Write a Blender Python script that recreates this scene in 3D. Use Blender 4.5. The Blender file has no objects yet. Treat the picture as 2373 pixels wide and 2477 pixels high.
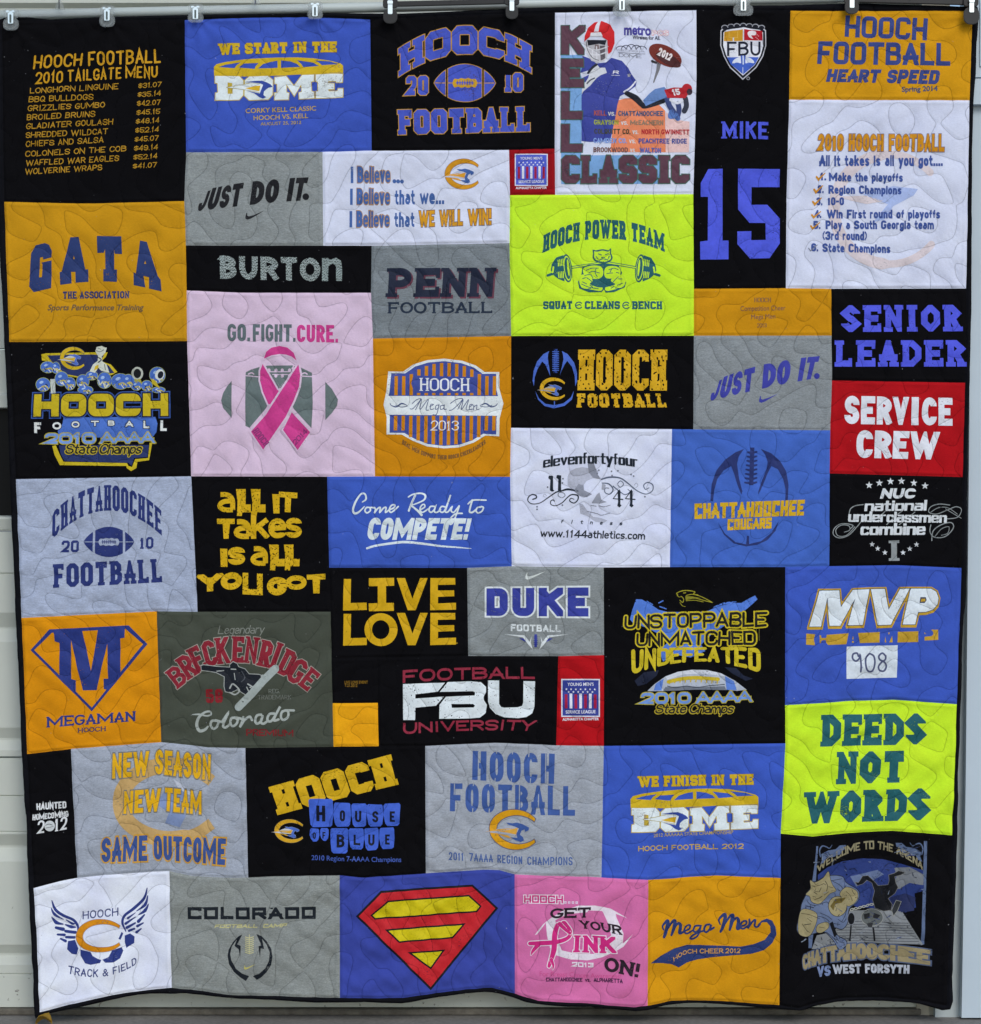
import bpy, math, random
import numpy as np
from mathutils import Vector
from mathutils.geometry import delaunay_2d_cdt

# ------------------------------------------------------------------ camera, sky, sun, exposure
SC = bpy.context.scene
COL = SC.collection
PX = 0.0009            # metres per photograph pixel on the quilt's plane
CU, CV = 1186.5, 1238.5
DIST = 4.5
ZC = 1.101

cam_d = bpy.data.cameras.new('camera')
cam = bpy.data.objects.new('camera', cam_d)
COL.objects.link(cam)
cam.location = (0.0, -DIST, ZC)
cam.rotation_euler = (math.radians(90), 0, 0)
cam_d.sensor_fit = 'VERTICAL'
cam_d.sensor_height = 36.0
cam_d.lens = 36.0 * DIST / (2477 * PX)
cam_d.clip_start = 0.05
cam_d.clip_end = 600
SC.camera = cam

world = bpy.data.worlds.new('World')
SC.world = world
world.use_nodes = True
wn = world.node_tree.nodes
wl = world.node_tree.links
wn.clear()
w_out = wn.new('ShaderNodeOutputWorld')
w_bg = wn.new('ShaderNodeBackground')
w_sky = wn.new('ShaderNodeTexSky')
w_sky.sky_type = 'NISHITA'
w_sky.sun_disc = False
SUN_EL, SUN_AZ = 37.0, 18.0          # azimuth: degrees from straight out of the wall towards the right
w_sky.sun_elevation = math.radians(SUN_EL)
w_sky.sun_rotation = math.radians(180 - SUN_AZ)
w_sky.air_density = 1.0
w_sky.dust_density = 1.0
w_sky.ozone_density = 1.0
w_bg.inputs['Strength'].default_value = 0.12
wl.new(w_sky.outputs[0], w_bg.inputs[0])
wl.new(w_bg.outputs[0], w_out.inputs[0])

sun_d = bpy.data.lights.new('sun', 'SUN')
sun_d.energy = 0.9
sun_d.angle = math.radians(26)
sun_d.color = (1.0, 0.99, 0.975)
sun = bpy.data.objects.new('sun', sun_d)
COL.objects.link(sun)
sd = Vector((math.sin(math.radians(SUN_AZ)) * math.cos(math.radians(SUN_EL)),
             -math.cos(math.radians(SUN_AZ)) * math.cos(math.radians(SUN_EL)),
             math.sin(math.radians(SUN_EL))))
sun.rotation_euler = sd.to_track_quat('Z', 'Y').to_euler()
sun.location = sd * 12

SC.view_settings.view_transform = 'Standard'
SC.view_settings.look = 'None'
SC.view_settings.gamma = 1.0
SC.view_settings.use_curve_mapping = False
SC.view_settings.exposure = 0.29
SC.render.engine = 'CYCLES'

# ------------------------------------------------------------------ materials
ILLUM = (0.74, 0.78, 0.84)


def lin(c):
    c = c / 255.0
    return c / 12.92 if c <= 0.04045 else ((c + 0.055) / 1.055) ** 2.4


def alb(rgb):
    r, g, b = rgb
    if max(rgb) - min(rgb) > 14:
        k = 0.97 if (b > 1.25 * g and b > 1.4 * r) else (1.13 if b < g or r > 1.5 * b else 1.04)
        m = .3 * r + .59 * g + .11 * b
        rgb = tuple(min(255.0, max(2.0, m + (x - m) * k)) for x in rgb)
    return tuple(min(0.98, max(0.004, lin(c) / k)) for c, k in zip(rgb, ILLUM))


MATS = {}


def _new(name):
    m = bpy.data.materials.new(name)
    m.use_nodes = True
    nt = m.node_tree
    return m, nt, nt.nodes['Principled BSDF']


def _coords(nt, scale=(1, 1, 1)):
    tc = nt.nodes.new('ShaderNodeTexCoord')
    mp = nt.nodes.new('ShaderNodeMapping')
    mp.inputs['Scale'].default_value = scale
    nt.links.new(tc.outputs['Object'], mp.inputs['Vector'])
    return mp.outputs['Vector']


def _noise(nt, vec, scale, detail=4.0, rough=0.6):
    n = nt.nodes.new('ShaderNodeTexNoise')
    n.inputs['Scale'].default_value = scale
    n.inputs['Detail'].default_value = detail
    n.inputs['Roughness'].default_value = rough
    nt.links.new(vec, n.inputs['Vector'])
    return n.outputs['Fac']


def _ramp(nt, fac, p0, c0, p1, c1):
    r = nt.nodes.new('ShaderNodeValToRGB')
    e = r.color_ramp.elements
    e[0].position, e[1].position = p0, p1
    e[0].color = (*c0, 1)
    e[1].color = (*c1, 1)
    nt.links.new(fac, r.inputs['Fac'])
    return r.outputs['Color']


def _mul(nt, a, b):
    x = nt.nodes.new('ShaderNodeMix')
    x.data_type = 'RGBA'
    x.blend_type = 'MULTIPLY'
    x.inputs[0].default_value = 1.0
    nt.links.new(a, x.inputs[6])
    nt.links.new(b, x.inputs[7])
    return x.outputs[2]


def _bump(nt, fac, strength, dist):
    b = nt.nodes.new('ShaderNodeBump')
    b.inputs['Strength'].default_value = strength
    b.inputs['Distance'].default_value = dist
    nt.links.new(fac, b.inputs['Height'])
    return b.outputs['Normal']


def cloth(rgb, heather=0.0):
    """jersey knit: slight lint and dye variation, fine knit bump; heather adds flecked yarn"""
    key = ('cloth', rgb, heather)
    if key in MATS:
        return MATS[key]
    m, nt, b = _new('jersey_%d_%d_%d' % rgb)
    c = alb(rgb)
    v = _coords(nt)
    big = _noise(nt, v, 9.0, 3.0)
    k0, k1 = (0.93, 1.05)
    colr = _ramp(nt, big, 0.35, tuple(x * k0 for x in c), 0.65, tuple(min(.95, x * k1) for x in c))
    vs = _coords(nt, (1.0, 1.0, 2.6))
    fl = _noise(nt, vs, 260.0, 3.0, 0.75)
    a = 0.06 + heather
    colr = _mul(nt, colr, _ramp(nt, fl, 0.36, (1 - a, 1 - a, 1 - a), 0.64, (1 + a * .9,) * 3))
    if heather:
        vs2 = _coords(nt, (1.0, 1.0, 4.0))
        f2 = _noise(nt, vs2, 70.0, 5.0, 0.8)
        colr = _mul(nt, colr, _ramp(nt, f2, 0.35, (1 - a * .8,) * 3, 0.65, (1 + a * .7,) * 3))
    ln = _noise(nt, v, 130.0, 2.0, .5)
    mx = nt.nodes.new('ShaderNodeMix'); mx.data_type = 'RGBA'
    nt.links.new(_ramp(nt, ln, .765, (0, 0, 0), .80, (.5,) * 3), mx.inputs[0])
    nt.links.new(colr, mx.inputs[6]); mx.inputs[7].default_value = (.42, .42, .44, 1)
    colr = mx.outputs[2]
    nt.links.new(colr, b.inputs['Base Color'])
    b.inputs['Roughness'].default_value = 0.92
    b.inputs['Specular IOR Level'].default_value = 0.12 if max(c) > .03 else 0.05
    b.inputs['Sheen Weight'].default_value = 0.04 if max(c) > .03 else 0.004
    b.inputs['Sheen Roughness'].default_value = 0.5
    nt.links.new(_bump(nt, _noise(nt, v, 420.0, 3.0, .7), 0.32, 0.0009), b.inputs['Normal'])
    MATS[key] = m
    return m


def ink(rgb, rough=0.62):
    key = ('ink', rgb, rough)
    if key in MATS:
        return MATS[key]
    m, nt, b = _new('print_%d_%d_%d' % rgb)
    c = alb(rgb)
    if rgb[2] > rgb[0] * 1.25 and rgb[2] < 175:
        c = (c[0] * .74, c[1] * .82, c[2] * .88)
    v = _coords(nt)
    n = _noise(nt, v, 150.0, 4.0, .7)
    colr = _ramp(nt, n, 0.3, tuple(x * .9 for x in c), 0.7, tuple(min(.95, x * 1.06) for x in c))
    big = _noise(nt, v, 22.0, 3.0, .6)
    colr = _mul(nt, colr, _ramp(nt, big, .35, (.93,) * 3, .65, (1.04,) * 3))
    nt.links.new(colr, b.inputs['Base Color'])
    wz = _noise(nt, _coords(nt, (1.0, 1.0, 1.6)), 210.0, 5.0, .75)
    wb = _noise(nt, v, 16.0, 3.0, .6)
    ad = nt.nodes.new('ShaderNodeMath'); ad.operation = 'MULTIPLY_ADD'
    ad.inputs[1].default_value = .55
    nt.links.new(wb, ad.inputs[0]); nt.links.new(wz, ad.inputs[2])
    al = _ramp(nt, ad.outputs[0], .545, (.25,) * 3, .665, (1.0,) * 3)
    nt.links.new(al, b.inputs['Alpha'])
    b.inputs['Roughness'].default_value = rough
    b.inputs['Specular IOR Level'].default_value = 0.16
    nt.links.new(_bump(nt, _noise(nt, v, 300.0, 2.0), 0.22, 0.0008), b.inputs['Normal'])
    MATS[key] = m
    return m


def plain(name, rgb, rough=0.5, metal=0.0, var=0.08, scale=12.0, bump=0.0, spec=0.4, alpha=None):
    key = ('plain', name)
    if key in MATS:
        return MATS[key]
    m, nt, b = _new(name)
    c = alb(rgb)
    v = _coords(nt)
    n = _noise(nt, v, scale, 6.0, .65)
    colr = _ramp(nt, n, .3, tuple(x * (1 - var) for x in c), .7, tuple(min(.95, x * (1 + var)) for x in c))
    nt.links.new(colr, b.inputs['Base Color'])
    b.inputs['Roughness'].default_value = rough
    b.inputs['Metallic'].default_value = metal
    b.inputs['Specular IOR Level'].default_value = spec
    if bump:
        nt.links.new(_bump(nt, _noise(nt, v, scale * 8, 4.0), bump, 0.002), b.inputs['Normal'])
    if alpha is not None:
        b.inputs['Alpha'].default_value = alpha
    MATS[key] = m
    return m


# ------------------------------------------------------------------ scene helpers
def tag(o, label=None, cat=None, group=None, kind=None):
    if label: o['label'] = label
    if cat: o['category'] = cat
    if group: o['group'] = group
    if kind: o['kind'] = kind
    return o


def empty(name, loc=(0, 0, 0)):
    o = bpy.data.objects.new(name, None)
    o.location = loc
    o.empty_display_size = 0.1
    COL.objects.link(o)
    return o


def link_mesh(name, me, mats, parent=None):
    o = bpy.data.objects.new(name, me)
    for m in mats:
        me.materials.append(m)
    COL.objects.link(o)
    if parent is not None:
        o.parent = parent
        o.matrix_parent_inverse = parent.matrix_basis.inverted()
    return o


def W(u, v, y=0.0):
    """point that the camera sees at photo position (u, v) when it stands y metres behind the quilt's plane"""
    k = PX * (DIST + y) / DIST
    return ((u - CU) * k, y, ZC - (v - CV) * k)


# ------------------------------------------------------------------ 2-D shape engine (photo pixels)
def area2(P):
    x, y = P[:, 0], P[:, 1]
    return float(np.sum(x * np.roll(y, -1) - np.roll(x, -1) * y))


def winding(C, P):
    """non-zero winding of points C in polygon P"""
    a = P
    b = np.roll(P, -1, 0)
    cx, cy = C[:, 0][:, None], C[:, 1][:, None]
    cr = (b[:, 0] - a[:, 0])[None] * (cy - a[:, 1][None]) - (cx - a[:, 0][None]) * (b[:, 1] - a[:, 1])[None]
    up = (a[:, 1][None] <= cy) & (b[:, 1][None] > cy) & (cr > 0)
    dn = (a[:, 1][None] > cy) & (b[:, 1][None] <= cy) & (cr < 0)
    return up.sum(1) - dn.sum(1)


def tri_shape(polys, extra=None):
    """polys: list of (Nx2 array, +1 add / -1 cut) in order -> (verts, tris)"""
    vs, es = [], []
    off = 0
    for P, _ in polys:
        n = len(P)
        vs.append(P)
        es.extend((off + i, off + (i + 1) % n) for i in range(n))
        off += n
    if extra is not None and len(extra):
        vs.append(extra)
    Vv = np.concatenate(vs)
    out = delaunay_2d_cdt([Vector((float(p[0]), float(p[1]))) for p in Vv], es, [], 0, 1e-3)
    V = np.array([(p.x, p.y) for p in out[0]])
    F = [f for f in out[2] if len(f) == 3]
    if not F:
        return np.zeros((0, 2)), np.zeros((0, 3), int)
    F = np.array(F, int)
    Cn = V[F].mean(1)
    ins = np.zeros(len(F), bool)
    for P, op in polys:
        lo, hi = P.min(0), P.max(0)
        cand = np.where((Cn[:, 0] >= lo[0]) & (Cn[:, 0] <= hi[0]) & (Cn[:, 1] >= lo[1]) & (Cn[:, 1] <= hi[1]))[0]
        if not len(cand):
            continue
        for c0 in range(0, len(cand), 40000):
            cc = cand[c0:c0 + 40000]
            w = winding(Cn[cc], P) != 0
            ins[cc[w]] = op > 0
    F = F[ins]
    ar = np.cross(V[F[:, 1]] - V[F[:, 0]], V[F[:, 2]] - V[F[:, 0]])
    F = F[np.abs(ar) > 1e-5]
    return V, F


def refine(V, F, L):
    for _ in range(14):
        if not len(F):
            break
        E = np.concatenate([F[:, [0, 1]], F[:, [1, 2]], F[:, [2, 0]]])
        E = np.sort(E, 1)
        key = E[:, 0].astype(np.int64) * (len(V) + 1) + E[:, 1]
        uk, inv = np.unique(key, return_inverse=True)
        ua, ub = uk // (len(V) + 1), uk % (len(V) + 1)
        ln = np.hypot(*(V[ua] - V[ub]).T)
        mk = ln > L
        if not mk.any():
            break
        mid = np.full(len(uk), -1)
        mid[mk] = len(V) + np.arange(mk.sum())
        V = np.concatenate([V, (V[ua[mk]] + V[ub[mk]]) / 2])
        n = len(F)
        M = np.stack([mid[inv[:n]], mid[inv[n:2 * n]], mid[inv[2 * n:]]], 1)
        cnt = (M >= 0).sum(1)
        res = [F[cnt == 0]]
        s = cnt == 3
        a, b, c = F[s].T; x, y, z = M[s].T
        res += [np.stack(t, 1) for t in ((a, x, z), (x, b, y), (z, y, c), (x, y, z))]
        for r in range(3):
            R = np.roll(F, -r, 1); Q = np.roll(M, -r, 1)
            s = (cnt == 1) & (Q[:, 0] >= 0)
            a, b, c = R[s].T; x = Q[s][:, 0]
            res += [np.stack((a, x, c), 1), np.stack((x, b, c), 1)]
            s = (cnt == 2) & (Q[:, 2] < 0)
            a, b, c = R[s].T; x, y, _ = Q[s].T
            res += [np.stack((x, b, y), 1), np.stack((a, x, y), 1), np.stack((a, y, c), 1)]
        F = np.concatenate(res)
    return V, F


def smooth_path(P, closed=False, n=7):
    P = np.asarray(P, float)
    m = len(P)
    if m < 3:
        return P
    out = []
    rng = range(m) if closed else range(m - 1)
    for i in rng:
        p1, p2 = P[i], P[(i + 1) % m]
        p0 = P[i - 1] if (closed or i > 0) else p1
        p3 = P[(i + 2) % m] if (closed or i + 2 < m) else p2
        for k in range(n):
            t = k / n
            out.append(0.5 * (2 * p1 + (p2 - p0) * t + (2 * p0 - 5 * p1 + 4 * p2 - p3) * t * t + (3 * p1 - p0 - 3 * p2 + p3) * t ** 3))
    if not closed:
        out.append(P[-1])
    return np.array(out)


def stroke_poly(P, w, closed=False, cap='sq', ext=None):
    """outline polygons of a stroked polyline; w scalar or per-point full widths"""
    P = np.asarray(P, float)
    keep = [0]
    for i in range(1, len(P)):
        if np.hypot(*(P[i] - P[keep[-1]])) > 1e-4:
            keep.append(i)
    if closed and len(keep) > 2 and np.hypot(*(P[keep[-1]] - P[keep[0]])) < 1e-4:
        keep.pop()
    wv = np.full(len(P), float(w)) if np.isscalar(w) else np.asarray(w, float)
    P, wv = P[keep], wv[keep]
    n = len(P)
    if n < 2:
        return []
    h = wv / 2
    if closed:
        d = np.roll(P, -1, 0) - P
    else:
        d = P[1:] - P[:-1]
    d = d / np.hypot(d[:, 0], d[:, 1])[:, None]
    nr = np.stack([-d[:, 1], d[:, 0]], 1)
    if not closed and cap == 'sq':
        e0 = h[0] if ext is None else ext
        e1 = h[-1] if ext is None else ext
        P = P.copy()
        P[0] = P[0] - d[0] * e0
        P[-1] = P[-1] + d[-1] * e1
    Lp, Rp = [], []
    for i in range(n):
        if closed:
            n0, n1 = nr[i - 1], nr[i]
        else:
            n0, n1 = nr[max(0, i - 1)], nr[min(n - 2, i)]
        mvec = n0 + n1
        l = np.hypot(*mvec)
        if l < 0.35:
            Lp += [P[i] + n0 * h[i], P[i] + n1 * h[i]]
            Rp += [P[i] - n0 * h[i], P[i] - n1 * h[i]]
            continue
        mvec = mvec / l
        k = 1.0 / max(0.28, float(np.dot(mvec, n1)))
        Lp.append(P[i] + mvec * h[i] * k)
        Rp.append(P[i] - mvec * h[i] * k)
    Lp, Rp = np.array(Lp), np.array(Rp)
    if closed:
        ring = np.concatenate([Lp, Lp[:1], Rp[:1], Rp[::-1]])
        return [ring]
    polys = [np.concatenate([Lp, Rp[::-1]])]
    if cap == 'rd':
        t = np.linspace(0, 2 * math.pi, 12, endpoint=False)
        for i in (0, n - 1):
            polys.append(P[i] + h[i] * np.stack([np.cos(t), np.sin(t)], 1))
    return polys


def clip_box(P, lo, hi, axis):
    for sgn, lim in ((1, lo), (-1, hi)):
        out = []
        n = len(P)
        for i in range(n):
            a, b = P[i], P[(i + 1) % n]
            da, db = sgn * (a[axis] - lim), sgn * (b[axis] - lim)
            if da >= 0:
                out.append(a)
            if (da >= 0) != (db >= 0):
                out.append(a + (b - a) * (da / (da - db)))
        P = np.array(out)
        if len(P) < 3:
            return None
    return P


# ------------------------------------------------------------------ lettering: stroked alphabets
# 'x,y' per point in a unit cell; suffix c = cut/rounded corner, s/l/r = slab serif (both, left, right), d/u = arm tick; z closes
GL = {
    'A': "0,0s .5,1 1,0s|.17,.3 .83,.3", 'B': "0,0l 0,1l .94,1c .94,.53c 0,.53|.5,.53 1,.53c 1,0c 0,0",
    'C': "1,.75 1,1c 0,1c 0,0c 1,0c 1,.25", 'D': "0,0l 0,1l 1,1c 1,0c 0,0", 'E': "1,1d 0,1l 0,0l 1,0u|0,.5 .72,.5",
    'F': "0,0s 0,1l 1,1d|0,.48 .75,.48", 'G': "1,.78 1,1c 0,1c 0,0c 1,0c 1,.44 .55,.44", 'H': "0,0s 0,1s|1,0s 1,1s|0,.5 1,.5",
    'I': ".5,0s .5,1s", 'J': "1,1s 1,0c 0,0c 0,.3", 'K': "0,0s 0,1s|0,.4 1,1|.36,.62 1,0", 'L': "0,1s 0,0l 1,0u",
    'M': "0,0s 0,1l .5,.22 1,1r 1,0s", 'N': "0,0s 0,1l 1,0 1,1s", 'O': "0,.5 0,1c 1,1c 1,0c 0,0cz", 'P': "0,0s 0,1l 1,1c 1,.44c 0,.44",
    'Q': "0,.5 0,1c 1,1c 1,0c 0,0cz|.55,.3 1.02,-.04", 'R': "0,0s 0,1l 1,1c 1,.46c 0,.46|.5,.46 1,0s",
    'S': "1,.74 1,1c 0,1c 0,.52c 1,.48c 1,0c 0,0c 0,.26", 'T': ".5,0s .5,1|0,1d 1,1d", 'U': "0,1s 0,0c 1,0c 1,1s",
    'V': "0,1s .5,0 1,1s", 'W': "0,1s .25,0 .5,.85 .75,0 1,1s", 'X': "0,0s 1,1s|0,1s 1,0s", 'Y': "0,1s .5,.45 1,1s|.5,.45 .5,0s",
    'Z': "0,1d 1,1 0,0 1,0u", '0': "0,.5 0,1c 1,1c 1,0c 0,0cz", '1': ".1,.78 .5,1 .5,0s", '2': "0,.72 0,1c 1,1c 1,.5c 0,0 1,0",
    '3': "0,.78 0,1c 1,1c 1,.52c .4,.52|.6,.52 1,.52c 1,0c 0,0c 0,.22", '4': ".75,0 .75,1 0,.28 1,.28",
    '5': "1,1 0,1 0,.56 1,.56c 1,0c 0,0c 0,.22", '6': "1,.8 1,1c 0,1c 0,0c 1,0c 1,.56c 0,.56", '7': "0,1 1,1 .35,0",
    '8': ".06,.54 .06,1c .94,1c .94,.54c|0,.3 0,0c 1,0c 1,.54c 0,.54cz", '9': "0,.2 0,0c 1,0c 1,1c 0,1c 0,.44c 1,.44",
    '.': ".5,0 .5,.02", ',': ".5,.04 .3,-.14", '!': ".5,1 .5,.5|.5,0 .5,.01", "'": ".5,1 .5,.78", '-': "0,.45 1,.45", ':': ".5,0 .5,.02|.5,.5 .5,.52",
    '$': "1,.74 1,.9c 0,.9c 0,.52c 1,.48c 1,.1c 0,.1c 0,.26|.5,0 .5,1", '&': "1,0 .2,.75 .2,1c .75,1c .75,.7 0,.35 0,0c .6,0c 1,.45",
    '(': "1,1 .2,.7 .2,.3 1,0", ')': "0,1 .8,.7 .8,.3 0,0",
    'a': "1,0 1,.66c .06,.66|1,.38 0,.38c 0,0c 1,0", 'b': "0,1 0,0|0,.33 0,.66c 1,.66c 1,0c 0,0cz", 'c': "1,.5 1,.66c 0,.66c 0,0c 1,0c 1,.16",
    'd': "1,1 1,0|0,.33 0,.66c 1,.66c 1,0c 0,0cz", 'e': "0,.33 1,.36 1,.66c 0,.66c 0,0c 1,0c 1,.13", 'f': "1,1 .4,1c .4,0|0,.62 .9,.62",
    'g': "0,.33 0,.66c 1,.66c 1,0c 0,0cz|1,.66 1,-.32c 0,-.32c 0,-.2", 'h': "0,1 0,0|0,.4 0,.66c 1,.66c 1,0", 'i': ".5,.66 .5,0|.5,.92 .5,.96",
    'j': ".6,.66 .6,-.32c 0,-.32", 'k': "0,1 0,0|0,.26 .92,.66|.35,.42 1,0", 'l': ".5,1 .5,0", 'm': "0,.66 0,0|0,.4 0,.66c .5,.66c .5,0|.5,.4 .5,.66c 1,.66c 1,0",
    'n': "0,.66 0,0|0,.4 0,.66c 1,.66c 1,0", 'o': "0,.33 0,.66c 1,.66c 1,0c 0,0cz", 'p': "0,.66 0,-.32|0,.33 0,.66c 1,.66c 1,0c 0,0cz",
    'q': "1,.66 1,-.32|0,.33 0,.66c 1,.66c 1,0c 0,0cz", 'r': "0,.66 0,0|0,.35 0,.66c 1,.66", 's': "1,.52 1,.66c 0,.66c 0,.35c 1,.31c 1,0c 0,0c 0,.14",
    't': ".4,.95 .4,0c 1,0|0,.66 .95,.66", 'u': "0,.66 0,0c 1,0c 1,.25|1,.66 1,0", 'v': "0,.66 .5,0 1,.66", 'w': "0,.66 .25,0 .5,.55 .75,0 1,.66",
    'x': "0,0 1,.66|0,.66 1,0", 'y': "0,.66 .5,.05|1,.66 .3,-.32", 'z': "0,.66 1,.66 0,0 1,0",
}
WD = {'I': .32, 'M': 1.22, 'W': 1.3, 'J': .62, 'L': .72, 'E': .74, 'F': .72, 'T': .82, '1': .5, '.': .24, ',': .24, '!': .28, "'": .22, ' ': .42, ':': .25, '-': .5,
      '(': .34, ')': .34, 'i': .22, 'l': .2, 'j': .3, 'f': .42, 't': .46, 'r': .46, 'm': .92, 'w': .9, 's': .54, 'c': .56, '&': .9}
PARSED = {}


def parse(ch):
    if ch in PARSED:
        return PARSED[ch]
    res = []
    for st in GL[ch].split('|'):
        pts, fl, closed = [], [], False
        for tok in st.split():
            xs, ys = tok.split(',')
            f = ''
            while ys and ys[-1] in 'cslrduz':
                f += ys[-1]
                ys = ys[:-1]
            if 'z' in f:
                closed = True
            pts.append((float(xs), float(ys)))
            fl.append(f)
        res.append((pts, fl, closed))
    PARSED[ch] = res
    return res


def F_(sw=.2, cn='o', rad=.3, sl=0.0, sh=0.0, gap=.12, cap='sq', jit=0.0, ar=1.0, wd=1.0, wi=None, dia=0.0):
    return dict(dia=dia, sw=sw, cn=cn, rad=rad, sl=sl, sh=sh, gap=gap, cap=cap, jit=jit, ar=ar, wd=wd, wi=wi)


def glyph(ch, Wd, H, st, grow, rnd):
    """polygons of one letter in a Wd x H cell (y up)"""
    ar = st['ar']
    strokes = parse(ch)
    flags = ''.join(f for _, fl, _ in strokes for f in fl)
    # keep counters open in narrow cells: stems shrink, horizontals keep their weight
    want = st['sw'] * H
    lim = {'G': .35, 'a': .36, 'e': .33, 's': .36, 'M': .24, 'W': .225, 'm': .23, 'w': .21, 'N': .33, 'I': .72 if st['sl'] else 1.0, 'i': 1.0, 'l': 1.0, '1': .7, '.': 1.0, '!': 1.0, "'": 1.0, 'A': .33, 'V': .36, 'K': .34, 'X': .34, 'Y': .36}.get(ch, .415)
    has_sl = st['sl'] > 0 and any(c in flags for c in 'slr')
    if has_sl and ch not in 'I1':
        lim *= .92
    sw = min(want, lim * Wd)
    if sw < want * .98 and ar == 1.0:
        ar = max(.55, sw / min(want, .25 * H))
        ar = min(ar, 1.0)
    Hh = H * ar                       # ar > 1: horizontals thinner than verticals
    hs = sw / 2
    sl = min(st['sl'] * H, .085 * Wd if ch not in 'I1' else max(.05 * Wd, (Wd - sw) * .46))
    sh = st['sh'] * H * ar
    ix0 = hs + (sl * .8 if sl and any(c in flags for c in 'sl') else 0)
    ix1 = hs + (sl * .8 if sl and any(c in flags for c in 'sr') else 0)
    if ch in 'I1.!,\':il' and not sl:
        ix0 = ix1 = min(Wd / 2, hs)
    bw, bh = max(1e-3, Wd - ix0 - ix1), Hh - 2 * hs
    polys = []
    sw2 = sw + 2 * grow
    for pts, fl, closed in strokes:
        P = np.array([(ix0 + x * bw, hs + y * bh) for x, y in pts])
        if st['jit']:
            P = P + np.array([(rnd.gauss(0, 1), rnd.gauss(0, 1)) for _ in pts]) * st['jit'] * H
        path = []
        n = len(P)
        for i in range(n):
            if 'c' in fl[i] and (closed or 0 < i < n - 1):
                a, b, c = P[i - 1], P[i], P[(i + 1) % n]
                la, lc = np.hypot(*(a - b)), np.hypot(*(c - b))
                fa = .5 if ('c' in fl[i - 1]) else .98
                fc = .5 if ('c' in fl[(i + 1) % n]) else .98
                if st['cn'] == 'r':
                    r = max(st['rad'] * min(Wd, Hh), hs * .9)
                else:
                    r = st['rad'] * min(Wd, Hh)
                ra, rc = min(r, la * fa), min(r, lc * fc)
                if st['cn'] == 's' or ra < 1e-3 or rc < 1e-3:
                    path.append(b)
                    continue
                p, q = b + (a - b) / la * ra, b + (c - b) / lc * rc
                if st['cn'] == 'o':
                    path += [p, q]
                else:
                    for k in range(6):
                        t = k / 5 * math.pi / 2
                        path.append(b + (p - b) * (1 - math.sin(t)) + (q - b) * (1 - math.cos(t)))
            else:
                path.append(P[i])
        capm = 'rd' if st['cap'] == 'rd' else 'sq'
        ext = hs + grow if capm == 'sq' else None
        if capm == 'sq' and not closed and ch in 'CGS2356Jacesfr' and ('c' in ''.join(fl)):
            ext = grow if ch in 'CGSaces' else hs * .3 + grow
        if capm == 'sq' and ch in 'AVWMNKXYZ47' and not closed:
            ext = sw * .9 + grow
        for Q in stroke_poly(np.array(path), sw2, closed, capm, ext):
            if capm == 'sq' and ch not in 'gjpqy,Q':
                Q = clip_box(Q, -grow, Hh + grow, 1)
                if Q is not None and ch in 'KXZ7':
                    Q = clip_box(Q, ix0 - hs - grow - sl, Wd - ix1 + hs + grow + sl, 0)
            if Q is not None and len(Q) > 2:
                polys.append((Q, 1))
        if st['dia']:
            for i in range(n):
                if (not closed and i in (0, n - 1)) or 'c' in fl[i]:
                    q = sw * st['dia'] * .72 + grow
                    yy = P[i][1] + (-hs * .25 if pts[i][1] < .3 else hs * .25)
                    polys.append((np.array([(P[i][0] - q * .85, yy), (P[i][0], yy - q), (P[i][0] + q * .85, yy), (P[i][0], yy + q)]), 1))
        if sl:
            for i in range(n):
                f = fl[i]
                x, y = P[i]
                bot = pts[i][1] < .3
                y0, y1 = (-grow, sh + grow) if bot else (Hh - sh - grow, Hh + grow)
                for fch, a0, a1 in (('s', -hs - sl, hs + sl), ('l', -hs - sl, 0), ('r', 0, hs + sl)):
                    if fch in f:
                        polys.append((np.array([(x + a0 - grow, y0), (x + a1 + grow, y0), (x + a1 + grow, y1), (x + a0 - grow, y1)]), 1))
                if 'd' in f or 'u' in f:
                    tk = sl * 1.4
                    ya, yb = (y - hs - tk, y + hs) if 'd' in f else (y - hs, y + hs + tk)
                    xa, xb = (x - hs * .1, x + hs) if pts[i][0] > .5 else (x - hs, x + hs * .1)
                    if 'd' in f and ch == 'T':
                        xa, xb = (x - hs * .3, x + hs) if pts[i][0] > .5 else (x - hs, x + hs * .3)
                    polys.append((np.array([(xa - grow, ya - grow), (xb + grow, ya - grow), (xb + grow, yb + grow), (xa - grow, yb + grow)]), 1))
    if ar != 1.0:
        polys = [(np.stack([p[:, 0], p[:, 1] / ar], 1), o) for p, o in polys]
    return polys


def env_curve(P):
    P = np.asarray(P, float)
    if len(P) == 2:
        return lambda t: P[0] + (P[1] - P[0]) * t[:, None]
    a, m, b = P
    c = 2 * m - (a + b) / 2
    return lambda t: a * ((1 - t) ** 2)[:, None] + c * (2 * t * (1 - t))[:, None] + b * (t ** 2)[:, None]


def curve_len(f):
    q = f(np.linspace(0, 1, 30))
    return float(np.hypot(*(q[1:] - q[:-1]).T).sum())


_bf = {}


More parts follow.
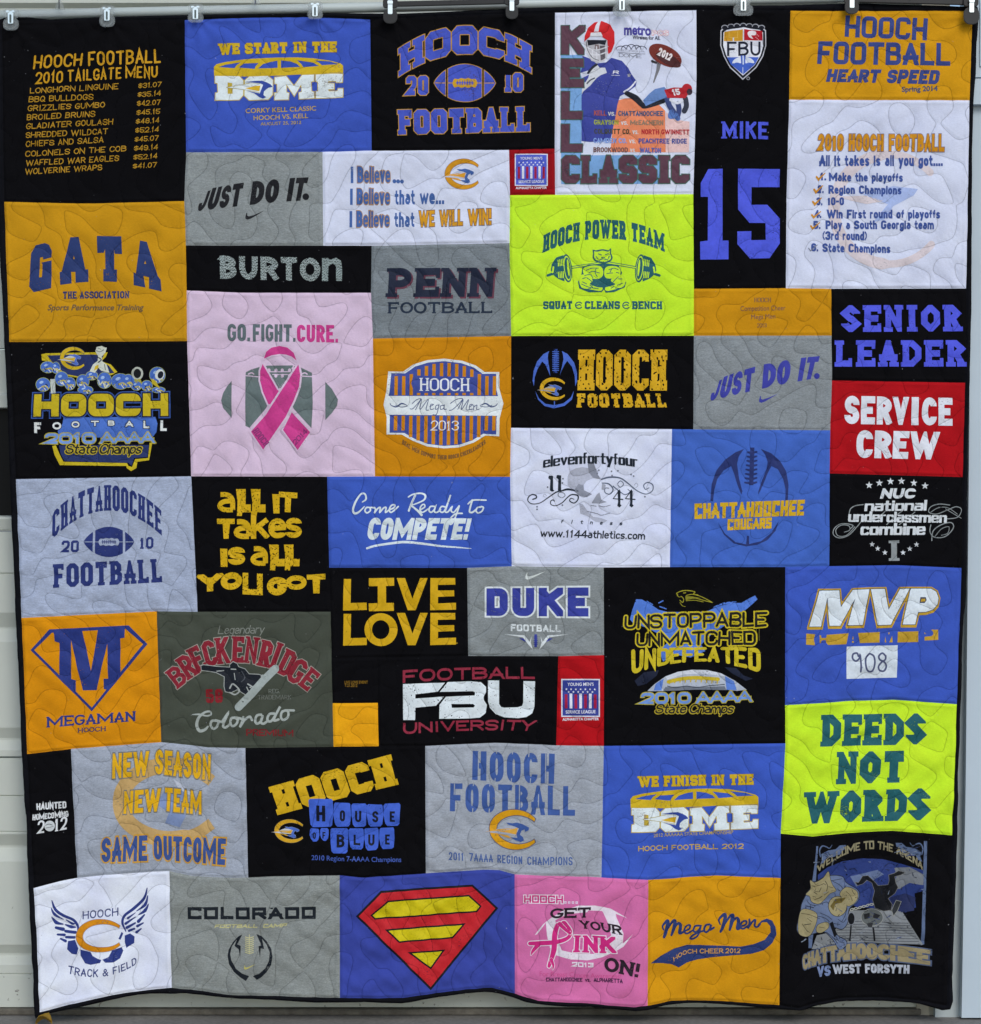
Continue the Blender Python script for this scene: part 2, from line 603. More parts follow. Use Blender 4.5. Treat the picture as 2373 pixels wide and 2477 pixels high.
def builtin_text(txt, bold, space):
    """outline of Blender's built-in font -> verts (cap height 1), tris"""
    key = (txt, bold, space)
    if key in _bf:
        return _bf[key]
    cu = bpy.data.curves.new('tmp_text', 'FONT')
    cu.body = txt
    cu.size = 1.0
    cu.offset = bold
    cu.space_character = space
    cu.resolution_u = 4
    ob = bpy.data.objects.new('tmp_text', cu)
    COL.objects.link(ob)
    dg = bpy.context.evaluated_depsgraph_get()
    ev = ob.evaluated_get(dg)
    me = ev.to_mesh()
    me.calc_loop_triangles()
    V = np.array([(v.co.x, v.co.y) for v in me.vertices])
    F = np.array([tuple(t.vertices) for t in me.loop_triangles], int).reshape(-1, 3)
    ev.to_mesh_clear()
    bpy.data.objects.remove(ob)
    bpy.data.curves.remove(cu)
    V = V / 0.682
    _bf[key] = (V, F)
    return V, F
# ------------------------------------------------------------------ the quilt's relief (heights in photo pixels, towards the viewer)
RNG = np.random.default_rng(11)
_k = 2 * math.pi / (86.0 * RNG.uniform(0.86, 1.20, 30))
_a = RNG.uniform(0, 2 * math.pi, 30)
NKX, NKY, NPH = _k * np.cos(_a), _k * np.sin(_a), RNG.uniform(0, 2 * math.pi, 30)


def nodal(u, v):
    """random-wave field whose zero line is the quilter's wandering stitch; returns f, fu, fv"""
    f = np.zeros_like(u); fu = np.zeros_like(u); fv = np.zeros_like(u)
    wu = u + 14 * np.sin(v / 70.0 + 1.3) + 9 * np.sin(v / 31.0)
    wv = v + 14 * np.sin(u / 63.0 + .4)
    for kx, ky, p in zip(NKX, NKY, NPH):
        a = kx * wu + ky * wv + p
        f += np.cos(a)
        s = np.sin(a)
        fu -= kx * s
        fv -= ky * s
    du = 14 / 63.0 * np.cos(u / 63.0 + .4)
    dv = 14 / 70.0 * np.cos(v / 70.0 + 1.3) + 9 / 31.0 * np.cos(v / 31.0)
    return f, fu + fv * du, fv + fu * dv


_wr = []
for i in range(26):
    lam = RNG.uniform(26, 120)
    an = RNG.normal(0.35, .55) if i % 3 else RNG.uniform(0, math.pi)
    _wr.append((2 * math.pi / lam * math.sin(an), 2 * math.pi / lam * math.cos(an), RNG.uniform(0, 6.28), lam,
                RNG.uniform(250, 700), RNG.uniform(0, 6.28), RNG.uniform(0, 6.28)))
HEM_U = np.array([-60, 90, 250, 380, 620, 890, 1050, 1185, 1330, 1545, 1680, 1760, 1935, 2120, 2300, 2420.])
HEM_H = np.array([14, 16, 3, -10, 6, 12, -2, -13, 3, 14, -7, -3, 13, -8, 10, 8.])
CLIPS = [(31, 62), (264, 56), (476, 44), (764, 40), (945, 40), (1238, 34), (1503, 30), (1796, 28), (2057, 24), (2345, 40)]
SEAM = None


def base_height(u, v):
    f, fu, fv = nodal(u, v)
    d = np.abs(f) / np.sqrt(fu * fu + fv * fv + 0.012)
    d = np.sqrt(d * d + 1.2)
    h = 1.75 * (1 - np.exp(-d / 4.4)) + 0.8 * (1 - np.exp(-(d / 20.0) ** 2))
    # fine crumples, patchy
    amp = np.clip((v - 300) / 2200.0, 0.0, 1.0) ** 1.5 * .9 + .7
    for kx, ky, p, lam, L2, p2, p3 in _wr:
        m = np.sin(u / L2 * 2.3 + p2) * np.sin(v / L2 * 2.0 + p3)
        h = h + amp * np.clip(m, 0, 1) * lam * 0.0128 * np.sin(kx * u + ky * v + p + 1.2 * np.sin(u / 90.0 + p2))
    # small puckers beside the stitching
    pk = np.exp(-(d / 11.0) ** 2)
    h = h + pk * (0.22 * np.sin(.52 * u + .21 * v + 2 * np.sin(v / 23.0)) * np.sin(.16 * u - .45 * v + 1.7 * np.sin(u / 31.0)) + .16 * np.sin(.3 * u - .37 * v))
    # folds that open towards the hem
    t = np.clip((v - 1150) / 1290.0, 0, 1.05) ** 2
    h = h + t * (np.interp(u + 18 * np.sin(v / 160.0), HEM_U, HEM_H) * 1.15)
    # big slow sag
    h = h + 5 * np.sin(u / 390.0 + .6) * np.sin(v / 430.0 + .8) + 3 * np.sin(u / 210.0 + v / 330.0)
    # swags between the clips
    for cu, cv in CLIPS:
        du, dv = u - cu, np.maximum(v - cv, 0)
        r = np.hypot(du, dv) + 1e-3
        g = np.exp(-(r / 150.0) ** 2)
        an = np.arctan2(du, dv + 1e-3)
        h = h + g * (1.7 * np.cos(an * 9 + cu) * np.clip(r / 45.0, 0, 1) - 2.0)
    return h


def seam_raster(polys, outline):
    """distance (px) to the nearest seam between shirt panels, and to the quilt's outer edge"""
    st = 2.0
    nx, ny = int(2460 / st), int(2520 / st)
    D = np.full((ny, nx), 40.0); Eg = np.full((ny, nx), 40.0)
    x0, y0 = -30.0, -20.0
    done = set()

    def put(A, a, b, R):
        lo, hi = np.minimum(a, b) - R, np.maximum(a, b) + R
        i0, i1 = max(0, int((lo[0] - x0) / st)), min(nx, int((hi[0] - x0) / st) + 2)
        j0, j1 = max(0, int((lo[1] - y0) / st)), min(ny, int((hi[1] - y0) / st) + 2)
        if i1 <= i0 or j1 <= j0:
            return
        X, Y = np.meshgrid(x0 + st * np.arange(i0, i1), y0 + st * np.arange(j0, j1))
        ab = b - a
        t = np.clip(((X - a[0]) * ab[0] + (Y - a[1]) * ab[1]) / max(1e-6, ab @ ab), 0, 1)
        dd = np.hypot(X - a[0] - t * ab[0], Y - a[1] - t * ab[1])
        A[j0:j1, i0:i1] = np.minimum(A[j0:j1, i0:i1], dd)
    for P in polys:
        for i in range(len(P)):
            put(D, P[i], P[(i + 1) % len(P)], 16)
    for i in range(len(outline)):
        put(Eg, outline[i], outline[(i + 1) % len(outline)], 16)
    return (x0, y0, st, D, Eg)


def bil(A, x0, y0, st, u, v):
    x = np.clip((u - x0) / st, 0, A.shape[1] - 1.001); y = np.clip((v - y0) / st, 0, A.shape[0] - 1.001)
    i, j = x.astype(int), y.astype(int)
    fx, fy = x - i, y - j
    return (A[j, i] * (1 - fx) + A[j, i + 1] * fx) * (1 - fy) + (A[j + 1, i] * (1 - fx) + A[j + 1, i + 1] * fx) * fy


def height(u, v):
    h = base_height(u, v)
    x0, y0, st, D, Eg = SEAM
    d = bil(D, x0, y0, st, u, v)
    h = h - 2.1 * np.exp(-(d / 3.4) ** 2) + 1.0 * np.exp(-((d - 7) / 4.0) ** 2)
    e = bil(Eg, x0, y0, st, u, v)
    h = h - 5.0 * np.clip(1 - e / 7.0, 0, 1) ** 2.2
    return h


def surface(V, off):
    """2-D photo points -> world points and normals lying `off` pixels above the cloth"""
    u, v = V[:, 0], V[:, 1]
    h = height(u, v)
    e = 0.8
    hu = (height(u + e, v) - h) / e
    hv = (height(u, v + e) - h) / e
    P = np.stack([(u - CU) * PX, -(h + off) * PX, ZC - (v - CV) * PX], 1)
    N = np.stack([-hu, -np.ones_like(hu), hv], 1)
    N /= np.linalg.norm(N, axis=1)[:, None]
    return P, N


def make_mesh(name, P, F, N=None, mi=None):
    me = bpy.data.meshes.new(name)
    me.vertices.add(len(P))
    me.vertices.foreach_set('co', P.astype(np.float32).ravel())
    nf = len(F)
    me.loops.add(nf * 3)
    me.polygons.add(nf)
    me.loops.foreach_set('vertex_index', F.astype(np.int32).ravel())
    me.polygons.foreach_set('loop_start', np.arange(0, nf * 3, 3, dtype=np.int32))
    if mi is not None:
        me.polygons.foreach_set('material_index', mi.astype(np.int32))
    me.polygons.foreach_set('use_smooth', np.ones(nf, bool))
    me.update(calc_edges=True)
    if N is not None:
        me.normals_split_custom_set_from_vertices(N.astype(np.float32))
    return me


def orient(V, F):
    """photo v runs down: wind triangles so that they face the viewer"""
    a = np.cross(V[F[:, 1]] - V[F[:, 0]], V[F[:, 2]] - V[F[:, 0]])
    F = F.copy()
    s = a > 0
    F[s] = F[s][:, ::-1]
    return F


QUILT = empty('patchwork_quilt', (0, 0, 0.02))
tag(QUILT, 'big patchwork quilt sewn from printed sports shirts, with a black border, hung from clips', 'quilt')
PANELS = []          # (polygon, colour, label, heather)
CUR = None


class Panel:
    def __init__(self, poly, rgb, label, heather):
        self.poly = np.array(poly, float)
        self.rgb, self.label, self.heather = rgb, label, heather
        self.parts = {}
        self.rnd = random.Random(int(self.poly[0, 0] * 7 + self.poly[0, 1]))


def panel(label, rgb, poly, heather=0.0):
    global CUR
    CUR = Panel(poly, rgb, label, heather)
    PANELS.append(CUR)
    return CUR


OX, OY, K = 0.0, 0.0, 1.0


def C(ox, oy, k=3.9125):
    """the following coordinates are read off an enlargement of the photo that starts at (ox, oy)"""
    global OX, OY, K
    OX, OY, K = ox, oy, 1.0 / k


def _xy(P):
    P = np.asarray(P, float)
    return P * K + np.array([OX, OY])


def emit(part, V, F, rgb, z, wear=None, rough=.62):
    if not len(F):
        return
    V, F = refine(V, F, 3.4 if wear is None else 1.5)
    if wear is not None:
        c = V[F].mean(1)
        fr, thr, seed = wear
        n = np.zeros(len(c))
        r = np.random.default_rng(seed)
        for i in range(14):
            a = r.uniform(0, 6.28); k = fr * r.uniform(.6, 1.9)
            n += np.cos(k * (c[:, 0] * math.cos(a) + c[:, 1] * math.sin(a)) + r.uniform(0, 6.28) + 1.5 * np.sin(c[:, 0] * fr * .31 + i))
        F = F[n / 3.7 < thr]
        if not len(F):
            return
    CUR.parts.setdefault(part, []).append((V, F, rgb, z, rough))


def PG(P, rgb, z=0, sm=False, out=None, part='emblem', cut=(), wear=None):
    """filled outline; out=(width, colour) adds a rim under it; cut = holes"""
    Q = _xy(P)
    if sm:
        Q = smooth_path(Q, True, 6)
    polys = [(Q, 1)] + [(smooth_path(_xy(c), True, 5) if sm == 2 else _xy(c), -1) for c in cut]
    if out:
        w = out[0] * K
        V, F = tri_shape([(Q, 1)] + [(r, 1) for r in stroke_poly(Q, 2 * w, True)])
        emit(part, V, F, out[1], z)
        z += 1
    V, F = tri_shape(polys)
    emit(part, V, F, rgb, z, wear)


def ell(cx, cy, rx, ry, rot=0.0, a0=0.0, a1=360.0, n=36):
    t = np.radians(np.linspace(a0, a1, n, endpoint=(a1 - a0) < 359.9))
    x, y = rx * np.cos(t), ry * np.sin(t)
    c, s = math.cos(math.radians(rot)), math.sin(math.radians(rot))
    return np.stack([cx + x * c - y * s, cy + x * s + y * c], 1)


def EL(cx, cy, rx, ry, rgb, z=0, rot=0, out=None, part='emblem', wear=None):
    PG(ell(cx, cy, rx, ry, rot), rgb, z, out=out, part=part, wear=wear)


def ST(P, w, rgb, z=0, sm=True, closed=False, cap='rd', part='emblem', wear=None, out=None):
    Q = _xy(P)
    if not np.isscalar(w):
        w = np.asarray(w, float) * K
        if sm:
            m = len(Q)
            ww = np.interp(np.linspace(0, m - 1, (m - 1) * 7 + 1), np.arange(m), w)
            Q, w = smooth_path(Q, False, 7), ww
    else:
        w = w * K
        if sm:
            Q = smooth_path(Q, closed, 7)
    if out:
        V, F = tri_shape([(p, 1) for p in stroke_poly(Q, w + 2 * out[0] * K, closed, cap)])
        emit(part, V, F, out[1], z)
        z += 1
    V, F = tri_shape([(p, 1) for p in stroke_poly(Q, w, closed, cap)])
    emit(part, V, F, rgb, z, wear)


def TT(txt, bot, top, rgb, st, z=0, out=None, out2=None, part='lettering', wear=None, bold=0.0, space=1.0, cols=None, wi=None):
    """lettering fitted between a bottom and a top line (2 points) or arch (3 points)"""
    bot, top = _xy(bot), _xy(top)
    fb, ft = env_curve(bot), env_curve(top)
    Lb = (curve_len(fb) + curve_len(ft)) / 2
    q = np.array([0.0, .5, 1.0])
    H = float(np.hypot(*(ft(q) - fb(q)).T).mean())

    def place(V, F, rgb, z, wr):
        if not len(F):
            return
        V, F = refine(V, F, 5.0)
        t = V[:, 0] / Lb
        s = (V[:, 1] / H)[:, None]
        emit(part, fb(t) * (1 - s) + ft(t) * s, F, rgb, z, wr)
    if st == 'bf':
        V, F = builtin_text(txt, bold, space)
        if not len(V):
            return
        V = V.copy()
        x0, x1 = V[:, 0].min(), V[:, 0].max()
        sc = lambda V: np.stack([(V[:, 0] - x0) / (x1 - x0) * Lb, V[:, 1] * H], 1)
        if out:
            Vo, Fo = builtin_text(txt, bold + out[0] * K / H * .7, space)
            place(sc(Vo), Fo, out[1], z, None)
            z += 1
        place(sc(V), F, rgb, z, wear)
        return
    if wi:
        st = dict(st, wi=wi)
    ws = [st['wi'][c] if (st['wi'] and c in st['wi']) else WD.get(c, .78 if not c.islower() else .6) for c in txt]
    if st['sl']:
        ws = [max(w, .5) if c in 'I1' else w for w, c in zip(ws, txt)]
    gp = st['gap']
    tot = sum(ws) + gp * (len(txt) - 1) / max(.05, Lb / H) * (sum(ws)) if False else sum(ws)
    free = Lb - gp * H * (len(txt) - 1)
    free = max(free, Lb * .35)
    k = free / tot
    gpx = (Lb - free) / max(1, len(txt) - 1)
    x = 0.0
    for i, c in enumerate(txt):
        w = ws[i] * k
        if c != ' ' and c in GL:
            cc = cols[i] if cols else rgb
            seed = CUR.rnd.random()
            layers = []
            if out2:
                layers.append((out2[0] * K, out2[1]))
            if out:
                layers.append((out[0] * K, out[1]))
            layers.append((0.0, cc))
            for j, (g, colr) in enumerate(layers):
                pl = glyph(c, w, H, st, g, random.Random(seed))
                V, F = tri_shape(pl)
                V = V + np.array([x, 0.0])
                place(V, F, colr, z + j, wear if j == len(layers) - 1 else None)
        x += w + gpx


def T(txt, x0, y0, x1, y1, h, rgb, st, slant=0.0, **kw):
    """straight lettering on the base line (x0,y0)-(x1,y1), h high"""
    TT(txt, [(x0, y0), (x1, y1)], [(x0 + slant, y0 - h), (x1 + slant, y1 - h)], rgb, st, **kw)


def swoosh(x, y, w, rgb, z=0, rot=0.0):
    P = np.array([(.02, .42), (.1, .06), (.13, .1), (.12, .34), (.2, .42), (.4, .36), (1, .04), (.3, .62), (.12, .7), (.02, .6)])
    c, s = math.cos(math.radians(rot)), math.sin(math.radians(rot))
    P = np.stack([x + w * (P[:, 0] * c - P[:, 1] * .55 * s), y + w * (P[:, 0] * s + P[:, 1] * .55 * c)], 1)
    PG(P, rgb, z, part='emblem')


def cat_c(x0, y0, x1, y1, ring, rim, blue, gold, white, z=0, tilt=0.0, head=True, rimw=5):
    """a broad letter C with a streaking cat head inside"""
    w, h = x1 - x0, y1 - y0
    f = lambda P: [(x0 + w * px, y0 + h * (py + tilt * (px - .5))) for px, py in P]
    o = ell(.5, .5, .5, .5, 0, 36, 324, 40)
    i = ell(.555, .5, .415, .36, 0, 322, 38, 34)
    PG(f(np.concatenate([o, [(.94, .22), (.86, .3)][::-1] if False else np.zeros((0, 2)), i])), ring, z, out=(rimw, rim) if rim else None)
    if not head:
        return
    z += 2
    PG(f([(-.1, .585), (.1, .53), (.33, .40), (.6, .42), (.56, .64), (.33, .63), (.12, .61)]), white, z)
    PG(f([(-.08, .58), (.2, .5), (.46, .46), (.2, .545)]), gold, z + 1)
    PG(f([(.16, .56), (.36, .51), (.56, .45), (.53, .62), (.34, .58)]), gold, z + 1)
    PG(f([(.1, .61), (.35, .645), (.52, .74), (.34, .70)]), gold, z + 1)
    PG(f([(.33, .33), (.45, .345), (.54, .32), (.66, .36), (.78, .43), (.77, .5), (.7, .54), (.69, .48), (.63, .52), (.6, .62), (.66, .68), (.68, .76),
          (.62, .8), (.52, .765), (.40, .69), (.55, .70), (.53, .60), (.585, .47), (.5, .42), (.38, .385)]), blue, z + 1, out=(rimw * .35, white))


def fball(x0, y0, x1, y1, c, rim, rimw, lace, seam, rot=0.0, z=0):
    """a striped football in three pieces with a laced middle"""
    w, h = x1 - x0, y1 - y0
    f = lambda P: [(x0 + w * px, y0 + h * py) for px, py in P]
    arc = lambda a, b: [(t, .5 - .5 * (1 - (2 * t - 1) ** 2) ** .78) for t in np.linspace(a, b, 9)]
    low = lambda a, b: [(t, .5 + .5 * (1 - (2 * t - 1) ** 2) ** .78) for t in np.linspace(b, a, 9)]
    o = (rimw, rim) if rim else None
    PG(f(arc(.225, .775) + low(.225, .775)), c, z, out=o)
    PG(f(arc(.0, .18) + low(.0, .18)[:-1]), c, z, out=o)
    PG(f(arc(.82, 1.0) + low(.82, 1.0)[1:]), c, z, out=o)
    zz = z + 2
    ST(f([(.02, .5), (.17, .5)]), h * .025, seam, zz, False)
    ST(f([(.83, .5), (.98, .5)]), h * .025, seam, zz, False)
    ST(f([(.23, .5), (.77, .5)]), h * .025, seam, zz, False)
    blob = [(.3, .47), (.33, .39), (.39, .40), (.44, .37), (.5, .39), (.56, .37), (.61, .40), (.67, .39), (.70, .47), (.70, .54), (.67, .62), (.61, .6), (.56, .63),
            (.5, .61), (.44, .63), (.39, .6), (.33, .62), (.3, .54)]
    PG(f(blob), lace, zz + 1, sm=True)
    ST(f([(.36, .5), (.64, .5)]), h * .03, c, zz + 2, False)
    for t in np.linspace(.38, .62, 7):
        ST(f([(t, .45), (t, .55)]), h * .026, c, zz + 2, False)


# fonts
VAR = F_(sw=.24, cn='o', rad=.12, sl=.075, sh=.15, gap=.045)
VARL = F_(sw=.17, cn='o', rad=.15, sl=.06, sh=.11, gap=.07)
OCT = F_(sw=.21, cn='o', rad=.14, gap=.09)
BLK = F_(sw=.25, cn='r', rad=.42, gap=.06)
SAN = F_(sw=.2, cn='r', rad=.48, gap=.09)
THN = F_(sw=.13, cn='r', rad=.5, gap=.12)
CND = F_(sw=.2, cn='r', rad=.45, gap=.07)
SQR = F_(sw=.2, cn='r', rad=.2, gap=.08)
HND = F_(sw=.15, cn='r', rad=.5, gap=.10, cap='rd', jit=.018)
BRS = F_(sw=.17, cn='r', rad=.4, gap=.02, cap='rd', jit=.03)
SER = F_(sw=.13, cn='r', rad=.5, sl=.055, sh=.045, gap=.06, ar=1.5)
SLB = F_(sw=.22, cn='r', rad=.45, sl=.07, sh=.10, gap=.05, ar=1.3)
LST = F_(sw=.235, cn='r', rad=.32, gap=.055)
GOT = F_(sw=.17, cn='o', rad=.3, gap=.02, dia=.95, ar=1.7)
SCR = F_(sw=.12, cn='r', rad=.5, gap=-.02, cap='rd')
# ------------------------------------------------------------------ shirt panels and their prints (colours as they look in open shade, slight shading differences baked in)
OUTLINE = np.array([(-8, 49), (120, 47), (250, 42), (457, 36), (600, 35), (734, 31), (962, 31), (1150, 23), (1300, 17), (1500, 14), (1683, 11.5), (1893, 12), (2000, 8), (2072, 6),
    (2200, 10), (2327, 14), (2367, 17), (2364, 100), (2361, 179), (2355, 255), (2351, 430), (2350, 680), (2348, 808), (2345, 935), (2342, 1038), (2340, 1208), (2338, 1425),
    (2330, 1515), (2327, 1640), (2322, 1779), (2318, 1870), (2317, 1977), (2312, 2130), (2306, 2284), (2302, 2360), (2297, 2440),
    (2225, 2428), (2149, 2424), (2046, 2424), (1977, 2432), (1944, 2442), (1900, 2440), (1816, 2434.5), (1688, 2428), (1611, 2431), (1571, 2440), (1532, 2443), (1456, 2435),
    (1379, 2433), (1289, 2428), (1242, 2415), (1191, 2404), (1127, 2406), (1037, 2417), (973, 2427), (880, 2422.5), (783, 2424), (656, 2417.5), (553, 2414), (451, 2404), (409, 2406),
    (332, 2408), (230, 2427), (110, 2450), (89, 2453), (84, 2370), (79, 2284), (69, 2105), (64, 1977), (61, 1958), (51, 1805), (47, 1690), (40, 1562), (34.5, 1460), (33, 1396), (26, 1250),
    (17, 966), (11.5, 851), (6, 716), (1, 639), (-4, 460), (-7, 200)])
OUTLINE = smooth_path(OUTLINE, True, 3)

BLACK = (12, 12, 15)
GOLDF, GOLDK = (176, 134, 34), (186, 150, 42)
NAVY = (42, 58, 108)
WHT = (206, 220, 226)
RIM = (168, 132, 66)

panel('black shirt panel with a yellow hand lettered price list', BLACK,
      [(5, 50), (447.5, 49.5), (449, 200), (451, 369), (448, 442), (446.5, 487), (230, 493), (128, 492), (11.5, 489)])
C(0, 0)
g = (178, 138, 36)
T("HOOCH", 315, 660, 780, 634, 128, g, HND, 12)
T("FOOTBALL", 838, 632, 1530, 600, 134, g, HND, 0)
T("2010", 338, 800, 600, 790, 112, g, HND, 8)
T("TAILGATE", 645, 782, 1155, 752, 112, g, HND, 0)
T("MENU", 1192, 750, 1500, 742, 112, g, HND, 0)
for s, x0, y0, x1, y1 in (("LONGHORN LINGUINE", 288, 893, 1125, 850), ("BBQ BULLDOGS", 277, 975, 888, 950), ("GRIZZLIES GUMBO", 268, 1060, 1000, 1025),
                          ("BROILED BRUINS", 258, 1145, 908, 1112), ("GLADIATER GOULASH", 253, 1230, 1075, 1185), ("SHREDDED WILDCAT", 250, 1315, 1025, 1275),
                          ("CHIEFS AND SALSA", 247, 1398, 985, 1355), ("COLONELS ON THE COB", 243, 1490, 1200, 1438), ("WAFFLED WAR EAGLES", 250, 1577, 1132, 1530),
                          ("WOLVERINE WRAPS", 243, 1658, 972, 1618)):
    T(s, x0, y0, x1, y1, 56, (158, 124, 40), HND, 4)
for i, s in enumerate(("$31.07", "$35.14", "$42.07", "$45.15", "$48.14", "$52.14", "$45.07", "$49.14", "$52.14", "$41.07")):
    y = 843 + 84.5 * i
    T(s, 1312 - 5.6 * i, y, 1532 - 4.8 * i, y - 14, 50, (158, 124, 40), HND, 4)


def dome(dx, dy, sx, head, l1, l2):
    yel, hd = (186, 162, 44), (52, 74, 160)
    f = lambda P: [(dx + (x - 305) * sx, y + dy) for x, y in P]
    arc = [(306, 640), (330, 612), (420, 590), (600, 566), (760, 553), (920, 546), (1100, 545), (1250, 550), (1400, 575), (1500, 600), (1527, 622), (1527, 690), (1250, 700), (920, 718), (600, 728), (308, 722)]
    wins = [[(352, 640), (420, 616), (560, 594), (520, 622), (500, 650)], [(538, 642), (590, 606), (728, 600), (700, 630), (690, 656)], [(722, 652), (770, 610), (840, 588), (904, 576), (906, 642)],
            [(938, 572), (1030, 584), (1090, 606), (1118, 634), (938, 642)], [(1090, 572), (1240, 590), (1296, 624), (1148, 634), (1130, 606)], [(1258, 570), (1400, 582), (1485, 608), (1326, 618), (1300, 594)]]
    PG(f(arc), yel, 0, cut=[f(w) for w in wins])
    wr = (176, 158, 70)
    for P_, ct in (([(318, 725), (545, 725), (583, 765), (583, 905), (545, 948), (318, 952), (322, 886), (345, 880), (340, 792), (318, 790)], [[(435, 785), (478, 790), (482, 890), (435, 890)]]),
                   ([(640, 728), (815, 720), (862, 760), (860, 900), (820, 945), (640, 952), (595, 910), (598, 765)], []),
                   ([(880, 735), (985, 722), (1062, 815), (1140, 712), (1250, 708), (1248, 770), (1222, 775), (1228, 868), (1250, 872), (1252, 930), (1112, 938), (1110, 880), (1135, 872), (1130, 800), (1065, 912), (990, 800), (992, 880), (1015, 885), (1010, 945),
                     (880, 948), (878, 885), (905, 880), (903, 800), (880, 795)], []),
                   ([(1268, 706), (1522, 700), (1518, 778), (1462, 780), (1455, 768), (1385, 772), (1385, 790), (1440, 790), (1440, 842), (1385, 846), (1390, 864), (1470, 860), (1480, 836), (1524, 836), (1522, 916), (1270, 930), (1270, 868), (1290, 865), (1288, 775), (1268, 772)], [])):
        PG(f(P_), WHT, 0, out=(7, wr), cut=[f(q) for q in ct], part='lettering')
    h0 = 2
    PG(f([(425, 832), (560, 810), (650, 790), (770, 800), (740, 880), (640, 858), (500, 838)]), WHT, h0, out=(5, (150, 140, 80)))
    PG(f([(600, 838), (700, 815), (745, 812), (735, 868), (650, 852)]), (190, 160, 50), h0 + 2)
    PG(f([(600, 780), (690, 768), (760, 765), (800, 780), (838, 800), (862, 826), (820, 835), (800, 850), (780, 870), (775, 905), (800, 925), (770, 940), (735, 925), (690, 890), (610, 860),
          (720, 885), (740, 890), (770, 805), (740, 790)]), hd, h0 + 2, out=(4, WHT))


panel('royal blue shirt panel with a yellow dome roof over white block letters, first row', (54, 80, 176),
      [(447.5, 49.5), (600, 44), (734, 41), (895, 46), (897, 200), (899, 364.5), (780, 367), (451, 369), (449, 200)])
C(440, 0)
y = (188, 162, 44)
TT("WE START IN THE", [(350, 524), (1465, 490)], [(345, 418), (1465, 390)], y, F_(sw=.27, cn='o', rad=.11, sl=.10, sh=.17, gap=.04), out=(3, (120, 108, 60)))
dome(305, 0, 1.0, None, None, None)
T("CORKY KELL CLASSIC", 605, 1074, 1270, 1046, 42, (176, 152, 62), 'bf', bold=.012)
T("HOOCH VS. KELL", 680, 1140, 1195, 1116, 42, (176, 152, 62), 'bf', bold=.012)
T("AUGUST 25, 2012", 745, 1190, 1130, 1174, 30, (160, 142, 66), 'bf', bold=.012)

panel('black shirt panel with arched royal blue block letters over a football', BLACK,
      [(895, 46), (1100, 37), (1342.8, 30), (1342, 359), (1231.4, 362.4), (899, 364.5), (897, 200)])
C(880, 0)
b = (62, 80, 186)
TT("HOOCH", [(333, 722), (955, 508), (1582, 690)], [(330, 458), (955, 242), (1585, 430)], b, F_(sw=.29, cn='o', rad=.11, sl=.10, sh=.2, gap=.05), out=(9, RIM))
T("20", 402, 903, 610, 897, 182, b, F_(sw=.24, cn='o', rad=.11, gap=.08), out=(8, RIM))
T("10", 1335, 868, 1508, 868, 178, b, F_(sw=.24, cn='o', rad=.11, gap=.08, sl=.07, sh=.2), out=(8, RIM))
fball(668, 607, 1245, 962, b, RIM, 7, (186, 150, 44), RIM)
TT("FOOTBALL", [(327, 1273), (1582, 1243)], [(322, 1042), (1580, 1010)], b, F_(sw=.26, cn='o', rad=.11, sl=.09, sh=.17, gap=.05), out=(8, RIM))


def league(x0, y0, x1, y1, blue):
    w, h = x1 - x0, y1 - y0
    f = lambda P: [(x0 + w * px, y0 + h * py) for px, py in P]
    PG(f([(-.03, -.03), (1.03, -.03), (1.03, 1.03), (-.03, 1.03)]), (200, 206, 222), 0)
    PG(f([(0.005, .005), (.995, .005), (.995, .995), (.005, .995)]), blue, 1)
    wt = (206, 210, 226)
    p = f([(.14, .165), (.86, .16)])
    T("YOUNG MEN'S", *p[0], *p[1], h * .085, wt, 'bf', z=2, bold=.02)
    for r in range(2):
        n = 7 - r
        for i in range(n):
            c = f([(.11 + .13 * (i + .5 * r), .26 + .075 * r)])[0]
            star(c[0], c[1], w * .036, wt, 2)
    for i in range(7):
        xx = .065 + i * .133
        PG(f([(xx, .40 - .02 * (i % 2)), (xx + .075, .40 - .02 * (i % 2)), (xx + .075, .79), (xx, .79)]), wt if i % 2 else (140, 28, 62), 2)
    p = f([(.09, .935), (.91, .925)])
    T("SERVICE LEAGUE", *p[0], *p[1], h * .085, wt, 'bf', z=2, bold=.025)
    p = f([(.0, 1.135), (1.0, 1.12)])
    T("ALPHARETTA CHAPTER", *p[0], *p[1], h * .07, wt, 'bf', z=0, bold=.03)


def star(cx, cy, r, rgb, z=0):
    P = []
    for i in range(10):
        a = math.radians(-90 + 36 * i)
        q = r if i % 2 == 0 else r * .42
        P.append((cx + q * math.cos(a), cy + q * math.sin(a)))
    PG(P, rgb, z)


panel('small dark red shirt panel with a blue stars and stripes emblem, upper middle', (126, 18, 26),
      [(1231.4, 362.4), (1342, 359), (1343, 471), (1233.5, 472.3)])
C(880, 0)
league(1438, 1464, 1732, 1752, (72, 88, 196))

